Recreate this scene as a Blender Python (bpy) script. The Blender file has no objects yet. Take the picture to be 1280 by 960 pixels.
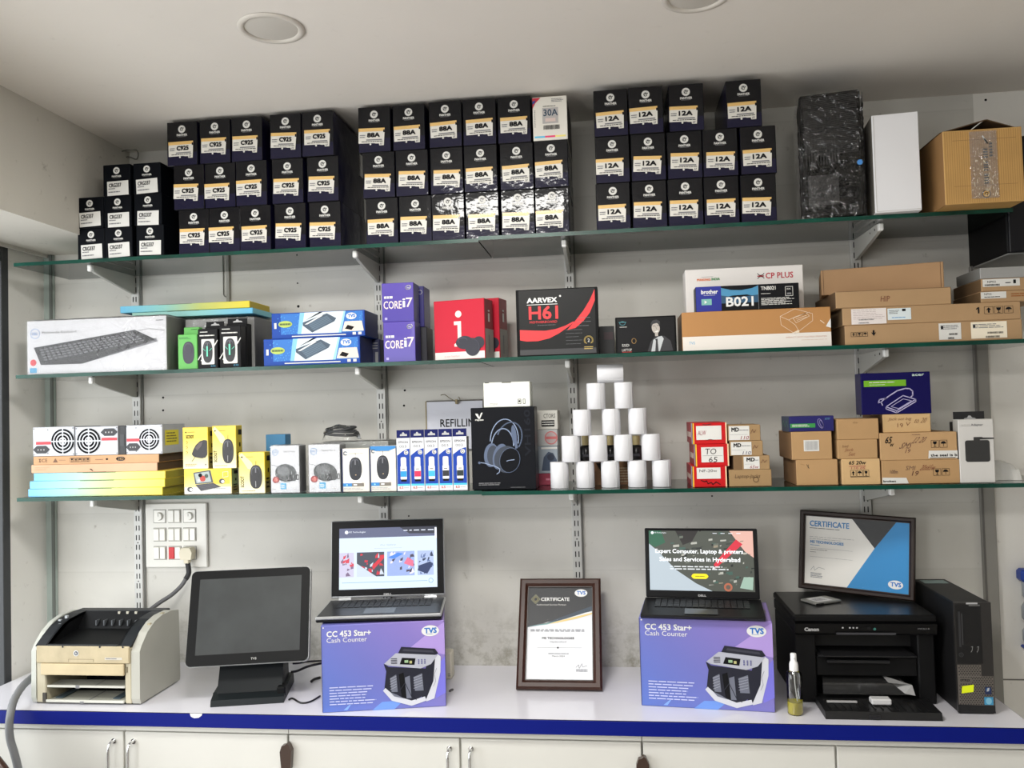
import bpy, math, random
from mathutils import Vector, Matrix
PI = math.pi
sc = bpy.context.scene
COL = sc.collection
random.seed(7)

# ------------------------------------------------------------------ camera
F_PX, RX, RY, RZ = 1037.88, .0314, .0277, .1222
CAM = Vector((0.4871, -2.875, 1.6329))
ROT = Matrix.Rotation(RZ, 3, 'Z') @ Matrix.Rotation(RX, 3, 'X') @ Matrix.Rotation(RY, 3, 'Y')
cd = bpy.data.cameras.new('camera'); cam = bpy.data.objects.new('camera', cd); COL.objects.link(cam)
cd.sensor_width = 36; cd.lens = F_PX / 1280 * 36; cd.clip_start = .02
m3 = Matrix((ROT.col[0], ROT.col[2], -ROT.col[1])).transposed()
cam.matrix_world = Matrix.Translation(CAM) @ m3.to_4x4()
sc.camera = cam

def U(px, py, **k):
    """where the line of sight through a pixel of the photograph meets a real plane (X=, Y= or Z= in metres)"""
    d = ROT @ Vector(((px - 640) / F_PX, 1, -(py - 480) / F_PX))
    a, v = list(k.items())[0]; i = 'XYZ'.index(a)
    return CAM + d * ((v - CAM[i]) / d[i])

# ------------------------------------------------------------------ light
sc.view_settings.view_transform = 'Standard'; sc.view_settings.look = 'None'
sc.view_settings.gamma = 1; sc.view_settings.exposure = 0.06; sc.view_settings.use_curve_mapping = False
w = bpy.data.worlds.new('daylight'); sc.world = w; w.use_nodes = True
bg = w.node_tree.nodes['Background']; bg.inputs[0].default_value = (.95, .95, 1, 1); bg.inputs[1].default_value = 1.6
def area(name, loc, aim, sx, sy, power, col=(1, 1, 1)):
    l = bpy.data.lights.new(name, 'AREA'); l.shape = 'RECTANGLE'; l.size = sx; l.size_y = sy; l.energy = power; l.color = col
    o = bpy.data.objects.new(name, l); COL.objects.link(o); o.location = loc
    o.rotation_euler = (Vector(aim) - Vector(loc)).to_track_quat('-Z', 'Y').to_euler(); return o
area('ceiling_panel_light', (.0, -1.63, 2.615), (.0, -1.60, 0), .55, .40, 36, (1, .98, .94))
area('rear_fill_light', (.3, -3.6, 2.615), (.3, -3.0, 0), 1.2, .6, 58, (1, .98, .94))  # added overhead fill behind the camera, brightens the box fronts and wall
area('window_daylight', (-1.95, -1.6, 1.25), (.6, -.5, 1.2), 2.2, 1.9, 34, (.96, .98, 1))
area('door_daylight', (-1.9, -4.6, 1.5), (.2, 0, 1.45), 1.6, 1.9, 92, (.98, .99, 1))

# ------------------------------------------------------------------ materials
def lin(c):
    return tuple(((v / 255) / 12.92 if v / 255 <= .04045 else ((v / 255 + .055) / 1.055) ** 2.4) for v in c) + (1,)
_M = {}
def mat(rgb, rough=.55, metal=0, coat=0, bump=0, bscale=30, var=0, emit=0, spec=.5, name=None):
    key = (tuple(rgb), rough, metal, coat, bump, bscale, var, emit, spec)
    if key in _M: return _M[key]
    m = bpy.data.materials.new(name or 'paint_%d_%d_%d' % tuple(rgb)); m.use_nodes = True
    nt = m.node_tree; b = nt.nodes['Principled BSDF']
    b.inputs['Base Color'].default_value = lin(rgb); b.inputs['Roughness'].default_value = rough
    b.inputs['Metallic'].default_value = metal; b.inputs['Coat Weight'].default_value = coat; b.inputs['Coat Roughness'].default_value = .08
    b.inputs['Specular IOR Level'].default_value = spec
    if emit:
        b.inputs['Emission Color'].default_value = lin(rgb); b.inputs['Emission Strength'].default_value = emit
        b.inputs['Base Color'].default_value = (.01, .01, .01, 1)
    if bump or var:
        tc = nt.nodes.new('ShaderNodeTexCoord'); n = nt.nodes.new('ShaderNodeTexNoise'); n.inputs['Scale'].default_value = bscale; n.inputs['Detail'].default_value = 4
        nt.links.new(tc.outputs['Object'], n.inputs['Vector'])
        if bump:
            bp = nt.nodes.new('ShaderNodeBump'); bp.inputs['Strength'].default_value = bump; bp.inputs['Distance'].default_value = .01
            nt.links.new(n.outputs['Fac'], bp.inputs['Height']); nt.links.new(bp.outputs[0], b.inputs['Normal'])
            if coat: nt.links.new(bp.outputs[0], b.inputs['Coat Normal'])
        if var:
            r = nt.nodes.new('ShaderNodeValToRGB'); r.color_ramp.elements[0].position = .3; r.color_ramp.elements[1].position = .7
            c = lin(rgb); r.color_ramp.elements[0].color = tuple(v * (1 - var) for v in c[:3]) + (1,); r.color_ramp.elements[1].color = tuple(min(1, v * (1 + var)) for v in c[:3]) + (1,)
            nt.links.new(n.outputs['Fac'], r.inputs[0]); nt.links.new(r.outputs[0], b.inputs['Base Color'])
    _M[key] = m; return m
def gradmat(name, stops, axis=(1, 0, 0), rough=.45, coat=0):
    m = bpy.data.materials.new(name); m.use_nodes = True; nt = m.node_tree; b = nt.nodes['Principled BSDF']
    b.inputs['Roughness'].default_value = rough; b.inputs['Coat Weight'].default_value = coat
    tc = nt.nodes.new('ShaderNodeTexCoord'); d = nt.nodes.new('ShaderNodeVectorMath'); d.operation = 'DOT_PRODUCT'; d.inputs[1].default_value = axis
    nt.links.new(tc.outputs['Generated'], d.inputs[0]); r = nt.nodes.new('ShaderNodeValToRGB')
    while len(r.color_ramp.elements) < len(stops): r.color_ramp.elements.new(.5)
    for e, (p, c) in zip(r.color_ramp.elements, stops): e.position = p; e.color = lin(c)
    nt.links.new(d.outputs['Value'], r.inputs[0]); nt.links.new(r.outputs[0], b.inputs['Base Color']); return m
def film(name, tint=(1, 1, 1), gloss=.12, rough=.1, bump=.0, bscale=12, fres=1.45, whiten=0):
    """thin clear sheet: see-through with a surface reflection"""
    m = bpy.data.materials.new(name); m.use_nodes = True; nt = m.node_tree; nt.nodes.clear()
    out = nt.nodes.new('ShaderNodeOutputMaterial'); mx = nt.nodes.new('ShaderNodeMixShader'); tr = nt.nodes.new('ShaderNodeBsdfTransparent'); gl = nt.nodes.new('ShaderNodeBsdfGlossy')
    tr.inputs[0].default_value = tuple(tint) + (1,); gl.inputs['Roughness'].default_value = rough; gl.inputs[0].default_value = (1, 1, 1, 1)
    fr = nt.nodes.new('ShaderNodeFresnel'); fr.inputs[0].default_value = fres
    ad = nt.nodes.new('ShaderNodeMath'); ad.operation = 'ADD'; ad.inputs[1].default_value = gloss; ad.use_clamp = True
    nt.links.new(fr.outputs[0], ad.inputs[0]); nt.links.new(ad.outputs[0], mx.inputs[0])
    src = tr
    if whiten:
        df = nt.nodes.new('ShaderNodeBsdfDiffuse'); df.inputs[0].default_value = (.85, .85, .85, 1); m2 = nt.nodes.new('ShaderNodeMixShader'); m2.inputs[0].default_value = whiten
        nt.links.new(tr.outputs[0], m2.inputs[1]); nt.links.new(df.outputs[0], m2.inputs[2]); src = m2
    nt.links.new(src.outputs[0], mx.inputs[1]); nt.links.new(gl.outputs[0], mx.inputs[2]); nt.links.new(mx.outputs[0], out.inputs[0])
    if bump:
        tc = nt.nodes.new('ShaderNodeTexCoord'); n = nt.nodes.new('ShaderNodeTexNoise'); n.inputs['Scale'].default_value = bscale; n.inputs['Distortion'].default_value = 1.5
        bp = nt.nodes.new('ShaderNodeBump'); bp.inputs['Strength'].default_value = bump; bp.inputs['Distance'].default_value = .02
        nt.links.new(tc.outputs['Object'], n.inputs['Vector']); nt.links.new(n.outputs['Fac'], bp.inputs['Height']); nt.links.new(bp.outputs[0], gl.inputs['Normal'])
    return m
def wallmat(name, rgb, seams=True, dirt=.12, scuff=.8):
    """painted plaster board: faint cloudy tone, fine scuffs, pale horizontal board joints"""
    m = bpy.data.materials.new(name); m.use_nodes = True; nt = m.node_tree; b = nt.nodes['Principled BSDF']; b.inputs['Roughness'].default_value = .75
    N = nt.nodes.new; Lk = nt.links.new
    tc = N('ShaderNodeTexCoord')
    n1 = N('ShaderNodeTexNoise'); n1.inputs['Scale'].default_value = 2.2; n1.inputs['Detail'].default_value = 5
    n2 = N('ShaderNodeTexNoise'); n2.inputs['Scale'].default_value = 26; n2.inputs['Detail'].default_value = 6; n2.inputs['Roughness'].default_value = .7
    for n in (n1, n2): Lk(tc.outputs['Object'], n.inputs['Vector'])
    r1 = N('ShaderNodeValToRGB'); c = lin(rgb)
    r1.color_ramp.elements[0].position = .35; r1.color_ramp.elements[1].position = .62
    r1.color_ramp.elements[0].color = tuple(v * (1 - dirt) for v in c[:3]) + (1,); r1.color_ramp.elements[1].color = c
    Lk(n1.outputs['Fac'], r1.inputs[0])
    r2 = N('ShaderNodeValToRGB'); r2.color_ramp.elements[0].position = .27; r2.color_ramp.elements[1].position = .38
    r2.color_ramp.elements[0].color = (.55, .53, .5, 1); r2.color_ramp.elements[1].color = (1, 1, 1, 1); Lk(n2.outputs['Fac'], r2.inputs[0])
    mx = N('ShaderNodeMixRGB'); mx.blend_type = 'MULTIPLY'; mx.inputs[0].default_value = scuff; Lk(r1.outputs[0], mx.inputs[1]); Lk(r2.outputs[0], mx.inputs[2])
    last = mx
    if seams:
        sp = N('ShaderNodeSeparateXYZ'); Lk(tc.outputs['Object'], sp.inputs[0])
        a = N('ShaderNodeMath'); a.operation = 'MULTIPLY'; a.inputs[1].default_value = 1 / .215; Lk(sp.outputs[2], a.inputs[0])
        fr = N('ShaderNodeMath'); fr.operation = 'FRACT'; Lk(a.outputs[0], fr.inputs[0])
        r3 = N('ShaderNodeValToRGB'); e = r3.color_ramp.elements; e[0].position = 0; e[0].color = (.86, .86, .85, 1); e[1].position = .03; e[1].color = (1, 1, 1, 1)
        e2 = e.new(.62); e2.color = (.95, .95, .945, 1); Lk(fr.outputs[0], r3.inputs[0])
        m2 = N('ShaderNodeMixRGB'); m2.blend_type = 'MULTIPLY'; m2.inputs[0].default_value = .8; Lk(mx.outputs[0], m2.inputs[1]); Lk(r3.outputs[0], m2.inputs[2])
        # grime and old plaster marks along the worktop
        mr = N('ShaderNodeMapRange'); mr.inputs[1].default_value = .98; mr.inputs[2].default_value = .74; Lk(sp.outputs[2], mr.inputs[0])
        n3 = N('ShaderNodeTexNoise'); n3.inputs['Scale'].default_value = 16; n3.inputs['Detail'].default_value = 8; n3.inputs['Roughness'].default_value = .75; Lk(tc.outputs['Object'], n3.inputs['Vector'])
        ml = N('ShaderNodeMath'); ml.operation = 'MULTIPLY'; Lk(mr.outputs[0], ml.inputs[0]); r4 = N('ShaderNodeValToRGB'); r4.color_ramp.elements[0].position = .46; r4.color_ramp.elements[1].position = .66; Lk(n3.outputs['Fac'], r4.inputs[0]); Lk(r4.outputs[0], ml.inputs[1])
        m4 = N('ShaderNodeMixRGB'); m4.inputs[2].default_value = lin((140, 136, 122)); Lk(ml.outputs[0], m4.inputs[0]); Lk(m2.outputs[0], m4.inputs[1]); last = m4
    Lk(last.outputs[0], b.inputs['Base Color'])
    bp = N('ShaderNodeBump'); bp.inputs['Strength'].default_value = .15; bp.inputs['Distance'].default_value = .004; Lk(n2.outputs['Fac'], bp.inputs['Height']); Lk(bp.outputs[0], b.inputs['Normal'])
    return m

WHITE = mat((226, 226, 224), .5); BLACK = mat((18, 18, 20), .4); INK = mat((14, 14, 17), .6, spec=.2)
PAPER = mat((216, 215, 210), .6); GREYINK = mat((120, 120, 122), .6); LGREY = mat((178, 178, 178), .5)
KRAFT = mat((176, 140, 100), .8, var=.06, bscale=18); KRAFT2 = mat((190, 154, 110), .8, var=.06, bscale=14); KRAFT_D = mat((150, 118, 84), .8, var=.06, bscale=16)
STEEL = mat((190, 190, 186), .35, metal=.9); CHROME = mat((225, 225, 225), .12, metal=1)

# ------------------------------------------------------------------ mesh builder
_T = {}
def glyphs(s):
    if s in _T: return _T[s]
    c = bpy.data.curves.new('t', 'FONT'); c.body = s; c.resolution_u = 2; c.size = 1
    o = bpy.data.objects.new('t', c); me = bpy.data.meshes.new_from_object(o)
    V = [(v.co.x, v.co.y) for v in me.vertices]; F = [tuple(p.vertices) for p in me.polygons]
    bpy.data.objects.remove(o); bpy.data.meshes.remove(me); bpy.data.curves.remove(c)
    x0 = min(v[0] for v in V); x1 = max(v[0] for v in V); y0 = min(v[1] for v in V); y1 = max(v[1] for v in V)
    _T[s] = ([((x - x0) / (x1 - x0 + 1e-9), (y - y0) / (y1 - y0 + 1e-9)) for x, y in V], F); return _T[s]

class MB:
    def __init__(s): s.cnt = 0; s.V = []; s.F = []; s.I = []; s.S = []; s.mats = []; s.T = None
    def mi(s, m):
        if m not in s.mats: s.mats.append(m)
        return s.mats.index(m)
    def add(s, V, F, m, smooth=False):
        n = len(s.V); i = s.mi(m)
        for v in V:
            v = Vector(v)
            if s.T is not None: v = s.T @ v
            s.V.append(tuple(v))
        for f in F: s.F.append([n + k for k in f]); s.I.append(i); s.S.append(smooth)
        return s
    def box(s, x0, y0, z0, x1, y1, z1, m, b=0.0):
        if x0 > x1: x0, x1 = x1, x0
        if y0 > y1: y0, y1 = y1, y0
        if z0 > z1: z0, z1 = z1, z0
        b = min(b, (x1 - x0) * .45, (y1 - y0) * .45, (z1 - z0) * .45)
        if b <= 0:
            V = [(x, y, z) for z in (z0, z1) for y in (y0, y1) for x in (x0, x1)]
            return s.add(V, [(0, 2, 3, 1), (4, 5, 7, 6), (0, 1, 5, 4), (2, 6, 7, 3), (0, 4, 6, 2), (1, 3, 7, 5)], m)
        X = (x0, x1); Y = (y0, y1); Z = (z0, z1); V = []; idx = {}
        for i in (0, 1):
            for j in (0, 1):
                for k in (0, 1):
                    bx = b if i == 0 else -b; by = b if j == 0 else -b; bz = b if k == 0 else -b
                    for a, p in enumerate([(X[i], Y[j] + by, Z[k] + bz), (X[i] + bx, Y[j], Z[k] + bz), (X[i] + bx, Y[j] + by, Z[k])]):
                        idx[i, j, k, a] = len(V); V.append(p)
        F = []
        for a in range(3):
            o = [q for q in range(3) if q != a]
            for e in (0, 1):
                f = []
                for p, q in ((0, 0), (1, 0), (1, 1), (0, 1)):
                    c = [0, 0, 0]; c[a] = e; c[o[0]] = p; c[o[1]] = q; f.append(idx[c[0], c[1], c[2], a])
                F.append(tuple(f))
            for p in (0, 1):
                for q in (0, 1):
                    c0 = [0, 0, 0]; c0[o[0]] = p; c0[o[1]] = q; c1 = list(c0); c1[a] = 1
                    F.append((idx[(*c0, o[0])], idx[(*c0, o[1])], idx[(*c1, o[1])], idx[(*c1, o[0])]))
        for i in (0, 1):
            for j in (0, 1):
                for k in (0, 1): F.append(tuple(idx[i, j, k, a] for a in range(3)))
        # orient outward
        cx = Vector(((x0 + x1) / 2, (y0 + y1) / 2, (z0 + z1) / 2)); G = []
        for f in F:
            P = [Vector(V[k]) for k in f]; nrm = (P[1] - P[0]).cross(P[2] - P[0]); c = sum(P, Vector()) / len(P)
            G.append(f if nrm.dot(c - cx) > 0 else f[::-1])
        return s.add(V, G, m)
    def prism(s, prof, x0, x1, m, axis='X', smooth=False):
        """profile of (a, b) points extruded: axis X -> (y, z), axis Y -> (x, z), axis Z -> (x, y)"""
        n = len(prof)
        def P(a, b, t): return (t, a, b) if axis == 'X' else (a, t, b) if axis == 'Y' else (a, b, t)
        V = [P(a, b, x0) for a, b in prof] + [P(a, b, x1) for a, b in prof]
        F = [tuple(range(n)), tuple(range(2 * n - 1, n - 1, -1))] + [(i, n + i, n + (i + 1) % n, (i + 1) % n) for i in range(n)]
        return s.add(V, F, m, smooth)
    def tube(s, pts, r, m, seg=8, sm=4):
        P = [Vector(p) for p in pts]
        if sm > 1 and len(P) > 2:
            Q = []
            for i in range(len(P) - 1):
                a = P[max(i - 1, 0)]; b = P[i]; c = P[i + 1]; d = P[min(i + 2, len(P) - 1)]
                for k in range(sm):
                    t = k / sm; Q.append(.5 * ((2 * b) + (c - a) * t + (2 * a - 5 * b + 4 * c - d) * t * t + (3 * b - a - 3 * c + d) * t ** 3))
            Q.append(P[-1]); P = Q
        V = []; F = []; up = None
        for i, p in enumerate(P):
            t = (P[min(i + 1, len(P) - 1)] - P[max(i - 1, 0)]).normalized()
            if up is None: up = t.orthogonal().normalized()
            up = (up - t * up.dot(t)).normalized(); w_ = t.cross(up)
            rr = r(i / (len(P) - 1)) if callable(r) else r
            for k in range(seg):
                a = 2 * PI * k / seg; V.append(p + (up * math.cos(a) + w_ * math.sin(a)) * rr)
        for i in range(len(P) - 1):
            for k in range(seg):
                a = i * seg + k; b = i * seg + (k + 1) % seg; F.append((a, b, b + seg, a + seg))
        F.append(tuple(range(seg))[::-1]); F.append(tuple(range(len(V) - seg, len(V))))
        return s.add(V, F, m, True)
    def cyl(s, p0, p1, r, m, seg=20): 
        p0 = Vector(p0); p1 = Vector(p1); t = (p1 - p0).normalized(); u = t.orthogonal().normalized(); v = t.cross(u)
        r0, r1 = r if isinstance(r, tuple) else (r, r)
        R0 = [p0 + (u * math.cos(2 * PI * k / seg) + v * math.sin(2 * PI * k / seg)) * r0 for k in range(seg)]
        R1 = [p1 + (u * math.cos(2 * PI * k / seg) + v * math.sin(2 * PI * k / seg)) * r1 for k in range(seg)]
        s.add(R0 + R1, [(k, (k + 1) % seg, seg + (k + 1) % seg, seg + k) for k in range(seg)], m, True)
        s.add(R0, [tuple(range(seg))[::-1]], m); s.add(R1, [tuple(range(seg))], m); return s
    def lathe(s, prof, m, c=(0, 0, 0), seg=24, smooth=True):
        V = []; F = []; n = len(prof)
        for r, z in prof:
            for k in range(seg): a = 2 * PI * k / seg; V.append((c[0] + r * math.cos(a), c[1] + r * math.sin(a), c[2] + z))
        for i in range(n - 1):
            for k in range(seg): a = i * seg + k; b = i * seg + (k + 1) % seg; F.append((a, b, b + seg, a + seg))
        return s.add(V, F, m, smooth)
    # ---- flat printing on a face: fractions u (right) and v (up)
    def face(s, O, u, v, W, H, n=None):
        s.O = Vector(O); s.u = Vector(u).normalized(); s.v = Vector(v).normalized(); s.n = s.u.cross(s.v) if n is None else Vector(n); s.W = W; s.H = H; s.lay = 0; return s
    def pt(s, a, b, l): return s.O + s.u * (a * s.W) + s.v * (b * s.H) + s.n * (.0004 * (l + 1 + .085 * (s.cnt % 10)))
    def poly(s, pts, m, l=0):
        s.cnt += 1; return s.add([s.pt(a, b, l) for a, b in pts], [tuple(range(len(pts)))], m)
    def rect(s, a, b, c, d, m, l=0): return s.poly([(a, b), (c, b), (c, d), (a, d)], m, l)
    def rrect(s, a, b, c, d, r, m, l=0):
        rx = r; ry = r * s.W / s.H; P = []
        for cx, cy, q in ((c - rx, d - ry, 0), (a + rx, d - ry, 1), (a + rx, b + ry, 2), (c - rx, b + ry, 3)):
            for k in range(5): t = (q + k / 4) * PI / 2; P.append((cx + rx * math.cos(t), cy + ry * math.sin(t)))
        return s.poly(P, m, l)
    def ell(s, a, b, ra, m, l=0, rb=None, rot=0, seg=24, arc=(0, 2 * PI)):
        rb = ra * s.W / s.H if rb is None else rb; P = []
        k_ = s.W / s.H
        for k in range(seg):
            t = arc[0] + (arc[1] - arc[0]) * k / (seg if arc[1] - arc[0] > 6.2 else seg - 1); x = ra * math.cos(t); y = rb / k_ * math.sin(t)
            P.append((a + x * math.cos(rot) - y * math.sin(rot), b + (x * math.sin(rot) + y * math.cos(rot)) * k_))
        return s.poly(P, m, l)
    def arc(s, a, b, ra, m, w_, l=0, rb=None, rot=0, t0=0, t1=2 * PI, seg=20):
        rb = ra * s.W / s.H if rb is None else rb; k_ = s.W / s.H; P = []
        for k in range(seg + 1):
            t = t0 + (t1 - t0) * k / seg; x = ra * math.cos(t); y = rb / k_ * math.sin(t)
            P.append((a + x * math.cos(rot) - y * math.sin(rot), b + (x * math.sin(rot) + y * math.cos(rot)) * k_))
        return s.line(P, w_, m, l)
    def line(s, P, w_, m, l=0):
        """stroke; w_ in metres"""
        for (a, b), (c, d) in zip(P[:-1], P[1:]):
            p = s.pt(a, b, l); q = s.pt(c, d, l); t = q - p
            if t.length < 1e-7: continue
            t.normalize(); k = s.n.cross(t) * (w_ / 2); e = t * (w_ * .3)
            s.add([p - k - e, q - k + e, q + k + e, p + k - e], [(0, 1, 2, 3)], m)
        return s
    def text(s, t, a, b, c, d, m, l=1, shear=0, bold=0):
        V, F = glyphs(t)
        offs = [(0, 0)] if not bold else [(0, 0), (bold, 0), (0, bold * s.W / s.H), (bold, bold * s.W / s.H)]
        for i, (ox, oy) in enumerate(offs):
            s.add([s.pt(a + ox + x * (c - a) + shear * y * (d - b) * s.H / s.W, b + oy + y * (d - b), l + .02 * i) for x, y in V], F, m)
        return s
    def micro(s, a, b, c, d, n, m, l=1, fill=.45, words=5, ragged=.3, rnd=None):
        """lines of print too small to read"""
        R = random.Random(int((a + b * 3 + c * 7) * 1000) + n)
        for i in range(n):
            y = d - (d - b) * (i + .5) / n; h = (d - b) / n * fill; x = a; end = c - (c - a) * R.random() * ragged
            while x < end:
                wl = (c - a) / words * (.4 + R.random() * .8); xe = min(x + wl, end)
                s.rect(x, y - h / 2, xe, y + h / 2, m, l); x = xe + (c - a) * .02
        return s
    def barcode(s, a, b, c, d, m, l=1):
        R = random.Random(3); x = a
        while x < c: wl = (c - a) * (.008 + R.random() * .025); s.rect(x, b, min(x + wl, c), d, m, l); x += wl + (c - a) * (.008 + R.random() * .02)
        return s
    def build(s, name, parent=None, loc=None, rz=0, origin=None):
        me = bpy.data.meshes.new(name); o_ = Vector(origin) if origin is not None else Vector((0, 0, 0))
        me.from_pydata([tuple(Vector(v) - o_) for v in s.V], [], s.F)
        for m in s.mats: me.materials.append(m)
        me.polygons.foreach_set('material_index', s.I); me.polygons.foreach_set('use_smooth', s.S); me.update()
        o = bpy.data.objects.new(name, me); COL.objects.link(o)
        if parent: o.parent = parent
        if loc is not None: o.location = Vector(loc)
        elif origin is not None: o.location = o_
        if rz: o.rotation_euler.z = rz
        return o
def tag(o, label, cat, group=None):
    o['label'] = label; o['category'] = cat
    if group: o['group'] = group
    return o
def thing(name, label, cat, loc=(0, 0, 0), rz=0, group=None):
    o = bpy.data.objects.new(name, None); COL.objects.link(o); o.empty_display_size = .05; o.location = loc; o.rotation_euler = (0, 0, rz)
    return tag(o, label, cat, group)
def struct(o): o['kind'] = 'structure'; return o
def dup(root, loc, rz, label, group=None):
    r = root.copy(); COL.objects.link(r); r.location = loc; r.rotation_euler = (0, 0, rz); r['label'] = label
    if group: r['group'] = group
    for ch in list(root.children):
        c = ch.copy(); COL.objects.link(c); c.parent = r
        for g in list(ch.children):
            d = g.copy(); COL.objects.link(d); d.parent = c
    return r
ORD = ['first', 'second', 'third', 'fourth', 'fifth', 'sixth', 'seventh']

# ------------------------------------------------------------------ setting
Z1, Z2, Z3, ZC, ZE = 2.1643, 1.7846, 1.3722, 0.75, 2.632
GT = .012
S1, S2, S3 = Z1 + GT, Z2 + GT, Z3 + GT
YL, YR, YC = -.308, -.334, -.4927
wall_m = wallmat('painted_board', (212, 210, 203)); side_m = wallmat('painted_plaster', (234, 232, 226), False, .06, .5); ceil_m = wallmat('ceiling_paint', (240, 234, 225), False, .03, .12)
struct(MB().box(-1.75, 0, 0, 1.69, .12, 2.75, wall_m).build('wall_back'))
struct(MB().box(1.69, 0, 0, 3.4, .12, 2.75, side_m).box(1.692, -.002, .72, 3.4, 0, .724, mat((120, 118, 112), .7)).box(1.92, -.002, 2.35, 1.923, 0, 2.63, mat((150, 146, 138), .7)).build('wall_back_right'))
struct(MB().box(-1.75, -.20, 0, -1.62, 0, ZE, side_m).build('wall_left'))
struct(MB().box(3.4, -5.5, 0, 3.52, .12, 2.75, side_m).build('wall_right'))
struct(MB().box(-2.2, -5.5, ZE, 3.52, .12, 2.75, ceil_m).build('ceiling'))
struct(MB().box(-2.2, -5.62, 0, 3.52, -5.5, 2.75, mat((112, 108, 102), .8)).build('wall_front'))
struct(MB().box(-1.75, -5.5, 0, -1.62, -2.85, ZE, side_m).build('wall_left_front'))
struct(MB().box(-3.5, -6, -.1, 3.52, .12, 0, mat((150, 146, 140), .35, var=.1, bscale=3)).build('floor'))
struct(MB().box(-1.95, -5.5, 2.262, -1.28, 0, ZE, wallmat('beam_paint', (206, 202, 192), False, .08)).build('trim_1'))
fr = mat((62, 64, 66), .5, metal=.3)
wf = MB().box(-1.72, -.236, 0, -1.618, -.20, 2.262, fr, .002).box(-1.72, -1.5, 2.20, -1.618, -.236, 2.262, fr).box(-1.72, -1.55, 0, -1.60, -1.49, 2.262, fr).box(-1.72, -2.85, 0, -1.60, -2.79, 2.262, fr).box(-1.72, -2.8, 2.20, -1.60, -1.5, 2.262, fr)
wf = struct(wf.build('window_1'))
p = MB().add([(-1.66, -1.5, 0), (-1.66, -.23, 0), (-1.66, -.23, 2.2), (-1.66, -1.5, 2.2)], [(0, 1, 2, 3)], film('window_glass', (.97, .99, .98), .02)); p.build('window_pane', wf)
# thin electrical channel running along the underside of the beam
struct(MB().box(-1.61, -.9, 2.250, -1.598, -.02, 2.262, mat((205, 202, 194), .5)).build('trim_2'))
postm = mat((172, 184, 178), .5, var=.06, bscale=8)
struct(MB().box(-1.648, -.015, 0, -1.585, 0, 2.26, postm, .002).box(-1.594, -.022, 0, -1.585, -.015, 2.26, mat((110, 116, 112), .5)).build('trim_3'))
struct(MB().box(1.652, -.02, 0, 1.694, 0, 2.06, mat((140, 138, 132), .5, var=.05, bscale=8), .002).box(1.652, -.022, 0, 1.658, -.02, 2.06, mat((96, 94, 90), .5)).build('trim_4'))
# wall joint cover strip with a slotted strap

# ------------------------------------------------------------------ slotted uprights, brackets, glass shelves
up_m = mat((196, 196, 192), .45, metal=.1); br_m = mat((186, 186, 180), .42, metal=.1); capm = mat((225, 225, 222), .35)
UX = [-1.258, -.333, .345, 1.297]
where = ['far left', 'left of centre', 'right of centre', 'far right']
def make_upright():
    m = MB(); m.box(-.0165, -.014, .86, .0165, 0, 2.40, up_m, .002)
    m.face((-.0165, -.014, .86), (1, 0, 0), (0, 0, 1), .033, 1.54)
    z = .02; k = 0
    while z < 1.5:
        for u in (.32, .66): m.rect(u - .05, z / 1.54, u + .05, (z + .019) / 1.54, INK)
        if k % 4 == 0: m.ell(.49, (z + .026) / 1.54, .07, INK)
        z += .035; k += 1
    m.box(.0165, -.006, .86, .022, 0, 2.40, mat((128, 128, 124), .5))  # darker strip standing in for the shadow along the upright's right edge
    return m.build('shelf_upright')
up0 = make_upright()
for i, x in enumerate(UX):
    o = up0 if i == 0 else up0.copy()
    if i: COL.objects.link(o)
    o.location = (x, 0, 0); tag(o, 'grey slotted steel upright on the wall, %s of the four' % ['leftmost', 'second from the left', 'third from the left', 'rightmost'][i], 'shelf upright', 'slotted uprights on the back wall')
def make_bracket():
    r = thing('shelf_bracket', '', 'shelf bracket')
    m = MB(); m.prism([(-.016, 0), (-.265, 0), (-.272, -.006), (-.268, -.020), (-.245, -.028), (-.03, -.066), (-.016, -.066)], -.005, .005, br_m)
    m.box(-.007, -.262, -.003, .007, -.02, -.0005, br_m)
    m.cyl((-.0052, -.235, -.012), (-.0056, -.235, -.012), .004, INK, 10); m.cyl((-.0052, -.19, -.013), (-.0056, -.19, -.013), .003, INK, 10)
    m.build('arm', r); MB().box(-.0075, -.283, -.024, .0075, -.264, -.001, capm, .003).build('end_cap', r)
    return r
bk0 = make_bracket(); first = True
for sz, sn in ((Z1, 'top'), (Z2, 'middle'), (Z3, 'bottom')):
    for i, x in enumerate(UX):
        lb = 'grey steel bracket under the %s glass shelf on the %s upright' % (sn, ['leftmost', 'second', 'third', 'rightmost'][i])
        if first: o = bk0; o['label'] = lb; o['group'] = 'brackets under the glass shelves'; o.location = (x, 0, sz); first = False
        else: o = dup(bk0, (x, 0, sz), 0, lb, 'brackets under the glass shelves')
glass_m = film('shelf_glass', (.90, .945, .925), .03, .03); gedge = mat((6, 62, 50), .25, spec=.4, var=.45, bscale=6, name='glass_edge_green')
def pane(x0, x1, y0, y1, z, lb, g):
    m = MB(); V = [(x0, y0, z), (x1, y0, z), (x1, y1, z), (x0, y1, z), (x0, y0, z + GT), (x1, y0, z + GT), (x1, y1, z + GT), (x0, y1, z + GT)]
    m.add(V, [(3, 2, 1, 0), (4, 5, 6, 7)], glass_m); m.add(V, [(0, 1, 5, 4), (1, 2, 6, 5), (2, 3, 7, 6), (3, 0, 4, 7)], gedge)
    c = Vector(((x0 + x1) / 2, (y0 + y1) / 2, z)); o = m.build('glass_shelf', origin=c); return tag(o, lb, 'glass shelf', 'glass shelf panes')
XJ1 = U(599, 303, Y=YL).x; XJ2 = U(602, 452, Y=YL).x; XJ3 = U(603, 615, Y=YL).x
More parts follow.
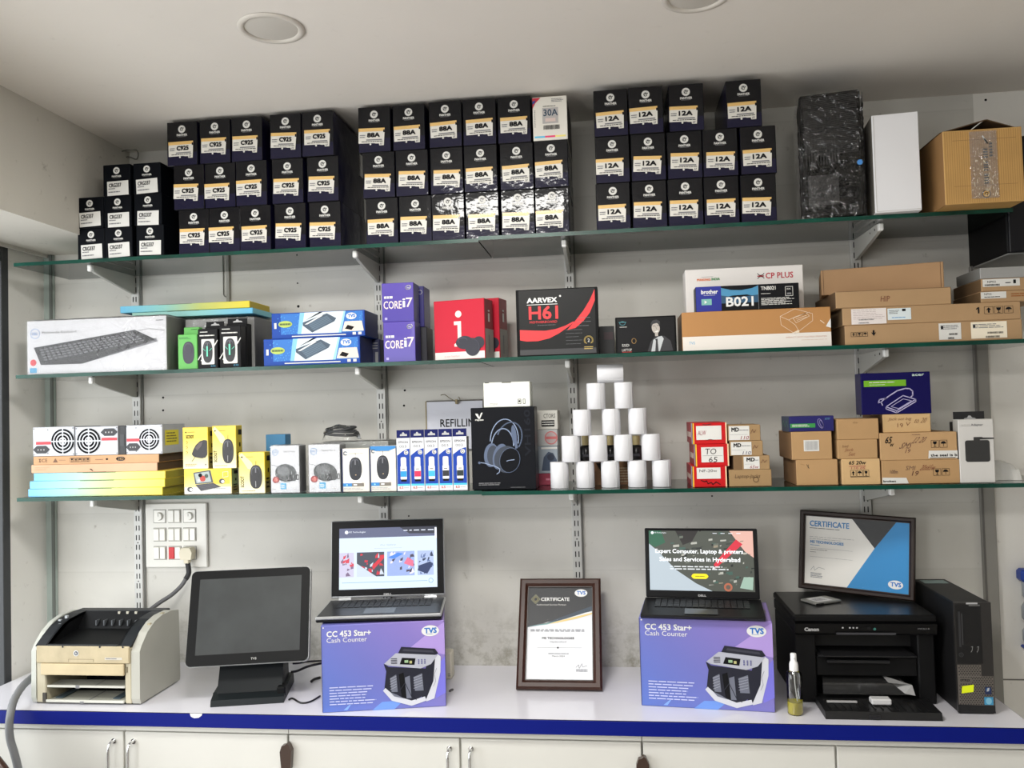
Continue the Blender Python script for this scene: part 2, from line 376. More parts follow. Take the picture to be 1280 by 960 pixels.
pane(-1.514, XJ1 - .002, YL, -.021, Z1, 'left glass pane of the top shelf, carrying the C925 toner boxes', 1)
pane(XJ1 + .002, 1.645, YR, -.021, Z1, 'right glass pane of the top shelf, carrying the 12A toner boxes', 1)
pane(-1.51, XJ2 - .002, YL, -.021, Z2, 'left glass pane of the middle shelf under the keyboard boxes', 1)
pane(XJ2 + .002, 1.72, YR, -.021, Z2, 'right glass pane of the middle shelf under the motherboard box', 1)
pane(-1.51, XJ3 - .002, YL, -.021, Z3, 'left glass pane of the bottom shelf under the mouse boxes', 1)
pane(XJ3 + .002, 1.75, YR, -.021, Z3, 'right glass pane of the bottom shelf under the paper roll pyramid', 1)
# cover strip and slotted strap on the wall behind the top left shelf
m = MB().box(-.905, -.01, 1.95, -.892, 0, 2.35, mat((150, 148, 140), .5), .002).box(-.992, -.003, 1.95, -.905, 0, 2.35, mat((205, 203, 196), .6)); tag(m.build('cable_trunking'), 'narrow grey cable trunking on the wall above the blue keyboard boxes', 'cable trunking')
def oval(m, cx, z0, z1, r, y, mt):
    P = [(cx - r, y, z0 + r), (cx - r, y, z1 - r), (cx - r * .7, y, z1 - r * .3), (cx, y, z1), (cx + r * .7, y, z1 - r * .3), (cx + r, y, z1 - r), (cx + r, y, z0 + r), (cx + r * .7, y, z0 + r * .3), (cx, y, z0), (cx - r * .7, y, z0 + r * .3), (cx - r, y, z0 + r)]
    m.tube(P, .0018, mt, 6, 2)
m = MB(); a = U(282, 337, Y=-.01); b = U(282, 371, Y=-.01); c = U(281, 300, Y=-.01)
lk = mat((112, 112, 106), .5); oval(m, a.x, b.z, a.z, .011, -.007, lk); oval(m, a.x, a.z + .003, c.z, .011, -.007, lk); tag(m.build('hanging_strap'), 'two long oval steel links hanging on the wall beside the grey trunking', 'steel links')
m = MB(); q = [U(x, y, Y=yy) for x, y, yy in ((132, 204, -.02), (142, 196, -.05), (150, 190, -.05), (163, 187, -.03), (172, 189, -.03), (171, 199, -.03), (160, 196, -.02), (150, 200, -.02), (147, 206, -.02))]
m.tube(q, .0025, mat((120, 118, 110), .6)); tag(m.build('wire_loop'), 'loose grey wire loop on the wall above the smallest toner boxes', 'wire')
# small wall holes and scuffs as recessed dark dots
m = MB()
for x, y, r in ((373, 383, .005), (204, 497, .004), (204, 513, .004), (506, 488, .004), (505, 507, .004), (1232, 125, .004), (511, 645, .003), (890, 620, .003), (372, 354, .003), (1086, 468, .003)):
    c = U(x, y, Y=0); m.cyl((c.x, .0, c.z), (c.x, -.0012, c.z), r, INK, 8)
tag(m.build('wall_plug_hole'), 'scattered dark screw holes left in the back wall board', 'screw holes')['kind'] = 'stuff'

# ------------------------------------------------------------------ counter and cabinets
topm = mat((226, 225, 232), .22, coat=.3, name='white_laminate'); blue = mat((2, 20, 116), .45, spec=.2, name='blue_edge_band')
r = thing('worktop', 'long white laminate worktop with a blue front edge', 'worktop', (0, YC, .708))
m = MB().box(-1.60, .0025, 0, 1.571, -YC, .042, topm, .001); m.box(-1.60, .0, .041, 1.571, .0025, .042, INK); m.build('top_board', r)
m = MB().box(-1.60, -.0005, .0, 1.571, .0025, .0405, blue, .001); c = U(245, 895, Y=YC - .001)
m.face((c.x - .02, -.0006, .028), (1, 0, 0), (0, 0, 1), .04, .014).poly([(0, 1), (.1, .3), (.35, 0), (.7, .1), (.95, .6), (1, 1)], mat((236, 234, 226), .6)); m.box(1.569, 0, 0, 1.5725, -YC, .0405, blue); m.build('edge_band', r)
cabm = mat((214, 213, 206), .4, var=.02, bscale=5, name='white_cabinet_laminate')
XG = [-1.60] + [U(x, 918, Y=-.47).x for x in (155, 360, 575, 802, 1044)] + [1.56]
for k in range(3):
    x0, xm, x1 = XG[2 * k], XG[2 * k + 1], XG[2 * k + 2]
    r = thing('base_cabinet', ['white double-door base cabinet under the beige printer', 'white double-door base cabinet under the framed certificate', 'white double-door base cabinet under the black printer'][k], 'cabinet', ((x0 + x1) / 2, -.47, 0), 0, 'base cabinets under the worktop')
    ox = (x0 + x1) / 2
    MB().box(x0 - ox + .001, .016, .08, x1 - ox - .001, .46, .706, cabm).box(x0 - ox + .01, .05, 0, x1 - ox - .01, .44, .08, mat((60, 60, 60), .6)).box(x0 - ox + .001, .004, .685, x1 - ox - .001, .017, .706, cabm).build('body', r)
    for side, (a, b) in enumerate(((x0, xm), (xm, x1))):
        d = MB().box(a - ox + .003, 0, .085, b - ox - .003, .016, .682, cabm, .0015).build('door', r)
        hx = (b - ox - .032) if side == 0 else (a - ox + .032)
        hz = .655 if k < 2 else .60
        MB().tube([(hx, 0, hz), (hx, -.02, hz), (hx, -.03, hz - .012), (hx, -.031, hz - .06), (hx, -.03, hz - .108), (hx, -.02, hz - .12), (hx, 0, hz - .12)], .0045, CHROME, 8, 3).cyl((hx, .0, hz), (hx, -.004, hz), .008, CHROME, 12).build('handle', d)
        if side == 1 and k < 2:
            lx = b - ox; MB().prism([(-.014, -.05), (-.018, .0), (-.012, .018), (-.004, .02), (.004, .026), (.010, .022), (.018, .004), (.014, -.05)], -.022, -.003, mat((58, 40, 30), .35, coat=.3), 'Y').build('lock', d).location = (lx, 0, hz - .015 if k == 0 else hz - .03)

# ------------------------------------------------------------------ cartons
def fdims(x0, x1, yt, Y, zb, yb):
    ym = (yt + yb) / 2; a = U(x0, ym, Y=Y); b = U(x1, ym, Y=Y); t = U((x0 + x1) / 2, yt, Y=Y)
    return (a.x + b.x) / 2, b.x - a.x, t.z - zb
def seams(m, W, D, H, dark, front=False):
    """closing seam and tape on the top, glue seam on the side"""
    m.box(-W / 2 + .002, D * .5 - .0006, H, W / 2 - .002, D * .5 + .0006, H + .0003, dark)
    return m
def body(m, W, D, H, mt, b=.0015, side=None, top=None, lean=0):
    if side is None and top is None: m.box(-W / 2, 0, 0, W / 2, D, H, mt, b)
    else:
        m.box(-W / 2, 0, 0, W / 2, D, H, mt, b)
        e = .0002
        if side:
            for s in (-1, 1):
                x = s * (W / 2 + e); V = [(x, b, b), (x, D - b, b), (x, D - b, H - b), (x, b, H - b)]; m.add(V, [(0, 1, 2, 3) if s > 0 else (3, 2, 1, 0)], side)
        if top: m.add([(-W / 2 + b, b, H + e), (W / 2 - b, b, H + e), (W / 2 - b, D - b, H + e), (-W / 2 + b, D - b, H + e)], [(0, 1, 2, 3)], top)
    return m
def carton(name, label, cat, px, Y, zb, D, mt, art=None, group=None, yaw=0, side=None, top=None, parts=None, b=.0015, H=None, W=None):
    """px = (x0, x1, y_top, y_bottom) of its front face; Y the plane of that face; zb what it stands on"""
    xc, w_, h_ = fdims(px[0], px[1], px[2], Y, zb, px[3])
    W = W or w_; H = H or h_
    m = MB(); body(m, W, D, H, mt, b, side, top)
    m.face((-W / 2, 0, 0), (1, 0, 0), (0, 0, 1), W, H)
    if art: art(m, W, H, D)
    if parts:
        r = thing(name, label, cat, (xc, Y, zb), yaw, group); m.build('carton', r)
        for pn, fn in parts:
            q = MB().face((-W / 2, -.0004, 0), (1, 0, 0), (0, 0, 1), W, H); fn(q, W, H, D); q.build(pn, r)
        # turn about the middle of the box, not its front edge
        if yaw: off = Vector((0, D / 2, 0)); off.rotate(Matrix.Rotation(yaw, 3, 'Z')); r.location = Vector((xc, Y + D / 2, zb)) - off
    else:
        r = tag(m.build(name, None, (xc, Y, zb), yaw), label, cat, group)
        if yaw: off = Vector((0, D / 2, 0)); off.rotate(Matrix.Rotation(yaw, 3, 'Z')); r.location = Vector((xc, Y + D / 2, zb)) - off
    r['_x'] = xc; del r['_x']
    return r, zb + H, xc, W

# ---- toner boxes on the top shelf
navy_a = mat((8, 8, 13), .45, coat=.5, bump=.4, bscale=9, spec=.1, name='toner_black_film'); navy_b = mat((18, 16, 44), .45, coat=.5, bump=.4, bscale=9, spec=.1, name='toner_navy_film')
LAB = mat((218, 215, 206), .45, coat=.3); AMB = mat((222, 182, 110), .45, coat=.3)
def toner(kind, W, H, D):
    r = thing('toner_box', '', 'toner box'); m = MB()
    crg = kind == 'CRG337'
    m.box(-W / 2, 0, 0, W / 2, D, H, mat((6, 9, 15), .5, spec=.1) if crg else navy_a, .0015)
    m.face((-W / 2, 0, 0), (1, 0, 0), (0, 0, 1), W, H)
    if not crg:
        m.rect(.01, .01, .99, .30, navy_b)
        for s in (-1, 1):
            x = s * (W / 2 + .0003); V = [(x, .002, .002), (x, D - .002, .002), (x, D - .002, H - .002), (x, .002, H - .002)]; m.add(V, [(0, 1, 2, 3) if s > 0 else (3, 2, 1, 0)], navy_b)
    cy = .83 if not crg else .80
    m.ell(.5, cy, .12, PAPER, 1)
    m.arc(.5, cy, .05, navy_a, .0018, 2, t0=.6, t1=5.6); m.line([(.47, cy - .02), (.50, cy + .035), (.53, cy - .01), (.57, cy + .03)], .0016, navy_a, 2)
    m.text('PANTHER', .33, cy - (.155 if not crg else .21), .67, cy - (.11 if not crg else .16), PAPER, 1, bold=.006); m.rect(.36, cy - (.175 if not crg else .235), .64, cy - (.168 if not crg else .227), GREYINK, 1)
    m.build('carton', r)
    q = MB(); 
    if crg:
        w_, h_ = W * .78, H * .46; q.face((-w_ / 2, 0, -h_ / 2), (1, 0, 0), (0, 0, 1), w_, h_)
        q.rect(0, 0, 1, 1, PAPER, 2); q.text('CRG337', .08, .58, .66, .84, INK, 3, bold=.012); q.micro(.06, .40, .5, .56, 1, GREYINK, 3); q.micro(.06, .16, .8, .34, 1, GREYINK, 3); q.build('sticker', r, (0, -.0004, H * .29))
    else:
        w_, h_ = W * .82, H * .33; q.face((-w_ / 2, 0, -h_ / 2), (1, 0, 0), (0, 0, 1), w_, h_)
        q.poly([(0, 0), (.60, 0), (.66, -.03), (.78, -.03), (.80, -.16), (.97, -.16), (1, .8), (1, 1), (0, 1)], LAB, 2); q.rect(0, .78, 1, 1, AMB, 3); q.rect(.95, .70, 1.0, .88, navy_a, 4)
        q.text(kind, .33, .38, .80, .66, INK, 4, bold=.022); q.micro(.05, .34, .27, .60, 2, GREYINK, 4, words=2); q.rect(.30, .18, .9, .26, GREYINK, 4)
        q.micro(.12, .06, .95, .16, 1, INK, 4, words=8, ragged=.1); pass
        q.ell(.46, -.07, .035, PAPER, 3); q.line([(.83, -.12), (.86, .0)], .002, GREYINK, 4); q.line([(.88, -.12), (.91, .0)], .002, GREYINK, 4); q.build('sticker', r, (0, -.0004, H * .40))
    return r
def toner_stack(kind, rows, Y, D, side_lbl):
    """rows bottom-up of (x0, x1, y0, y1) front faces"""
    ws = []; hs = []
    for r in rows:
        for (x0, x1, y0, y1) in r:
            ws.append(U(x1, (y0 + y1) / 2, Y=Y).x - U(x0, (y0 + y1) / 2, Y=Y).x); hs.append(U((x0 + x1) / 2, y0, Y=Y).z - U((x0 + x1) / 2, y1, Y=Y).z)
    W = sorted(ws)[len(ws) // 3]
    top = sum(U((r[0] + r[1]) / 2, r[2], Y=Y).z for r in rows[-1]) / len(rows[-1]); H = (top - S1) / len(rows)
    H = min(H, (ZE - .004 - S1) / len(rows))
    print('toner', kind, round(W, 4), round(H, 4))
    p = toner(kind, W, H - .0006, D); first = True
    names = ['bottom row', 'middle row', 'top row']; R = random.Random(len(kind) + len(rows))
    for k, row in enumerate(rows):
        xs = [(U(a, (c + d) / 2, Y=Y).x + U(b, (c + d) / 2, Y=Y).x) / 2 for a, b, c, d in row]
        for j in range(1, len(xs)):
            if xs[j] - xs[j - 1] < W + .001: xs[j] = xs[j - 1] + W + .001
        for j, x in enumerate(xs):
            y = Y + R.uniform(0, .006); rz = R.uniform(-.004, .004)
            lb = 'dark %s toner box, %s, %s from the left' % (kind, names[k], ORD[j])
            loc = (x, y, S1 + .0003 + k * H); g = kind + ' toner boxes on the top shelf'
            if first: o = p; o.location = loc; o['label'] = lb; o['group'] = g; first = False
            else: o = dup(p, loc, 0, lb, g)
            st = o.children[1] if o.children[1].name.startswith('sticker') else o.children[0]
            st.rotation_euler = (0, R.uniform(-.045, .045), 0); st.location = st.location + Vector((R.uniform(-.006, .004), 0, R.uniform(-.004, .004)))
toner_stack('CRG337', [[(97.5, 129, 285, 322), (130, 164, 283, 319), (169, 206, 281, 318)], [(95, 129, 247, 284), (129, 163, 245, 281), (167, 202, 242, 280)], [(128, 163, 206, 243), (164, 201, 202, 240)]], -.300, .19, 'small far left')
toner_stack('C925', [[(224, 260, 260, 316), (261, 297, 257, 312), (298, 335, 253, 310), (343, 382, 254, 309), (385, 426, 252, 308)],
    [(216, 256, 206, 260), (256, 293, 201, 257), (294, 334, 197, 253), (339, 379, 196, 253), (382, 424, 195, 252)],
    [(205, 248, 153, 206), (249, 287, 144, 201), (288, 327, 143, 196), (337, 376, 144, 195), (378, 416, 141, 195)]], -.302, .27, 'left')
toner_stack('88A', [[(457, 497, 248, 304), (499, 539, 245, 301), (540, 578, 244, 299), (583, 622, 238, 293), (626, 668, 234, 291), (669, 711, 230, 288)],
    [(452, 494, 189, 248), (494, 535, 186, 242), (538, 578, 183, 240), (579, 622, 181, 235), (624, 667, 176, 232), (667, 711, 174, 229)],
    [(447, 488, 133, 190), (489, 532, 130, 185), (535, 578, 127, 183), (578, 620, 123, 178), (621, 664, 118, 175)]], -.304, .27, 'centre')
toner_stack('12A', [[(745, 788, 229, 286), (791, 833, 225, 282), (836, 878, 222, 278), (880, 924, 220, 276), (926, 971, 216, 273)],
    [(744, 787, 169, 224), (789, 832, 166, 223), (834, 878, 163, 220), (879, 922, 160, 217), (926, 970, 155, 213)],
    [(742, 785, 112, 167), (786, 829, 109, 166), (836, 880, 104, 162), (907, 953, 97, 155)]], -.328, .27, 'right')

# white 30A carton on the centre stack
H3 = (ZE - S1) / 3
def a30(m, W, H, D):
    m.rect(.28, .38, .74, .74, mat((176, 172, 170), .5), 1); m.text('30A', .31, .55, .72, .70, mat((30, 62, 84), .5), 2, bold=.008); m.micro(.3, .76, .78, .79, 1, INK, 2, words=4)
    m.rect(.36, .42, .66, .5, mat((210, 190, 182), .6), 2); m.barcode(.3, .24, .78, .34, INK, 2)
    m.poly([(.0, .98), (.24, .98), (.08, .86), (0, .74)], mat((190, 40, 60), .5), 1); m.poly([(.0, .9), (.1, .93), (.06, .86), (0, .84)], mat((40, 60, 140), .5), 2)
    for k, c in enumerate(((90, 190, 226), (226, 60, 110), (240, 226, 130))): m.rect(.04 + .3 * k, .06, .34 + .3 * k, .10, mat(c, .5), 1)
    m.micro(.55, .86, .96, .95, 3, GREYINK, 1); m.micro(.04, .3, .08, .7, 14, GREYINK, 1, words=1)
zt = S1 + .0005 + 2 * min(((sum(U((r[0] + r[1]) / 2, r[2], Y=-.304).z for r in [(447, 488, 133), (489, 532, 130), (535, 578, 127), (578, 620, 123), (621, 664, 118)]) / 5) - S1) / 3, (ZE - .004 - S1) / 3)
r30, *_ = carton('toner_carton', 'white 30A toner carton with a red corner on top of the centre stack', 'toner box', (666, 709, 117, 174), -.304, zt, .27, mat((222, 218, 208), .45), a30, side=mat((70, 64, 60), .5), H=.138)

# stretch-wrapped black computer case
def wrapcase():
    a = U(994, 200, Y=-.322); b = U(1072, 200, Y=-.322); W = b.x - a.x; H = U(1030, 115, Y=-.322).z - S1 - .002; D = .27
    r = thing('computer_case', 'black computer case wrapped in crinkled clear stretch film on the top shelf', 'computer case', ((a.x + b.x) / 2, -.322, S1 + .001))
    m = MB(); bk = mat((12, 12, 13), .5, spec=.15, name='case_black'); m.box(-W / 2 + .004, .004, .002, W / 2 - .004, D, H - .004, bk, .006)
    m.face((-W / 2, .003, 0), (1, 0, 0), (0, 0, 1), W, H)
    for k in range(44): m.rect(.08, .50 + k * .0105, .92, .504 + k * .0105, mat((52, 52, 54), .5))
    for k in range(12): m.rect(.10 + k * .045, .42, .125 + k * .045, .86, mat((20, 20, 22), .5), 1)
    m.rect(.12, .1, .6, .34, mat((18, 18, 20), .4), 0); m.build('case', r)
    R = random.Random(5); q = MB(); V = []; nx, nz = 26, 44
    for j in range(nz + 1):
        for i in range(nx + 1):
            u = i / nx; v = j / nz; fold = .0022 * abs(math.sin(9 * v * 3.1 + 4 * u + 1.5 * math.sin(7 * u + 3 * v))) * (1 if v < .62 else .3) + .0005 * R.random()
            V.append((-W / 2 + W * u, -fold - .001, H * v))
    q.add(V, [(j * (nx + 1) + i, j * (nx + 1) + i + 1, (j + 1) * (nx + 1) + i + 1, (j + 1) * (nx + 1) + i) for j in range(nz) for i in range(nx)], film('stretch_film', (.93, .93, .93), .0, .10, .9, 22, whiten=.0), True)
    for s in (-1, 1): 
        V = []
        for j in range(nz + 1):
            for i in range(6): V.append((s * (W / 2 + .001 + .003 * R.random()), D * i / 5, H * j / nz))
        q.add(V, [(j * 6 + i, j * 6 + i + 1, (j + 1) * 6 + i + 1, (j + 1) * 6 + i) for j in range(nz) for i in range(5)], _film_side, True)
    q.build('stretch_wrap', r)
    m = MB().face((-W / 2, -.0065, 0), (1, 0, 0), (0, 0, 1), W, H); [m.ell(.93, .405, .045, mat((60, 130, 200), .4), 0, rb=.02, rot=q * PI / 3, seg=10) for q in range(3)]; m.build('sticker', r); r.rotation_euler.z = -.17; r.location = r.location + Vector((.012, -.012, 0))
_film_side = film('stretch_film_side', (.9, .9, .9), .0, .25, .5, 22)
wrapcase()

# tall plain white carton overhanging the shelf
Yw = -.362
def aw(m, W, H, D):
    m.line([(.04, .985), (.04, .015), (.985, .015)], .0012, mat((180, 178, 174), .6), 1)
rw, ztop, xw, Ww = carton('tall_carton', 'tall plain white carton overhanging the top shelf', 'carton', (1099, 1156, 141, 262), Yw, S1 + .001, .30, mat((224, 224, 226), .5), aw, yaw=-.10, side=mat((120, 116, 108), .6))

# open brown carton
def brown():
    Y = -.415; a = U(1180, 205, Y=Y); b = U(1279, 205, Y=Y); W = b.x - a.x; zb = S1 + .001; H = U(1230, 161, Y=Y).z - zb; D = .34
    r = thing('open_carton', 'brown corrugated carton with open dark flaps at the right end of the top shelf', 'carton', ((a.x + b.x) / 2, Y, zb))
    k1 = mat((196, 154, 90), .55, coat=.25, var=.08, bscale=12); t = .004; dk = mat((84, 60, 34), .8)
    m = MB().box(-W / 2, 0, 0, W / 2, t, H, k1, .001).box(-W / 2, D - t, 0, W / 2, D, H, k1, .001).box(-W / 2, t, 0, -W / 2 + t, D - t, H, mat((140, 104, 62), .7), .001).box(W / 2 - t, t, 0, W / 2, D - t, H, k1, .001).box(-W / 2 + t, t, 0, W / 2 - t, D - t, t, k1)
    m.face((-W / 2, 0, 0), (1, 0, 0), (0, 0, 1), W, H)
    R = random.Random(9)
    for k in range(34): u = .02 + k * .029; m.rect(u, .01, u + .006, .985, mat((168, 126, 70), .6), 0)
    for k in range(16): m.rect(.50, .22 + k * .035, .56, .22 + k * .035 + (.022 if k % 5 else .004), INK, 1)
    for k in range(5): m.rect(.58, .62 + k * .04, .62, .648 + k * .04, INK, 1)
    m.line([(.12, .86), (.92, .86)], .0012, mat((150, 112, 62), .6), 1); m.line([(.12, .24), (.92, .24)], .0012, mat((150, 112, 62), .6), 1)
    m.ell(.52, .12, .055, INK, 1); m.ell(.52, .12, .042, k1, 2); m.arc(.52, .12, .02, INK, .002, 3)
    m.build('carton', r)
    q = MB().face((-W / 2, -.001, 0), (1, 0, 0), (0, 0, 1), W, H)
    tape = film('packing_tape', (.97, .94, .86), .10, .12, .6, 60, whiten=.10)
    q.rect(.33, .06, .68, .97, tape, 0)
    for k in range(60):
        u = .34 + R.random() * .33; v = .08 + R.random() * .5; q.rect(u, v, u + .008, v + .012 + .02 * R.random(), mat((236, 222, 190), .4), 1)
    q.line([(.50, .90), (.56, .80), (.52, .86)], .004, PAPER, 2); q.build('clear_tape', r)
    f = MB(); f.add([(-W / 2, 0, H), (W / 2, 0, H), (W / 2 - .02, .09, H - .03), (-W / 2 + .02, .09, H - .03)], [(0, 1, 2, 3)], dk)
    f.build('front_flap', r)
    f = MB(); f.prism([(-W / 2 - .0, H), (W * .10, H + .030), (W * .10, H + .033), (-W / 2 - .0, H + .003)], .02, D - .02, dk, 'Y'); f.build('left_flap', r)
    f = MB(); f.prism([(W / 2, H), (W * .11, H + .030), (W * .11, H + .033), (W / 2, H + .003)], .02, D - .02, dk, 'Y'); f.build('right_flap', r)
    s = MB(); s.tube([(W * -.12, .01, H + .002), (W * .09, .025, H + .034)], .0014, PAPER, 6, 1); s.build('tie_string', r)
brown()

# ------------------------------------------------------------------ printed motifs
def mouse_art(m, cx, cy, ra, rb, col, l=1, rot=0, wheel=True, cable=True):
    """ra, rb as fractions of the face width / height"""
    k = m.W / m.H
    def E(da, db, sa, sb, c, ll): 
        P = []
        for i in range(26):
            t = 2 * PI * i / 26; x = abs(math.cos(t)) ** .8 * math.copysign(1, math.cos(t)) * ra * sa + da * ra; y = (abs(math.sin(t)) ** .85 * math.copysign(1, math.sin(t)) * rb * sb + db * rb) / k
            P.append((cx + x * math.cos(rot) - y * math.sin(rot), cy + (x * math.sin(rot) + y * math.cos(rot)) * k))
        m.poly(P, c, ll)
    if cable: m.line([(cx, cy + rb * .9), (cx + .01, cy + rb * 1.35)], .0012, col, l)
    lite = mat((74, 74, 84), .4); E(0, 0, 1, 1, col, l); E(-.05, .42, .66, .45, lite, l + 1); E(-.02, .34, .60, .42, col, l + 2)
    if wheel: m.rect(cx - ra * .09, cy + rb * .35, cx + ra * .09, cy + rb * .75, mat((110, 110, 116), .4), l + 3)
def logo_oval(m, cx, cy, ra, txt, l=2, bgc=None, fg=(40, 110, 190)):
    m.ell(cx, cy, ra, bgc or WHITE, l, rb=ra * m.W / m.H * .62); m.text(txt, cx - ra * .68, cy - ra * .28 * m.W / m.H, cx + ra * .68, cy + ra * .30 * m.W / m.H, mat(fg, .5), l + 1, bold=.004)
def icons(m, a, b, c, d, n, l=1, kinds='gucu'):
    w_ = (c - a) / n; e = .0009
    for i in range(n):
        x = a + i * w_; x1 = x + w_ * .86; m.line([(x, b), (x1, b), (x1, d), (x, d), (x, b)], e, INK, l); cx = (x + x1) / 2; h = d - b; q = w_ * .86; kd = kinds[i % len(kinds)]
        if kd == 'g': m.poly([(cx - q * .28, d - h * .15), (cx + q * .28, d - h * .15), (cx + q * .2, b + h * .5), (cx, b + h * .42), (cx - q * .2, b + h * .5)], INK, l); m.rect(cx - q * .04, b + h * .15, cx + q * .04, b + h * .5, INK, l); m.rect(cx - q * .18, b + h * .1, cx + q * .18, b + h * .17, INK, l)
        elif kd == 'u': m.ell(cx, b + h * .52, q * .36, INK, l, rb=h * .34, arc=(0, PI)); m.rect(cx - q * .03, b + h * .15, cx + q * .03, b + h * .6, INK, l)
        else: m.poly([(cx - q * .3, b + h * .55), (cx, d - h * .1), (cx + q * .3, b + h * .55), (cx + q * .1, b + h * .55), (cx + q * .1, b + h * .15), (cx - q * .1, b + h * .15), (cx - q * .1, b + h * .55)], INK, l)
def keyboard_art(m, P, l=1, body_c=(70, 70, 74), key_c=(96, 96, 100), nx=18, ny=5, wid=True):
    """P: four corners (near-left, near-right, far-right, far-left) of the drawn keyboard"""
    m.poly(P, mat(body_c, .5), l)
    def B(s, t): return tuple((1 - t) * ((1 - s) * P[0][i] + s * P[1][i]) + t * ((1 - s) * P[3][i] + s * P[2][i]) for i in (0, 1))
    for i in range(nx):
        for j in range(ny):
            s0 = .03 + .94 * i / nx; t0 = .12 + .76 * j / ny; s1 = s0 + .94 / nx * .78; t1 = t0 + .76 / ny * .72
            m.poly([B(s0, t0), B(s1, t0), B(s1, t1), B(s0, t1)], mat(key_c, .5), l + 1)

# ------------------------------------------------------------------ middle shelf, left to right
wrap_film = film('plastic_wrap', (.985, .985, .985), .005, .08, .28, 16, whiten=.04, fres=1.25)
def wrap(q, W, H, D, ex=.002, f=None):
    R = random.Random(int(W * 1e4)); f = f or wrap_film
    for (O, u, v, w_, h_, n) in (((-W / 2 - ex, -ex, 0), (1, 0, 0), (0, 0, 1), W + 2 * ex, H + ex, (0, -1, 0)), ((W / 2 + ex, 0, 0), (0, 1, 0), (0, 0, 1), D, H + ex, (1, 0, 0)), ((-W / 2 - ex, 0, H + ex), (1, 0, 0), (0, 1, 0), W + 2 * ex, D, (0, 0, 1))):
        nx, ny = 24, 12; V = []
        for j in range(ny + 1):
            for i in range(nx + 1):
                V.append(Vector(O) + Vector(u) * (w_ * i / nx) + Vector(v) * (h_ * j / ny) + Vector(n) * (.0006 * R.random() + .0016 * abs(math.sin(i * .9 + j * 1.7 + math.sin(j)))))
        q.add(V, [(j * (nx + 1) + i, j * (nx + 1) + i + 1, (j + 1) * (nx + 1) + i + 1, (j + 1) * (nx + 1) + i) for j in range(ny) for i in range(nx)], f, True)
dellw = mat((206, 206, 209), .45)
def art_kb(m, W, H, D):
    keyboard_art(m, [(.10, .17), (.42, .17), (.93, .50), (.79, .74)], 1, nx=2, ny=2) if False else None
    P = [(.10, .18), (.40, .17), (.93, .56), (.78, .76), (.05, .50)]
    m.poly([(.10, .17), (.40, .17), (.94, .53), (.93, .60), (.40, .22), (.10, .22)], mat((120, 120, 126), .5), 1)
    m.poly(P, mat((30, 30, 34), .5), 2)
    def L(s, t): # s along length, t across
        a = (.09 + (.78 - .05) * s * .98, .48 + .26 * s); b = (.13 + .78 * s, .22 + .33 * s * (1 if s > .4 else .9)); return (a[0] + (b[0] - a[0]) * t, a[1] + (b[1] - a[1]) * t)
    for i in range(20):
        for j in range(5):
            s0 = i / 20 * .95; t0 = .06 + j * .18; m.poly([L(s0, t0), L(s0 + .032, t0), L(s0 + .032, t0 + .11), L(s0, t0 + .11)], mat((104, 104, 110), .5), 3)
    m.line([(.80, .74), (.88, .77), (.99, .73)], .0012, GREYINK, 2)
    m.arc(.06, .76, .033, mat((60, 130, 200), .5), .0012, 1); m.text('DELL', .040, .735, .080, .785, mat((60, 130, 200), .5), 1)
    m.text('Multimedia Keyboard', .11, .74, .36, .80, GREYINK, 1); m.micro(.93, .90, .98, .94, 1, GREYINK, 1, words=1, ragged=0)
    m.ell(.045, .22, .022, mat((206, 60, 70), .5), 1); m.rect(.02, .03, .07, .12, mat((80, 160, 200), .5), 1)
rk, zk, xk, wk = carton('keyboard_box', 'long white keyboard carton in crinkled plastic wrap at the left end of the middle shelf', 'keyboard box', (34, 208, 398, 467), -.290, S2 + .001, .15, dellw, art_kb, yaw=.0, parts=[('plastic_wrap', wrap)], side=mat((150, 148, 144), .5))
# second wrapped carton behind the mice
rk2, zk2, xk2, wk2 = carton('keyboard_box', 'grey looking wrapped carton behind the black and green mouse boxes', 'keyboard box', (232, 318, 398, 460), -.205, S2 + .001, .165, mat((140, 140, 138), .5), None, parts=[('plastic_wrap', wrap)], side=mat((128, 128, 128), .5))
cy = gradmat('cyan_to_yellow_print', [(0, (96, 180, 216)), (.35, (130, 190, 180)), (.62, (176, 186, 100)), (1, (222, 202, 40))], (1, 0, 0), .45)
cy2 = gradmat('teal_to_blue_print', [(0, (150, 196, 180)), (.6, (130, 190, 190)), (1, (96, 178, 214))], (1, 0, 0), .45)
olive = mat((126, 124, 30), .5)
def lip(m, W, H, D):
    m.line([(.3, .96), (.56, .96)], .0012, mat((70, 80, 60), .6), 1)
za = zk2 + .0125
c2, zc2, *_ = carton('slim_carton', 'slim light blue carton lying under the yellow tipped one above the mouse boxes', 'slim carton', (165, 316, 390.5, 398), -.205, za, .165, cy2, lip, side=mat((120, 190, 200), .5), H=.0195)
c1, _, _, _ = carton('slim_carton', 'slim cyan to yellow carton topmost of the pile above the mouse boxes', 'slim carton', (150, 312, 380.5, 390), -.207, za + .020, .165, cy, lip, side=mat((184, 160, 30), .5), H=.0235, yaw=.0)
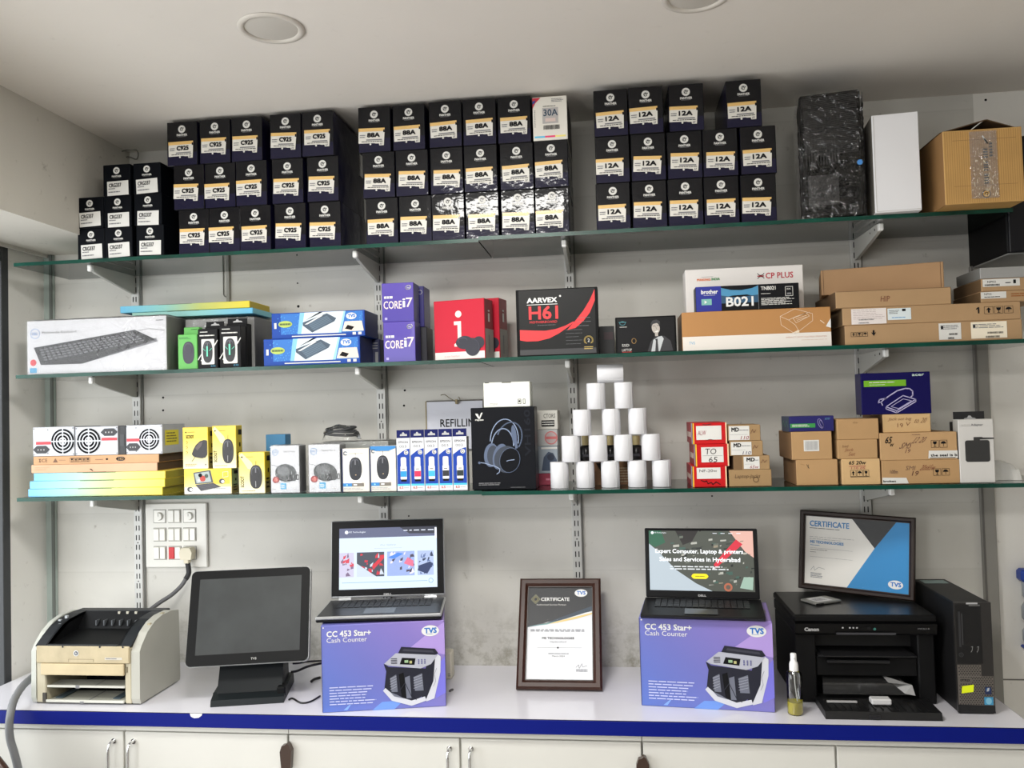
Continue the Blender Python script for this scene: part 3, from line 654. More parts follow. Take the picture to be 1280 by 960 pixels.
# support: third wrapped carton under the left part of the slim ones
# mouse boxes
green = mat((96, 176, 84), .5)
def art_gm(m, W, H, D):
    mouse_art(m, .55, .47, .30, .32, mat((54, 52, 64), .45), 1, cable=False, wheel=False); m.micro(.08, .86, .7, .93, 2, mat((60, 120, 60), .5), 1)
carton('mouse_box', 'green mouse box standing in front on the middle shelf', 'mouse box', (222.5, 246.5, 418, 461.5), -.288, S2 + .001, .028, green, art_gm, 'green mouse boxes')
carton('mouse_box', 'green mouse box mostly hidden behind the front green one', 'mouse box', (230, 249, 409, 461), -.255, S2 + .001, .025, green, lambda m, W, H, D: m.micro(.5, .93, .9, .96, 1, INK, 1), 'green mouse boxes')
mb = mat((18, 18, 20), .5, spec=.2)
def art_bm(m, W, H, D):
    m.rrect(.18, .10, .84, .74, .04, PAPER, 1); m.line([(.16, .2), (.9, .62)], .004, PAPER, 0); m.line([(-.0, .22), (.18, .36)], .003, PAPER, 1); m.line([(.84, .56), (1, .7)], .003, PAPER, 1)
    mouse_art(m, .5, .42, .25, .28, mat((24, 26, 28), .4), 2, cable=False); m.rect(.45, .3, .53, .56, mat((110, 214, 180), .5), 7)
    m.line([(.28, .50), (.40, .44)], .0015, mat((110, 214, 180), .5), 7); m.line([(.72, .50), (.60, .44)], .0015, mat((110, 214, 180), .5), 7)
    m.micro(.1, .80, .85, .86, 1, PAPER, 1, words=3); m.micro(.12, .90, .5, .94, 1, PAPER, 1, words=2, ragged=0); m.text('K70', .66, .03, .88, .08, mat((70, 150, 180), .5), 1)
def tab(q, W, H, D):
    q.add([(-W / 2 + .003, .003, H), (W / 2, .003, H), (W / 2, .004, H + .018), (-W / 2 + .003, .004, H + .018)], [(0, 1, 2, 3)], mb); q.add([(-W / 2 + .003, .005, H), (W / 2, .005, H), (W / 2, .005, H + .018), (-W / 2 + .003, .005, H + .018)], [(3, 2, 1, 0)], mb)
    q.face((-W / 2, .0028, H), (1, 0, 0), (0, 0, 1), W, .018); q.poly([(.3, .25), (.78, .25), (.72, .5), (.6, .55), (.56, .8), (.48, .8), (.45, .55), (.34, .5)], LGREY, 0)
for i, (x0, x1, yt, lb) in enumerate(((247.5, 272, 411, 'black gaming mouse box with hang tab, next to the green one'), (274.5, 301, 407, 'black gaming mouse box with hang tab, beside the wrapped grey carton'))):
    carton('mouse_box', lb, 'mouse box', (x0, x1, yt, 460.5 - i), -.290, S2 + .001, .038, mb, art_bm, 'black mouse boxes', side=mat((22, 22, 24), .4))
    carton('mouse_box', ['black mouse box with hang tab behind the left black one', 'black mouse box with hang tab behind the right black one'][i], 'mouse box', (x0 + 9, x1 + 8, yt - 2.5, 460), -.248, S2 + .001, .036, mb, None, 'black mouse boxes', parts=[('hang_tab', tab)])
# blue keyboard boxes
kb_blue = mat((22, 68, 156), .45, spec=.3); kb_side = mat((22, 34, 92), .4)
speck = mat((70, 160, 220), .4)
def art_tvs(m, W, H, D):
    R = random.Random(4)
    m.rect(.10, .16, .36, .96, mat((38, 110, 190), .45), 0); m.rect(.66, .16, .98, .96, mat((38, 110, 190), .45), 0)
    for k in range(110):
        u = R.choice([R.uniform(.06, .36), R.uniform(.66, .98)]); v = R.uniform(.16, .92); s = R.uniform(.004, .010); m.rect(u, v, u + s, v + s * W / H, speck, 1)
    m.poly([(.32, .16), (.72, .16), (.78, .98), (.36, .98)], mat((214, 226, 234), .45), 2); m.poly([(.28, .16), (.32, .16), (.36, .98), (.31, .98)], mat((130, 190, 226), .45), 2); m.poly([(.72, .16), (.75, .16), (.80, .98), (.78, .98)], mat((150, 200, 230), .45), 2)
    m.poly([(.44, .20), (.68, .60), (.70, .72), (.60, .92), (.34, .60), (.34, .48)], mat((66, 82, 98), .5), 3)
    m.poly([(.46, .26), (.66, .60), (.60, .84), (.38, .58)], mat((92, 112, 130), .5), 4)
    for k in range(6): m.line([(.385 + k * .014, .56 - k * .055), (.60 + k * .011, .83 - k * .045)], .0012, mat((50, 62, 76), .5), 5)
    m.poly([(.33, .60), (.36, .66), (.56, .98), (.52, .98)], INK, 4); m.poly([(.36, .52), (.39, .52), (.56, .84), (.53, .84)], WHITE, 5)
    m.ell(.15, .56, .075, mat((176, 196, 90), .5), 3, rb=.13); m.micro(.09, .48, .21, .64, 1, mat((90, 110, 60), .5), 4, words=3, ragged=0)
    m.rect(.03, .40, .055, .62, PAPER, 3)
    logo_oval(m, .86, .78, .055, 'TVS', 3)
    m.poly([(.76, .20), (.99, .20), (.97, .58), (.79, .58)], mat((226, 210, 196), .5), 3); m.poly([(.79, .30), (.86, .24), (.89, .36), (.82, .44)], INK, 4); m.rect(.87, .06, .905, .16, PAPER, 3); m.rect(.93, .06, .965, .16, PAPER, 3); m.rect(.22, .06, .80, .10, PAPER, 3)
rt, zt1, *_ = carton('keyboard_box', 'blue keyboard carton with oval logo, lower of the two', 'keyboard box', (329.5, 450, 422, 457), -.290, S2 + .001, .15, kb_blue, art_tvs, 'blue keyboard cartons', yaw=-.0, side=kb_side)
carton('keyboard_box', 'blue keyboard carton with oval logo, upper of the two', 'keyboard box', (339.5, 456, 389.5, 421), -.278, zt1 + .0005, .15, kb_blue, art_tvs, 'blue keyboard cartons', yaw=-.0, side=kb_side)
dnb = mat((20, 24, 60), .4)
carton('small_carton', 'small dark blue carton between the blue keyboards and the purple boxes', 'carton', (463, 475, 424, 453), -.15, S2 + .001, .10, dnb, lambda m, W, H, D: m.rect(.5, .1, .8, .5, GREYINK, 1).micro(.1, .6, .9, .9, 3, GREYINK, 1))
# purple processor boxes
pur = gradmat('purple_print', [(0, (66, 50, 150)), (1, (78, 58, 160))], (0, 0, 1), .4, .2); purs = mat((34, 26, 112), .4, coat=.2)
def art_i7(m, W, H, D):
    pk = mat((232, 214, 210), .4)
    m.text('CORE', .05, .33, .62, .53, pk, 1, bold=.006); m.text('i', .65, .36, .73, .58, WHITE, 1, bold=.01); m.text('7', .76, .36, .96, .60, pk, 1, bold=.006); m.rect(.07, .60, .34, .66, WHITE, 1); m.rect(.14, .605, .16, .655, pur, 2); m.rect(.22, .605, .24, .655, pur, 2)
    m.arc(.84, .87, .085, WHITE, .0022, 1, rb=.05, rot=.25, t0=.5, t1=6.4); m.text('intel', .79, .845, .89, .89, WHITE, 1); m.rrect(.08, .05, .16, .11, .01, mat((176, 170, 226), .4), 1)
r7, z7, *_ = carton('processor_box', 'purple processor box in front, lower of the stack', 'processor box', (479.5, 519, 402, 451.5), -.290, S2 + .001, .075, pur, art_i7, 'purple processor boxes', side=purs, b=.001)
carton('processor_box', 'purple processor box in front, upper of the stack', 'processor box', (477.5, 517, 353.5, 401.5), -.290, z7 + .0005, .075, pur, art_i7, 'purple processor boxes', side=purs, b=.001)
r7, z7, *_ = carton('processor_box', 'dark processor box half hidden behind the lower purple one', 'processor box', (506, 534, 409, 451), -.200, S2 + .001, .09, mat((34, 34, 44), .4), None, 'processor boxes at the back')
carton('processor_box', 'dark purple processor box half hidden behind the upper purple one', 'processor box', (500, 530, 358, 406), -.200, z7 + .0005, .09, purs, lambda m, W, H, D: m.arc(.85, .85, .08, WHITE, .0015, 1, rb=.05), 'processor boxes at the back')
# red earbud boxes
redm = mat((190, 26, 50), .45, spec=.3); redd = mat((132, 24, 36), .42)
def art_red(m, W, H, D):
    m.rect(0.01, .01, .99, .13, PAPER, 1); m.text('in-ear headset', .2, .045, .5, .08, mat((210, 160, 160), .5), 2)
    cr = mat((238, 224, 212), .5); m.ell(.49, .76, .062, cr, 1); m.poly([(.40, .64), (.54, .64), (.54, .30), (.60, .26), (.60, .22), (.40, .22), (.40, .26), (.47, .30), (.47, .58), (.40, .58)], cr, 1)
    d1 = mat((34, 34, 46), .4); d2 = mat((62, 62, 78), .4)
    m.ell(.88, .27, .11, d1, 2, rot=-.5); m.ell(.60, .28, .17, d1, 2, rb=.11); m.ell(.56, .32, .10, d2, 3, rb=.05); m.ell(.57, .31, .085, d1, 4, rb=.04); m.ell(.76, .20, .15, d1, 4, rb=.15); m.arc(.76, .20, .13, d2, .0015, 5, rb=.13, t0=-.8, t1=1.6); m.rect(.60, .22, .86, .3, d1, 4)
def side_red(q, W, H, D):
    q.face((W / 2 + .0006, 0, 0), (0, 1, 0), (0, 0, 1), D, H); q.rect(.02, .01, .98, .5, mat((150, 144, 138), .5), 0); q.rect(.4, .1, .5, .4, GREYINK, 1); q.text('i', .35, .62, .58, .82, PAPER, 1)
rr, zr, *_ = carton('earbud_box', 'red box with a white letter i and black earbuds, in front', 'earbud box', (543.5, 611, 374.5, 449), -.285, S2 + .001, .075, redm, art_red, 'red earbud boxes', yaw=-.22, side=redd, parts=[('side_print', side_red)])
carton('earbud_box', 'red box with a white letter i standing behind the front one', 'earbud box', (566, 629, 374, 447), -.198, S2 + .001, .075, redm, art_red, 'red earbud boxes', yaw=-.22, side=redd, parts=[('side_print', side_red)])
# motherboard box
jet = mat((13, 13, 14), .5, spec=.12); jet2 = mat((48, 50, 52), .35); redl = mat((222, 38, 44), .45)
def art_h61(m, W, H, D):
    m.rect(.035, .02, .965, .985, mat((19, 20, 20), .4, spec=.25), 0); m.rect(.035, .02, .965, .10, mat((50, 50, 52), .4), 0)
    m.text('AARVEX', .135, .795, .50, .865, WHITE, 2, bold=.006); m.ell(.545, .885, .012, WHITE, 2); m.rect(.135, .765, .51, .773, WHITE, 2)
    m.text('H61', .155, .545, .505, .735, redl, 2, bold=.010); m.text('MOTHERBOARD', .165, .49, .50, .525, redl, 2); m.micro(.26, .455, .48, .465, 1, GREYINK, 2, words=5, ragged=0)
    P = []; Q = []
    for k in range(13):
        t = k / 12; x = .04 + .925 * t; lo = .235 + .02 * math.sin(t * 3) + (.70 * max(0, t - .25) ** 1.9 if t > .25 else 0) * 1.25; P.append((x, lo)); Q.append((x, lo + .155 - .12 * max(0, (.55 - abs(t - .0)) < 0) * 0 + (.01 if t < .5 else .02)))
    # swoosh: broad on the left, pinched at two thirds, broad again up right
    top = [(.04, .40), (.20, .385), (.35, .375), (.48, .395), (.60, .44), (.70, .50)]; bot = [(.70, .48), (.62, .41), (.52, .33), (.40, .26), (.26, .225), (.12, .225), (.04, .245)]
    m.poly(top + bot, redl, 1); m.poly([(.62, .375), (.72, .40), (.82, .50), (.90, .62), (.965, .80), (.965, .965), (.90, .80), (.82, .65), (.73, .52), (.66, .43)], redl, 1)
    m.micro(.74, .40, .93, .58, 3, mat((90, 92, 94), .4), 1, words=2, fill=.12); m.micro(.6, .14, .80, .40, 5, mat((90, 92, 94), .4), 1, words=2, fill=.1)
    gd = mat((186, 160, 84), .4); m.arc(.875, .21, .045, gd, .0022, 2, t0=-.9, t1=4.1); m.arc(.875, .21, .055, gd, .0012, 2, t0=-.6, t1=3.8); m.text('2', .862, .185, .888, .235, PAPER, 2); m.micro(.82, .075, .93, .125, 2, gd, 2, words=2, ragged=.1)
carton('motherboard_box', 'black H61 motherboard box with a red swoosh', 'motherboard box', (645.5, 748, 360.5, 442), -.312, S2 + .001, .06, jet, art_h61, side=mat((22, 20, 20), .4))
carton('small_carton', 'black carton half hidden between the motherboard box and the suit printed box', 'carton', (735, 768, 408, 440), -.20, S2 + .001, .12, mat((24, 24, 28), .4), lambda m, W, H, D: m.rect(.6, .55, .95, .8, mat((60, 30, 40), .4), 1))
# black box with a man in a suit printed on it
def art_man(m, W, H, D):
    sk = mat((176, 168, 160), .5); gy = mat((186, 190, 192), .5); dk = mat((44, 44, 48), .5)
    m.rect(.03, .02, .97, .96, mat((21, 21, 23), .45, spec=.2), 0)
    m.arc(.12, .83, .045, mat((90, 160, 170), .5), .0018, 1, rb=.05); m.line([(.06, .86), (.18, .86)], .0018, mat((90, 160, 170), .5), 1); m.micro(.07, .71, .19, .74, 1, PAPER, 1, words=2, ragged=0)
    m.poly([(.52, .02), (.58, .30), (.66, .44), (.80, .44), (.90, .30), (.94, .02)], dk, 1); m.poly([(.58, .02), (.62, .34), (.70, .42), (.76, .44), (.79, .36), (.72, .02)], gy, 2); m.poly([(.645, .02), (.66, .30), (.65, .36), (.69, .37), (.69, .30), (.70, .02)], dk, 3)
    m.ell(.665, .665, .066, sk, 3, rb=.155, rot=.15); m.rect(.65, .44, .70, .56, sk, 2); m.poly([(.595, .70), (.585, .80), (.62, .88), (.68, .90), (.735, .85), (.735, .72), (.725, .78), (.68, .80), (.62, .78)], dk, 4); m.poly([(.64, .56), (.69, .60), (.715, .58), (.68, .54)], PAPER, 4); m.line([(.62, .72), (.66, .725)], .0012, dk, 4); m.line([(.69, .735), (.72, .73)], .0012, dk, 4); m.line([(.665, .70), (.68, .63)], .0008, dk, 4)
    m.text('SSD', .10, .18, .22, .25, PAPER, 1); m.text('LAPTOP', .10, .05, .26, .12, PAPER, 1); m.rect(.10, .02, .26, .035, mat((190, 60, 50), .5), 1); m.arc(.30, .33, .035, mat((190, 150, 90), .5), .002, 1, rb=.07)
carton('laptop_part_box', 'black box printed with a smiling person in a suit and tie', 'carton', (769.5, 845.5, 395.5, 440), -.312, S2 + .001, .07, jet, art_man)
# long brown and white carton with two boxes on it
def art_tvsp(m, W, H, D):
    m.rect(.002, .002, .998, .36, mat((226, 220, 212), .5), 1); wl = mat((232, 214, 190), .5); s = .0011
    m.line([(.665, .80), (.765, .98), (.88, .84), (.88, .66), (.785, .40), (.76, .34), (.67, .58), (.665, .80), (.72, .70), (.765, .56), (.785, .40)], s, wl, 1); m.line([(.72, .70), (.77, .78), (.86, .88)], s, wl, 1)
    m.line([(.75, .74), (.84, .86), (.86, .78), (.77, .62), (.75, .74)], s, wl, 1); m.line([(.77, .72), (.84, .80)], s, wl, 1); m.line([(.775, .68), (.845, .76)], s, wl, 1); m.poly([(.74, .36), (.785, .44), (.79, .37)], wl, 1)
    m.text('TVS', .045, .16, .085, .23, mat((90, 170, 210), .5), 2); m.text('IMPACT DOT MATRIX PRINTER', .70, .235, .97, .27, mat((196, 150, 130), .5), 2); m.micro(.80, .165, .97, .185, 1, mat((200, 170, 150), .5), 2, ragged=0)
    m.poly([(.965, .50), (.998, .46), (.998, .70), (.98, .60)], WHITE, 2); m.line([(.93, .66), (.955, .58)], .002, wl, 2)
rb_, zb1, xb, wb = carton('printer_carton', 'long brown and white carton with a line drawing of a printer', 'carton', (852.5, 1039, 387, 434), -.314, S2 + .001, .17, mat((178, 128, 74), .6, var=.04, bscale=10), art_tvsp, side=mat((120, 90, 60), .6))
def art_cp(m, W, H, D):
    rd = mat((186, 44, 60), .5)
    m.text('CP PLUS', .685, .725, .915, .85, rd, 1, bold=.002); 
    for s in (-1, 1): m.arc(.645, .79 - s * .075, .028, INK, .002, 1, rb=.06, t0=PI / 2 - s * PI / 2 + .3, t1=PI / 2 - s * PI / 2 + PI - .3)
    m.rect(.615, .775, .672, .80, mat((150, 40, 50), .5), 1)
    m.text('MAKING', .10, .735, .215, .785, mat((220, 110, 50), .5), 1, bold=.002); m.text('INDIA', .225, .74, .295, .79, mat((40, 130, 60), .5), 1, bold=.002); m.micro(.14, .815, .24, .83, 1, GREYINK, 1, words=3, ragged=0)
carton('camera_carton', 'white carton with red lettering standing on the brown and white one', 'carton', (857, 1004.5, 334, 388), -.240, zb1 + .0005, .09, mat((226, 222, 218), .5), art_cp)
def art_br(m, W, H, D):
    nb = mat((24, 36, 140), .4); m.rect(0.003, .005, .25, .995, nb, 1)
    m.text('brother', .055, .70, .215, .86, WHITE, 2, bold=.003); m.micro(.08, .635, .19, .66, 1, WHITE, 2, words=3, ragged=0); m.rect(.055, .26, .155, .50, mat((120, 180, 170), .5), 2); m.poly([(.085, .31), (.085, .45), (.11, .38)], WHITE, 3)
    m.poly([(.25, .92), (.35, .82), (.45, .80), (.55, .86), (.61, .96), (.61, .50), (.56, .56), (.50, .62), (.36, .60), (.25, .52)], mat((70, 140, 180), .45), 1); m.poly([(.25, .62), (.40, .52), (.61, .60), (.61, .3), (.25, .3)], mat((40, 80, 110), .45), 1)
    m.text('B021', .295, .16, .555, .52, WHITE, 3, bold=.006); m.text('TNB021', .635, .76, .775, .90, PAPER, 2, bold=.002); m.micro(.635, .60, .74, .64, 1, PAPER, 2, words=2); m.micro(.635, .16, .95, .46, 6, PAPER, 2, words=6)
    m.line([(.61, .02), (.61, .98)], .001, GREYINK, 2); m.line([(.87, .50), (.94, .50), (.94, .86), (.87, .86), (.87, .50)], .0014, PAPER, 2); m.text('BK', .885, .74, .925, .80, PAPER, 2); m.rect(.885, .55, .925, .62, GREYINK, 2)
carton('toner_carton', 'black and blue B021 toner carton in front of the white lettered one', 'toner box', (869.5, 999, 356, 387), -.306, zb1 + .0005, .06, mat((13, 14, 18), .45, spec=.2), art_br)
# brown cartons on the right
BRN = mat((170, 138, 100), .75, var=.05, bscale=10)
def art_long1(m, W, H, D):
    icons(m, .035, .42, .135, .64, 3, 1, 'cgu'); m.poly([(.15, .62), (.165, .42), (.18, .62), (.17, .58), (.17, .72), (.16, .72), (.16, .58)], INK, 1)
    for a, b, col in ((.535, .66, PAPER), (.715, .915, mat((238, 228, 206), .6))):
        m.rect(a, .10, b, .93, col, 1); m.micro(a + .01, .6, b - .01, .85, 3, GREYINK, 2, words=4); m.barcode(a + (b - a) * .45, .32, b - .02, .42, INK, 2); m.barcode(a + (b - a) * .4, .12, b - .04, .22, INK, 2); m.rect(a + .012, .64, a + .025, .80, INK, 2)
def art_long2(m, W, H, D):
    m.rect(.05, .04, .25, .93, mat((226, 218, 214), .6), 1); m.micro(.06, .3, .24, .9, 6, mat((170, 150, 150), .6), 2, words=6, fill=.2); m.barcode(.09, .26, .18, .33, GREYINK, 2); m.barcode(.09, .08, .15, .15, GREYINK, 2)
    m.rect(.257, .22, .39, .88, mat((214, 224, 226), .6), 1); m.micro(.265, .55, .33, .8, 3, GREYINK, 2, words=2); m.rect(.34, .7, .36, .84, INK, 2); m.micro(.28, .3, .38, .4, 1, mat((90, 150, 200), .5), 2, words=3)
    m.poly([(.764, .40), (.772, .40), (.772, .76), (.765, .76), (.754, .66), (.754, .61), (.764, .66)], INK, 1); icons(m, .80, .36, .965, .76, 3, 1, 'cgu')
def slit(m, W, H, D): m.line([(.0, .97), (1, .97)], .0008, mat((90, 66, 44), .8), 1)
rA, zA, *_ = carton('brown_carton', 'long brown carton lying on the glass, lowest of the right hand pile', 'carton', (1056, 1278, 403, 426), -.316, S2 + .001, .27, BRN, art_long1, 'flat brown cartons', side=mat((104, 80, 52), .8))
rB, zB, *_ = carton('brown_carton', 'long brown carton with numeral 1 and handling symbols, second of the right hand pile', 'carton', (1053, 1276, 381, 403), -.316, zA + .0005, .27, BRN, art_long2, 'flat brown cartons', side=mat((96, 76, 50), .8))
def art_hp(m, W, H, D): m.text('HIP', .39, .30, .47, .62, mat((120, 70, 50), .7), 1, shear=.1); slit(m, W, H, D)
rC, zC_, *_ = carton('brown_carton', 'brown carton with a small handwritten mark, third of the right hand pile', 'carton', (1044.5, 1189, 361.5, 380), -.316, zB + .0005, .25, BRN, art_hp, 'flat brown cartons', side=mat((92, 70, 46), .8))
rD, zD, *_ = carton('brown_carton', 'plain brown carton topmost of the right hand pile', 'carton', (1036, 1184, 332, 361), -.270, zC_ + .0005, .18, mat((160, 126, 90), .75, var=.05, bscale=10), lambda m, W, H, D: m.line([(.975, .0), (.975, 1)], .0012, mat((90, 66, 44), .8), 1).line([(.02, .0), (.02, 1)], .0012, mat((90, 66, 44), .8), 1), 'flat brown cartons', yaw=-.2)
def art_r1(m, W, H, D):
    m.rect(.02, .36, .58, .95, PAPER, 1); m.barcode(.05, .42, .28, .56, INK, 2); m.text('NP02', .09, .66, .22, .82, INK, 2); m.text('1', .48, .55, .52, .85, INK, 2); m.micro(.36, .55, .45, .7, 1, INK, 2, words=1); m.text('W', .66, .5, .8, .8, mat((150, 90, 40), .6), 1)
def art_r2(m, W, H, D):
    m.rect(.0, .35, .38, .95, PAPER, 1); m.text('NP02', .05, .66, .16, .85, INK, 2); m.micro(.05, .42, .34, .56, 1, INK, 2); m.micro(.45, .4, .9, .8, 2, mat((150, 90, 40), .6), 1, words=3)
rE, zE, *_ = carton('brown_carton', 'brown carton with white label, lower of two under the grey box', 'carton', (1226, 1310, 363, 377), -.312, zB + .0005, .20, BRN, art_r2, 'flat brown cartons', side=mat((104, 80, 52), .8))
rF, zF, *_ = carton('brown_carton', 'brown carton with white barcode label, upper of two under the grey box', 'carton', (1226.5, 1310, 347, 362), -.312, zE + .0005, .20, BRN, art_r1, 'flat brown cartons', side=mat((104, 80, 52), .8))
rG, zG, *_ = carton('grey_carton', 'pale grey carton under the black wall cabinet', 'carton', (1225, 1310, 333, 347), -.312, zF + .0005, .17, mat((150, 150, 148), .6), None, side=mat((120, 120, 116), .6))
# black wall cabinet
def wallrack():
    x0 = 1.655; x1 = 2.22; y0 = -.28; z0 = 2.053; z1 = 2.40; print('grey box top', zG, 'cabinet', z0)
    r = thing('wall_cabinet', 'black wall-mounted steel cabinet cut off by the right edge, above the brown cartons', 'wall cabinet', ((x0 + x1) / 2, 0, z0)); W = x1 - x0; H = z1 - z0
    bk = mat((7, 7, 9), .55, spec=.15); m = MB().box(-W / 2, y0 + .012, .004, W / 2, -.001, H, bk, .003); m.box(-W / 2 + .004, y0 + .016, 0, W / 2 - .004, -.004, .004, mat((130, 130, 128), .6)); m.build('shell', r)
    q = MB().box(-W / 2 + .002, y0, .004, W / 2 - .002, y0 + .011, H, mat((8, 9, 16), .4, spec=.3), .002)
    MB().box(W / 2 - .05, y0 - .012, H * .45, W / 2 - .035, y0, H * .55, STEEL, .002).build('handle', q.build('door', r))
wallrack()

# ------------------------------------------------------------------ bottom shelf, left to right
grad_y = gradmat('sky_to_yellow_print', [(0, (120, 196, 236)), (.3, (164, 212, 200)), (.6, (204, 214, 140)), (1, (248, 224, 84))], (1, 0, 0), .45)
zb = S3 + .001; piles = [((35, 203, 612, 623), 'lowest'), ((37, 206, 601, 612), 'middle'), ((42, 206.5, 590, 601), 'topmost')]
for px, nm in piles:
    rr, zb, *_ = carton('slim_carton', 'slim blue to yellow carton, %s of three at the left end of the bottom shelf' % nm, 'slim carton', px, -.292, zb, .20, grad_y, lambda m, W, H, D: m.rect(.38, .93, .63, .985, mat((60, 90, 60), .6), 1), 'blue to yellow slim cartons', side=mat((150, 138, 24), .5), H=.0262); zb += .0004
pink = mat((214, 172, 140), .75, var=.04, bscale=10)
def art_p2(m, W, H, D): m.micro(.03, .3, .16, .75, 3, mat((190, 146, 116), .7), 1, words=5, fill=.2); m.ell(.475, .02, .022, INK, 1, rb=.4, arc=(.2, 1.9)); m.rect(.37, 0, .6, .04, mat((120, 84, 60), .8), 1)
def art_p1(m, W, H, D):
    m.text('CE', .07, .30, .115, .72, mat((110, 80, 60), .7), 1); m.poly([(.045, .3), (.065, .3), (.055, .52), (.065, .72), (.045, .72), (.053, .52)], mat((110, 80, 60), .7), 1); m.poly([(.16, .25), (.20, .25), (.18, .75)], mat((120, 90, 70), .7), 1); m.micro(.21, .4, .28, .6, 1, mat((170, 130, 100), .7), 1)
    icons(m, .30, .25, .46, .75, 5, 1, 'gcuc'); m.micro(.50, .4, .58, .6, 1, mat((150, 110, 84), .7), 1); m.rect(.585, .42, .60, .62, INK, 1); m.rrect(.665, .28, .735, .78, .02, mat((60, 52, 46), .6), 1); m.text('24D', .68, .38, .725, .68, KRAFT, 2)
r_, zb, *_ = carton('flat_carton', 'pinkish brown flat carton, lower of the two under the power supplies', 'carton', (39, 196.5, 578, 589.5), -.292, zb, .20, pink, art_p2, 'flat brown cartons on the bottom shelf', side=mat((74, 54, 34), .8), H=.0275); zb += .0004
r_, zb, *_ = carton('flat_carton', 'brown flat carton with printed symbols, directly under the power supplies', 'carton', (41.5, 198.5, 566.5, 578), -.292, zb, .20, mat((198, 156, 116), .75, var=.04, bscale=10), art_p1, 'flat brown cartons on the bottom shelf', side=mat((74, 54, 34), .8), H=.0275); zb += .0004
# power supplies
galv = mat((178, 180, 184), .38, metal=.4, var=.05, bscale=20)
def psu(W, H, D, fan_u, plug, red, sticker=True):
    r = thing('power_supply', '', 'power supply'); m = MB().box(-W / 2, 0, 0, W / 2, D, H, galv, .0015).face((-W / 2, 0, 0), (1, 0, 0), (0, 0, 1), W, H)
    for u, v in ((.03, .06), (.97, .06), (.03, .94), (.97, .94), (fan_u - .36, .9), (fan_u - .36, .1)): 
        if 0 < u < 1: m.ell(u, v, .016, mat((110, 110, 112), .3, metal=.8), 1, seg=10)
    m.rect(red[0], red[1], red[0] + .36, red[1] + .10, mat((206, 60, 70), .5), 1)
    if sticker: m.face((W / 2, 0, 0), (0, 1, 0), (0, 0, 1), D, H); m.rect(.10, .28, .7, .80, mat((214, 200, 40), .5), 1); m.micro(.16, .36, .66, .74, 4, mat((110, 100, 30), .5), 2)
    m.build('casing', r)
    m = MB().face((-W / 2, -.0006, 0), (1, 0, 0), (0, 0, 1), W, H); rr = .27
    m.ell(fan_u, .5, rr * 1.04, galv, 0, seg=32)
    for f_ in (.94, .68, .42):
        for q in range(4): m.arc(fan_u, .5, rr * f_, INK, rr * W * .15, 1, t0=q * PI / 2 + .10 / f_, t1=(q + 1) * PI / 2 - .10 / f_, seg=8)
    for q in range(4): m.ell(fan_u + .055 * math.cos(q * PI / 2 + .78), .5 + .055 * math.sin(q * PI / 2 + .78) * W / H, .014, INK, 1, seg=8)
    m.build('fan_grille', r)
    a, b = plug; w_ = .40; m = MB().face((-W / 2, -.0006, 0), (1, 0, 0), (0, 0, 1), W, H)
    m.poly([(a, b + .13), (a + .09, b), (a + w_ - .09, b), (a + w_, b + .13), (a + w_ - .09, b + .26), (a + .09, b + .26)], mat((46, 46, 50), .5), 1)
    for k in range(3): m.rect(a + .11 + k * .07, b + .10, a + .14 + k * .07, b + .15, mat((150, 150, 150), .4), 2)
    m.build('power_socket', r); return r
for k, (px, fu, pl, rd, lb) in enumerate((((41, 93, 533.5, 566.5), .725, (.01, .10), (.08, .40), 'silver power supply with its socket at lower left, leftmost of three'), ((94, 147.5, 533, 566.5), .32, (.60, .66), (.62, .50), 'silver power supply with its socket at upper right, middle of three'), ((157.5, 203, 531, 566), .64, (.0, .12), (.02, .44), 'silver power supply with a yellow side sticker, rightmost of three'))):
    xc, W, H = fdims(px[0], px[1], px[2], -.290, zb, px[3]); r = psu(W, H, .145, fu, pl, rd, k == 2); r.location = (xc, -.290, zb); r['label'] = lb; r['group'] = 'power supplies on the flat cartons'
xc, W, H = fdims(148.5, 157, 532, -.287, zb, 566.5); tag(MB().box(-W / 2, 0, 0, W / 2, .14, H, mat((40, 42, 44), .5), .001).face((-W / 2, 0, 0), (1, 0, 0), (0, 0, 1), W, H).rect(.2, .3, .8, .7, mat((56, 58, 60), .5), 1).build('divider_block', None, (xc, -.287, zb)), 'narrow black block between the middle and right power supplies', 'block')
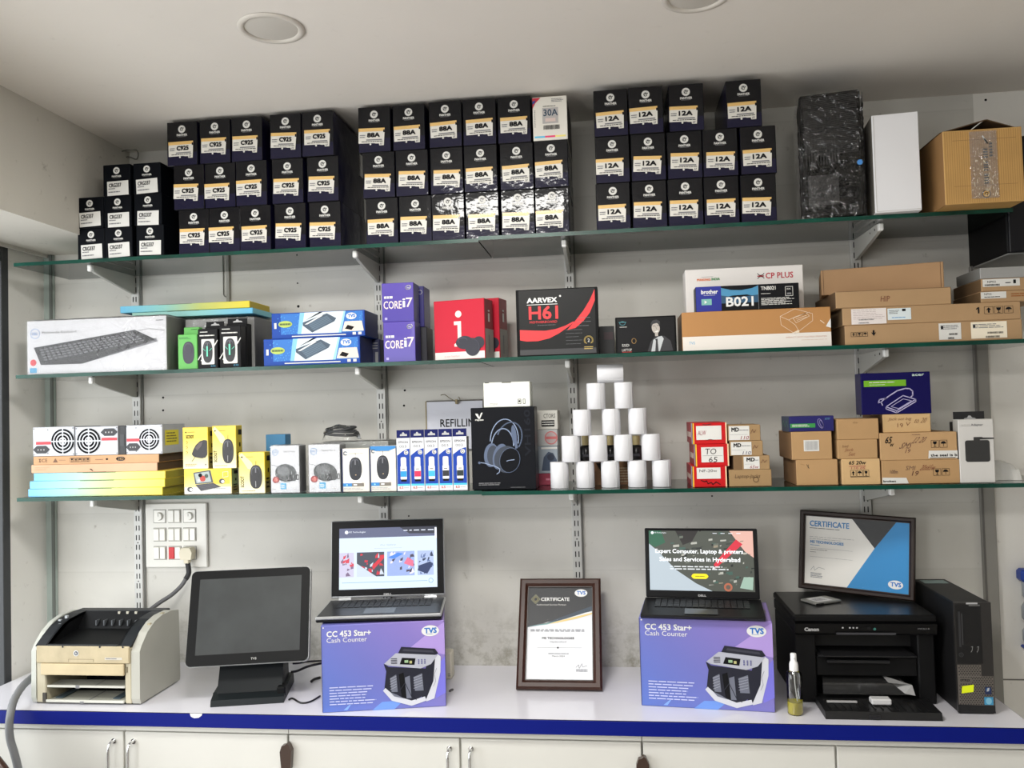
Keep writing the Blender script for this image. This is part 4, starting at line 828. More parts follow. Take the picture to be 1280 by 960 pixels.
# yellow boxes
def yel(n, bot=(240, 232, 196)): return gradmat('yellow_print_%d' % n, [(0, bot), (.35, (236, 220, 130)), (.75, (232, 204, 60)), (1, (234, 206, 66))], (0, 0, 1), .42, .2)
ys = mat((176, 156, 20), .45)
def side_y(q, W, H, D): q.face((W / 2 + .0006, 0, 0), (0, 1, 0), (0, 0, 1), D, H); q.rect(.02, .01, .98, .30, mat((120, 110, 60), .5), 0); q.rect(.3, .78, .85, .90, INK, 1); q.rect(.45, .5, .65, .6, INK, 1); q.micro(.2, .1, .8, .4, 3, INK, 1, words=2)
def art_ym(m, W, H, D):
    m.poly([(.02, .92), (.35, .6), (.62, .55), (.5, .75), (.12, .98)], mat((244, 232, 170), .45), 0)
    mouse_art(m, .66, .40, .24, .285, mat((16, 12, 16), .4), 1); m.face(m.pt(.12, .14, 0) - m.n * .0003, (0, 0, 1), (-1, 0, 0), H * .26, W * .12) if False else None
    m.text('SCOOT', .08, .16, .18, .40, INK, 1) if False else None
    o = (m.O.copy(), m.u.copy(), m.v.copy(), m.W, m.H); m.face(o[0] + o[1] * (.20 * o[3]) + o[2] * (.15 * o[4]), o[2], -o[1], o[4] * .27, o[3] * .13); m.n = Vector((0, -1, 0)); m.text('SCOOT', 0, 0, 1, 1, INK, 1, bold=.01)
    m.face(*o[:3], o[3], o[4]); m.ell(.13, .88, .035, INK, 1, seg=6); m.micro(.28, .87, .62, .90, 1, mat((150, 130, 40), .5), 1); m.micro(.1, .05, .7, .08, 1, mat((150, 130, 60), .5), 1); m.rect(.655, .16, .675, .30, LGREY, 7)
def art_ya(m, W, H, D):
    m.text('SCOOT', .14, .73, .44, .81, INK, 1, bold=.006); m.ell(.13, .88, .03, INK, 1, seg=6); m.micro(.2, .87, .6, .90, 1, mat((130, 110, 30), .5), 1)
    for k in range(3): m.line([(.12, .65 - k * .12), (.17, .67 - k * .12), (.2, .63 - k * .12), (.14, .6 - k * .12)], .0012, mat((150, 100, 10), .5), 1)
    bl = mat((20, 14, 16), .4); m.poly([(.36, .36), (.42, .46), (.52, .57), (.68, .66), (.84, .69), (.95, .68), (.97, .66), (.97, .34), (.90, .27), (.76, .25), (.56, .27), (.42, .30)], bl, 1); m.poly([(.50, .50), (.66, .62), (.80, .65), (.74, .54), (.58, .44)], mat((72, 58, 60), .35), 2); m.line([(.38, .34), (.50, .30), (.36, .18)], .0016, bl, 2); m.micro(.1, .06, .6, .13, 2, mat((170, 150, 110), .5), 1); m.ell(.9, .1, .03, GREYINK, 1)
def art_yl(m, W, H, D):
    m.rect(.60, .40, .96, .97, mat((226, 190, 50), .45), 0); m.rect(.01, .01, .99, .28, PAPER, 0)
    m.poly([(.20, .86), (.56, .95), (.62, .45), (.24, .40)], mat((70, 74, 76), .4), 1); m.poly([(.23, .82), (.53, .90), (.58, .49), (.27, .44)], mat((160, 172, 170), .4), 2); m.ell(.40, .62, .06, mat((180, 60, 50), .5), 3, rb=.12); m.ell(.35, .75, .04, INK, 3); m.ell(.48, .72, .04, mat((60, 80, 70), .5), 3); m.ell(.32, .55, .03, mat((220, 210, 200), .5), 3)
    m.poly([(.24, .38), (.62, .44), (.78, .28), (.36, .13)], mat((52, 50, 56), .4), 1)
    for k in range(4): m.line([(.30 + .03 * k, .34 - .045 * k), (.64 + .025 * k, .40 - .035 * k)], .0008, mat((90, 90, 96), .4), 2)
    for cx, c_ in ((.13, .2), (.80, .5)): m.ell(cx, c_, .06, mat((50, 54, 56), .4), 1, rb=.10); m.ell(cx + .02, c_ - .01, .035, WHITE, 2, rb=.06)
    m.line([(.82, .66), (.93, .68), (.93, .88), (.82, .86), (.82, .66)], .0012, PAPER, 1); m.micro(.62, .18, .94, .26, 1, LGREY, 1)
zyl = S3 + .001
rr, zy, *_ = carton('webcam_box', 'white and yellow box printed with an open laptop, under two yellow mouse boxes', 'box', (230, 289.5, 586, 619), -.288, zyl, .05, yel(1), art_yl, side=mat((110, 130, 90), .5), parts=[('side_print', side_y)])
carton('mouse_box', 'yellow box with a large angled black mouse, upper left of the yellow group', 'mouse box', (226, 262.5, 534, 586), -.288, zy + .0004, .045, yel(2), art_ya, 'yellow mouse boxes', side=ys, parts=[('side_print', side_y)], W=.088)
carton('mouse_box', 'yellow box with an upright black mouse, upper right of the yellow group', 'mouse box', (263.5, 297, 532, 585), -.288, zy + .0004, .045, yel(3), art_ym, 'yellow mouse boxes', side=ys, parts=[('side_print', side_y)], W=.082)
carton('mouse_box', 'yellow box with an upright black mouse standing alone on the glass', 'mouse box', (298.5, 331, 565, 617.5), -.290, zyl, .045, yel(4), art_ym, 'yellow mouse boxes', side=ys, parts=[('side_print', side_y)])
# wrapped boxes
def art_b0(m, W, H, D): m.rect(.0, .0, 1, 1, mat((40, 110, 150), .5), 0); m.ell(.5, .72, .28, mat((196, 204, 206), .5), 1); m.ell(.5, .72, .2, mat((120, 140, 150), .5), 2)
carton('mouse_box', 'teal blue box peeking out behind the grey and white mouse boxes', 'mouse box', (333, 357, 543, 612), -.20, zyl, .05, mat((40, 110, 150), .5), art_b0)
wm = mat((208, 210, 214), .45)
def art_dm(m, W, H, D):
    lb = mat((90, 170, 210), .5); m.arc(.17, .86, .10, mat((60, 140, 200), .5), .0014, 1); m.text('DELL', .10, .845, .24, .88, mat((60, 140, 200), .5), 1); m.text('Optical Mouse', .42, .85, .86, .89, GREYINK, 1)
    g = mat((74, 78, 80), .45); m.ell(.53, .42, .38, g, 1, rb=.19, rot=-.15); m.ell(.45, .46, .22, mat((104, 108, 110), .45), 2, rb=.09, rot=-.1); m.ell(.82, .34, .10, mat((70, 74, 76), .4), 2, rb=.09)
    m.line([(.02, .60), (.16, .58), (.24, .55)], .0012, g, 1); m.ell(.18, .28, .12, mat((150, 50, 54), .5), 3, rb=.07); m.ell(.18, .28, .07, mat((200, 110, 100), .5), 4)
    m.text('CE', .33, .27, .44, .34, INK, 4); m.line([(.60, .26), (.68, .38), (.76, .26), (.60, .26)], .002, INK, 4); m.line([(.92, .28), (.98, .28), (.98, .38), (.92, .38), (.92, .28)], .002, INK, 4)
    m.rect(.34, .08, .54, .21, lb, 3); m.micro(.36, .10, .52, .18, 2, WHITE, 4, words=2); m.micro(.06, .06, .2, .1, 1, LGREY, 2); m.micro(.75, .06, .96, .09, 1, LGREY, 2)
def wrap_m(q, W, H, D): wrap(q, W, H, D, .0015)
carton('mouse_box', 'white mouse box in clear wrap with a grey mouse, left of the pair', 'mouse box', (338.5, 374, 557, 616), -.288, zyl, .06, wm, art_dm, 'wrapped white mouse boxes', parts=[('plastic_wrap', wrap_m)], side=mat((150, 150, 150), .5))
carton('mouse_box', 'white mouse box in clear wrap with a grey mouse, right of the pair', 'mouse box', (386, 425, 555.5, 615), -.288, zyl, .06, wm, art_dm, 'wrapped white mouse boxes', parts=[('plastic_wrap', wrap_m)], side=mat((150, 150, 150), .5))
# bagged cable on top of the right one, resting on boxes behind
carton('grey_carton', 'grey wrapped carton behind the white mouse boxes', 'carton', (402, 486, 552, 612), -.195, zyl, .12, mat((150, 152, 148), .6), None, parts=[('plastic_wrap', wrap_m)])
a = U(426, 548, Y=-.14); zt_ = U(444, 552, Y=-.195).z + .006
r = thing('bagged_cable', 'coiled black cable in a crumpled clear bag lying on the grey wrapped carton', 'cable', (a.x, -.14, zt_)); P = []; R = random.Random(2)
for k in range(46): t = k / 45 * 6 * PI; P.append(((.050 + .004 * math.sin(3 * t)) * math.cos(t), .025 * math.sin(t), .008 + .022 * (.5 + .5 * math.sin(t * .5 + 1)) * abs(math.cos(t * .25)) + .0004 * k))
MB().tube(P, .0045, mat((48, 50, 52), .5), 6, 3).build('coiled_cable', r)
V = []; F = []; seg = 18
for j in range(7):
    ph = PI / 2 * j / 6
    for k in range(seg):
        t = 2 * PI * k / seg; q = 1 + .10 * math.sin(5 * t + j) + .06 * R.random(); V.append((.064 * q * math.cos(t) * math.cos(ph), .034 * q * math.sin(t) * math.cos(ph), .046 * math.sin(ph) * q))
for j in range(6):
    for k in range(seg): F.append((j * seg + k, j * seg + (k + 1) % seg, (j + 1) * seg + (k + 1) % seg, (j + 1) * seg + k))
MB().add(V, F, wrap_film, True).build('clear_bag', r)
# white and blue mouse boxes
hb = mat((46, 130, 196), .45)
def art_hpm(blue_top):
    def f(m, W, H, D):
        m.rect(.0, .0, .035, 1, mat((30, 44, 90), .5), 1)
        if blue_top: m.poly([(.03, 1), (.03, .93), (.3, .88), (.7, .885), (1, .95), (1, 1)], hb, 1)
        m.rrect(.22, .20, .74, .86, .04, mat((244, 240, 234), .5), 1); mouse_art(m, .50, .53, .235, .265, mat((24, 28, 36), .4), 2); m.arc(.14, .89, .06, hb, .0022, 3, t0=.5, t1=5.6); m.micro(.26, .87, .8, .90, 1, mat((190, 186, 176), .5), 2)
        m.rect(.04, .125, .36, .20, hb, 2); m.rect(.36, .125, .8, .20, mat((120, 114, 104), .5), 2); m.rect(.42, .145, .55, .18, WHITE, 3); m.ell(.18, .16, .03, mat((150, 210, 240), .5), 3); m.rect(.5, .38, .54, .40, mat((190, 160, 120), .4), 9); m.micro(.06, .04, .9, .10, 2, LGREY, 2)
    return f
wh2 = mat((226, 222, 212), .45)
carton('mouse_box', 'white and blue box with a black mouse, left of the pair beside the ink boxes', 'mouse box', (427.5, 461.5, 560.5, 614.5), -.288, zyl, .045, wh2, art_hpm(False), 'white and blue mouse boxes', side=mat((120, 150, 170), .5))
carton('mouse_box', 'white and blue box with a black mouse and blue top, touching the ink boxes', 'mouse box', (462.5, 495, 557.5, 613.5), -.288, zyl, .045, wh2, art_hpm(True), 'white and blue mouse boxes', side=hb)
# ink boxes
epb = gradmat('ink_box_blue', [(0, (30, 130, 206)), (.45, (30, 90, 180)), (1, (24, 54, 140))], (0, 0, 1), .4, .2); epd = mat((10, 20, 84), .5, spec=.2)
def ink(colr, code):
    def f(m, W, H, D):
        m.poly([(.03, .13), (.97, .13), (.97, .80), (.75, .785), (.45, .75), (.03, .67)], epb2, 1); m.rect(.03, .10, .97, .135, mat((70, 190, 226), .4), 1)
        m.text('EPSON', .14, .90, .86, .94, GREYINK, 1, bold=.01); m.text(code, .22, .815, .74, .865, GREYINK, 1)
        m.ell(.72, .725, .16, WHITE, 2); m.arc(.72, .725, .085, INK, .0016, 3, t0=.4, t1=5.9)
        m.rrect(.30, .48, .72, .64, .12, mat((214, 214, 216), .5), 2); m.rect(.30, .47, .72, .56, mat((214, 214, 216), .5), 2); m.rrect(.27, .22, .75, .47, .05, WHITE, 3); m.rect(.28, .27, .74, .375, mat(colr, .5), 4); m.ell(.5, .34, .11, mat(colr, .5), 5); m.rect(.30, .18, .72, .22, INK, 3); m.rect(.38, .405, .62, .42, GREYINK, 4); m.ell(.5, .57, .07, WHITE, 3)
        m.text('6.5', .16, .045, .44, .085, mat((200, 90, 80), .5), 1, bold=.01); m.micro(.5, .05, .86, .075, 1, LGREY, 1, words=3, ragged=0)
    return f
epb2 = mat((16, 62, 160), .45, spec=.3)
def htab(q, W, H, D):
    q.add([(-W / 2, .0035, H), (W / 2, .0035, H), (W / 2, .0045, H + .025), (-W / 2, .0045, H + .025)], [(0, 1, 2, 3)], epd); q.add([(-W / 2, .0055, H), (W / 2, .0055, H), (W / 2, .0055, H + .025), (-W / 2, .0055, H + .025)], [(3, 2, 1, 0)], epd)
    q.face((-W / 2, .0035, H), (1, 0, 0), (0, 0, 1), W, .025); q.poly([(.25, .25), (.8, .25), (.78, .5), (.62, .5), (.55, .72), (.45, .72), (.40, .5), (.28, .5)], LGREY, 0)
xs = [495.8, 513, 530.7, 548.2, 565.8, 584]; nmz = ['cyan ink box, leftmost of the five', 'magenta ink box, second of the five', 'cyan ink box, third of the five', 'black ink box, fourth of the five', 'black ink box, rightmost and beside the headphone box']
for k, (colr, code) in enumerate((((30, 150, 210), '003'), ((214, 40, 84), '003'), ((60, 180, 222), '003'), ((40, 40, 44), '003'), ((30, 44, 44), '003'))):
    carton('ink_box', nmz[k], 'ink box', (xs[k] + .3, xs[k + 1] - .3, 547.5 - .5 * k, 613 - .5 * k), -.290, zyl, .04, mat((222, 224, 228), .45), ink(colr, code), 'ink bottle boxes', parts=[('hang_tab', htab)], side=mat((200, 200, 204), .5), b=.0008)
# hanging sign
a = U(534, 540, Y=-.012); b = U(604, 540, Y=-.012); t = U(560, 501, Y=-.012)
W = b.x - a.x; H = .17
r = thing('paper_sign', 'white paper sign with black lettering hanging on the wall behind the ink boxes', 'sign', (a.x + W / 2, -.012, t.z - H)); m = MB().box(-W / 2, 0, 0, W / 2, .004, H, mat((214, 216, 226), .6)); m.face((-W / 2, 0, 0), (1, 0, 0), (0, 0, 1), W, H).text('REFILLING', .24, .46, .97, .62, INK, 1, bold=.003); m.build('sheet', r)
fm = mat((150, 136, 100), .6); MB().box(-W / 2 - .004, -.002, 0, -W / 2, .004, H, fm).box(-W / 2, -.002, H - .0025, W / 2, .0045, H + .002, mat((100, 96, 90), .6)).build('frame_edge', r)
q = [U(x, y, Y=-.02) for x, y in ((551, 494), (556, 493), (561, 497), (568, 501), (572, 505), (575, 499), (573, 496))]; m = MB(); m.tube([v - r.location for v in q], .0016, mat((120, 112, 90), .5), 6, 2); m.box(.005, -.010, H - .012, .012, -.002, H + .004, fm); m.build('wire_hook', r)
# headphone box
hbk = mat((15, 17, 22), .5, spec=.12)
def art_hd(m, W, H, D):
    s1 = mat((150, 166, 196), .4); s2 = mat((84, 98, 124), .4); s3 = mat((48, 56, 70), .4)
    m.poly([(.07, .93), (.11, .93), (.135, .885), (.165, .94), (.19, .94), (.145, .865), (.12, .865)], PAPER, 1); m.text('rapoo', .07, .835, .20, .858, PAPER, 1, bold=.002)
    o = (m.O.copy(), m.u.copy(), m.v.copy(), m.W, m.H); m.face(o[0] + o[1] * (.935 * o[3]) + o[2] * (.40 * o[4]), o[2], -o[1], o[4] * .56, o[3] * .09); m.n = Vector((0, -1, 0)); m.text('VH160', 0, 0, 1, 1, mat((19, 22, 31), .4, spec=.2), 1, bold=.01); m.face(*o[:3], o[3], o[4])
    # rear band, front band
    m.arc(.52, .60, .22, s1, .0028, 1, rb=.255, rot=-.1, t0=-.1, t1=PI + .1); m.arc(.60, .62, .19, s2, .004, 1, rb=.20, rot=-.35, t0=-.3, t1=PI + .0); m.arc(.49, .52, .175, s1, .0034, 2, rb=.22, rot=-.08, t0=0.1, t1=PI - .05)
    m.ell(.675, .66, .04, s2, 2, rb=.12, rot=.1); m.poly([(.66, .72), (.70, .70), (.73, .50), (.69, .49)], s2, 3)
    m.ell(.31, .42, .115, s2, 3, rb=.145, rot=-.1); m.ell(.33, .42, .085, s3, 4, rb=.12, rot=-.1); m.ell(.45, .40, .115, s2, 4, rb=.16, rot=-.25); m.ell(.55, .365, .195, s3, 5, rb=.165, rot=-.3); m.ell(.60, .355, .155, hbk, 6, rb=.15, rot=-.3); m.arc(.60, .355, .157, s2, .0015, 7, rb=.152, rot=-.3)
    m.line([(.55, .345), (.60, .355), (.67, .36)], .002, s1, 8); m.line([(.38, .28), (.30, .30), (.20, .325), (.11, .335)], .002, s1, 5); m.ell(.12, .33, .02, s2, 6); m.line([(.38, .28), (.44, .25), (.43, .21), (.39, .19)], .0022, s1, 7)
    m.micro(.10, .05, .46, .09, 2, GREYINK, 1, words=4); m.micro(.6, .02, .9, .03, 1, GREYINK, 1, words=4)
hh, zh, *_ = carton('headphone_box', 'tall black headphone box standing in the middle of the bottom shelf', 'headphone box', (589.5, 669, 509, 610), -.290, zyl, .095, hbk, art_hd, side=mat((22, 22, 24), .4))
def art_wb(m, W, H, D): m.micro(.13, .08, .36, .18, 2, LGREY, 1, words=3); m.line([(.74, .12), (.80, .12), (.80, .30), (.74, .30), (.74, .12)], .0012, INK, 1); m.ell(.77, .22, .02, INK, 1); m.line([(.85, .12), (.89, .12), (.89, .30), (.85, .30), (.85, .12)], .0012, INK, 1); m.rect(.40, .97, .60, 1, mat((60, 60, 50), .6), 1); m.rect(.03, .975, .12, 1, mat((60, 60, 50), .6), 1)
carton('white_carton', 'small white carton lying on top of the black headphone box', 'carton', (604.5, 662.5, 477.5, 507), -.285, zh + .0004, .08, mat((228, 230, 220), .5), art_wb)
# small pile behind the headphone box
def s_(f): return f
zq = zyl
for px, c, lb, f in (((668, 697, 592, 606), (140, 40, 64), 'crimson box lowest of the small pile right of the headphone box', lambda m, W, H, D: m.micro(.5, .3, .9, .7, 1, mat((200, 120, 140), .5), 1)),
    ((668, 697.5, 558, 592), (150, 160, 170), 'grey box with blue picture in the small pile right of the headphone box', lambda m, W, H, D: (m.poly([(.3, .1), (.95, .1), (.95, .5), (.8, .75), (.6, .8), (.4, .6)], mat((60, 74, 96), .5), 1), m.ell(.7, .6, .15, mat((36, 46, 66), .5), 2), m.rect(.3, .9, .98, .97, PAPER, 1))),
    ((668, 697, 537, 557), (176, 178, 178), 'grey box with a red round stamp in the small pile right of the headphone box', lambda m, W, H, D: (m.ell(.72, .5, .28, mat((196, 110, 110), .5), 1, rb=.40), m.ell(.72, .5, .23, mat((176, 160, 160), .5), 2, rb=.34), m.rect(.5, .42, .95, .58, mat((190, 100, 100), .5), 3))),
    ((668, 697, 513, 535), (206, 204, 196), 'pale box with black print topmost of the small pile right of the headphone box', lambda m, W, H, D: (m.text('CTORS', .4, .60, .9, .82, INK, 1), m.rect(.3, .15, .86, .48, INK, 1), m.micro(.33, .2, .84, .44, 2, PAPER, 2, words=8, ragged=0)))):
    _, zq, *_ = carton('small_box', lb, 'box', px, -.16, zq, .12, mat(c, .5), f, 'small pile right of the headphone box'); zq += .0006
# paper rolls
rollm = mat((212, 212, 215), .7); core = mat((176, 160, 140), .8)
def roll():
    r = thing('paper_roll', '', 'paper roll'); h = .0775; R_ = .0275
    MB().lathe([(.007, 0), (R_ - .001, 0), (R_, .001), (R_, h - .001), (R_ - .001, h), (.007, h)], rollm, seg=32, smooth=True).build('paper', r)
    m = MB().lathe([(.0058, .001), (.0069, .001), (.0069, h - .001), (.0058, h - .001), (.0058, .001)], core, seg=16); m.build('core', r)
    MB().box(.018, -.0212, .0005, .0195, -.0206, h - .0005, mat((190, 190, 192), .7)).build('loose_edge', r)
    return r
hr = .0775
rows = [([699.5, 731.5, 763, 796.5, 827], 609, 'bottom row'), ([713.5, 747.5, 779, 813.5], 575, 'second row from below'), ([727.5, 764, 797], 542.5, 'middle row'), ([745, 779.5], 510, 'row of two')]
z = zyl; first = True; Yr = -.262
zs = [U(827, 609, Y=Yr - .0275).z]; hreal = (U(763, 478.5, Y=Yr - .0275).z - zyl) / 4
p = roll(); sc_ = hreal / hr; print('roll scale', sc_)
for k, (cx, yy, nm) in enumerate(rows):
    for j, x in enumerate(cx):
        X = U(x, yy - 17, Y=Yr).x; lb = 'white paper roll in the %s of the pyramid, %s from the left' % (nm, ORD[j]); loc = (X, Yr + random.uniform(-.003, .003), zyl + k * (hreal + .0002))
        if first: o = p; o.location = loc; o['label'] = lb; o['group'] = 'paper rolls stacked in a pyramid'; first = False
        else: o = dup(p, loc, 0, lb, 'paper rolls stacked in a pyramid')
        o.scale = (sc_, sc_, sc_); o.rotation_euler.z = random.uniform(-.4, .4)
o = dup(p, (0, 0, 0), 0, 'white paper roll lying on its side at the peak of the pyramid', 'paper rolls stacked in a pyramid'); a = U(746.5, 467, Y=Yr); o.scale = (sc_,) * 3; o.rotation_euler = (0, PI / 2, 0); o.location = (a.x, Yr, zyl + 4 * (hreal + .0002) + .0275 * sc_)
# things behind the rolls
carton('brown_carton', 'low brown carton behind the bottom row of paper rolls', 'carton', (722, 800, 578, 606), -.20, zyl, .10, mat((128, 92, 62), .7), lambda m, W, H, D: (m.poly([(.3, .98), (.6, .98), (.52, .3), (.4, .5)], mat((40, 34, 30), .6), 1), m.micro(.62, .1, .95, .8, 6, mat((180, 160, 130), .6), 1)))
zk_ = U(760, 578, Y=-.20).z + .0015
for k, (x0, x1) in enumerate(((727, 737), (757, 768), (790, 801))):
    xc, W, H = fdims(x0, x1, 545, -.20, zk_, 576); r = thing('black_bottle', 'black bottle with a cream cap behind the paper rolls, %s of three' % ['leftmost', 'middle', 'rightmost'][k], 'bottle', (xc, -.17, zk_), 0, 'black bottles behind the paper rolls')
    MB().lathe([(.001, 0), (.021, 0), (.022, .002), (.022, H * .52), (.018, H * .60), (.010, H * .64), (.010, H * .66)], mat((20, 20, 24), .35, coat=.3), seg=20).build('bottle', r); MB().lathe([(.012, H * .64), (.0125, H * .98), (.011, H), (.001, H)], mat((196, 180, 130), .5), seg=16).build('cap', r)
    MB().box(-.010, -.0226, H * .2, .010, -.0219, H * .3, mat((80, 80, 90), .5)).build('label', r)

# ------------------------------------------------------------------ red boxes, white labelled boxes, brown boxes
redb = mat((190, 16, 22), .45, spec=.3); hand = mat((40, 34, 36), .5); handr = mat((150, 40, 60), .5)
def art_rb(k):
    def f(m, W, H, D):
        m.rect(.0, .0, .035, 1, mat((240, 190, 60), .45), 1); m.rect(.96, .0, 1, 1, mat((236, 200, 160), .5), 1)
        if k == 0: m.rect(.10, .20, .84, .86, PAPER, 1); m.text('ALW', .14, .42, .38, .64, handr, 2, shear=.1); m.line([(.3, .93), (.4, .90), (.55, .95)], .0016, hand, 2); m.line([(.4, .18), (.5, .22), (.6, .19)], .0012, hand, 2)
        if k == 1: m.rect(.17, .18, .84, .86, PAPER, 1); m.text('TO', .28, .54, .62, .80, hand, 2, shear=.1); m.text('65', .38, .18, .64, .42, hand, 2, shear=.15); m.line([(.22, .48), (.8, .47)], .0008, GREYINK, 2)
        if k == 2: m.rect(.12, .40, .82, .94, PAPER, 1); m.text('NF-20w', .20, .72, .72, .86, hand, 2); m.line([(.24, .33), (.34, .26), (.40, .30), (.44, .16), (.54, .22), (.58, .12), (.68, .24), (.80, .12)], .0022, INK, 2)
    return f
def side_rb(q, W, H, D):
    q.face((-W / 2 - .0006, D, 0), (0, -1, 0), (0, 0, 1), D, H, n=(-1, 0, 0)); q.rect(.0, 0, 1, 1, mat((150, 44, 52), .5), 0); q.rect(.86, 0, .98, 1, mat((150, 170, 196), .5), 1); q.rect(.98, 0, 1, 1, mat((240, 190, 60), .45), 1); q.rect(.15, .3, .75, .55, mat((214, 190, 180), .5), 1)
z = S3 + .001
for k, px, nm in ((2, (866, 908.5, 583, 609), 'lowest of the three red boxes'), (1, (869.5, 911, 555, 582), 'middle one of the three red boxes'), (0, (866, 908.5, 528.5, 554), 'topmost of the three red boxes')):
    _, z, *_ = carton('red_box', 'red carton with a handwritten white label, ' + nm, 'carton', px, -.312, z, .20, redb, art_rb(k), 'red labelled cartons', parts=[('side_print', side_rb)], b=.001); z += .0004
tan = mat((158, 128, 88), .75, var=.05, bscale=12)
def art_md(k):
    def f(m, W, H, D):
        if k == 3: m.text('Laptop-Jacks', .13, .44, .72, .72, mat((90, 66, 40), .7), 1, shear=.2); m.arc(.63, .40, .06, mat((90, 60, 40), .7), .0016, 1); return
        a, b = ((.03, .66), (.04, .66), (.28, .72))[k]
        m.rect(a, .05, b, .93, PAPER, 1); m.text('MD', a + .08, .58, a + .30, .82, INK, 2, bold=.012); m.micro(a + .32, .62, b - .03, .72, 1, GREYINK, 2, words=3, ragged=0); m.micro(a + .03, .36, b - .05, .42, 1, LGREY, 2)
        m.text(['110', '110', '65w'][k], b - .28, .08, b - .04, .30, [handr, mat((60, 40, 90), .5), handr][k], 2, shear=.3); m.line([(b + .04, .45), (b + .1, .7), (b + .14, .5), (b + .2, .66)], .0014, mat((110, 70, 50), .7), 1)
        if k == 2: m.rect(.0, .0, .24, 1, mat((120, 92, 60), .75), 0)
    return f
z = S3 + .001
for k, px, nm in ((3, (911.5, 964.5, 587, 608.5), 'wide brown carton with handwriting, lowest under the small labelled boxes'), (2, (917, 962, 569.5, 586), 'brown box with white MD label, third from the top'), (1, (912, 953.5, 551, 568.5), 'brown box with white MD label, second from the top'), (0, (909.8, 950.5, 531, 550), 'brown box with white MD label, topmost')):
    _, z, *_ = carton('labelled_box', nm, 'carton', px, -.312 if k else -.31, z, .13, tan, art_md(k), 'brown boxes with white labels', side=mat((110, 84, 56), .8), b=.001); z += .0004
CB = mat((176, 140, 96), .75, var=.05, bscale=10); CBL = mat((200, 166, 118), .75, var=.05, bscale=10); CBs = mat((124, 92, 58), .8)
def art_d1(m, W, H, D): m.line([(.25, .82), (.31, .66)], .0012, hand, 1); m.line([(.30, .82), (.28, .68)], .0008, hand, 1); m.line([(.1, .84), (.2, .80)], .0008, CBs, 1)
def art_d2(m, W, H, D): m.rect(.30, .30, .68, .70, PAPER, 1); m.barcode(.33, .34, .65, .66, LGREY, 2)
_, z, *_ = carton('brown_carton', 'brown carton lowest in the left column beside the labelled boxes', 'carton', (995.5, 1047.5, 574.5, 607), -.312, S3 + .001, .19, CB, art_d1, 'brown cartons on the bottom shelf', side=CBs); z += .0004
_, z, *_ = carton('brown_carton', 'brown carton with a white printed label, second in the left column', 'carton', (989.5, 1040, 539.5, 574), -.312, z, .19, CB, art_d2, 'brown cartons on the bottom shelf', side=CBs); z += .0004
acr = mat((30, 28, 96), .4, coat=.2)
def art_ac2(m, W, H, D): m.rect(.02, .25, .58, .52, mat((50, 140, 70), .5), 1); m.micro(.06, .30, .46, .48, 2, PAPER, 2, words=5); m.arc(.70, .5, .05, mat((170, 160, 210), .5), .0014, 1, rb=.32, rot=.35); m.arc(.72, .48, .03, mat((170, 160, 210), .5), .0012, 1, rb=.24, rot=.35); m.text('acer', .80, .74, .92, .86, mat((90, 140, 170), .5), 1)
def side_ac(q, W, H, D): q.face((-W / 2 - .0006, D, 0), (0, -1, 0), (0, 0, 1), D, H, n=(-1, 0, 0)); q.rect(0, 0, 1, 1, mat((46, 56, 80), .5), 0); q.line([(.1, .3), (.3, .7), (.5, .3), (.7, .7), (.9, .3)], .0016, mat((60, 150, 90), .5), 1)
carton('adapter_box', 'small navy box with green stripe lying on the brown cartons', 'adapter box', (986.5, 1042.5, 520, 539), -.305, z, .11, acr, art_ac2, parts=[('side_print', side_ac)])
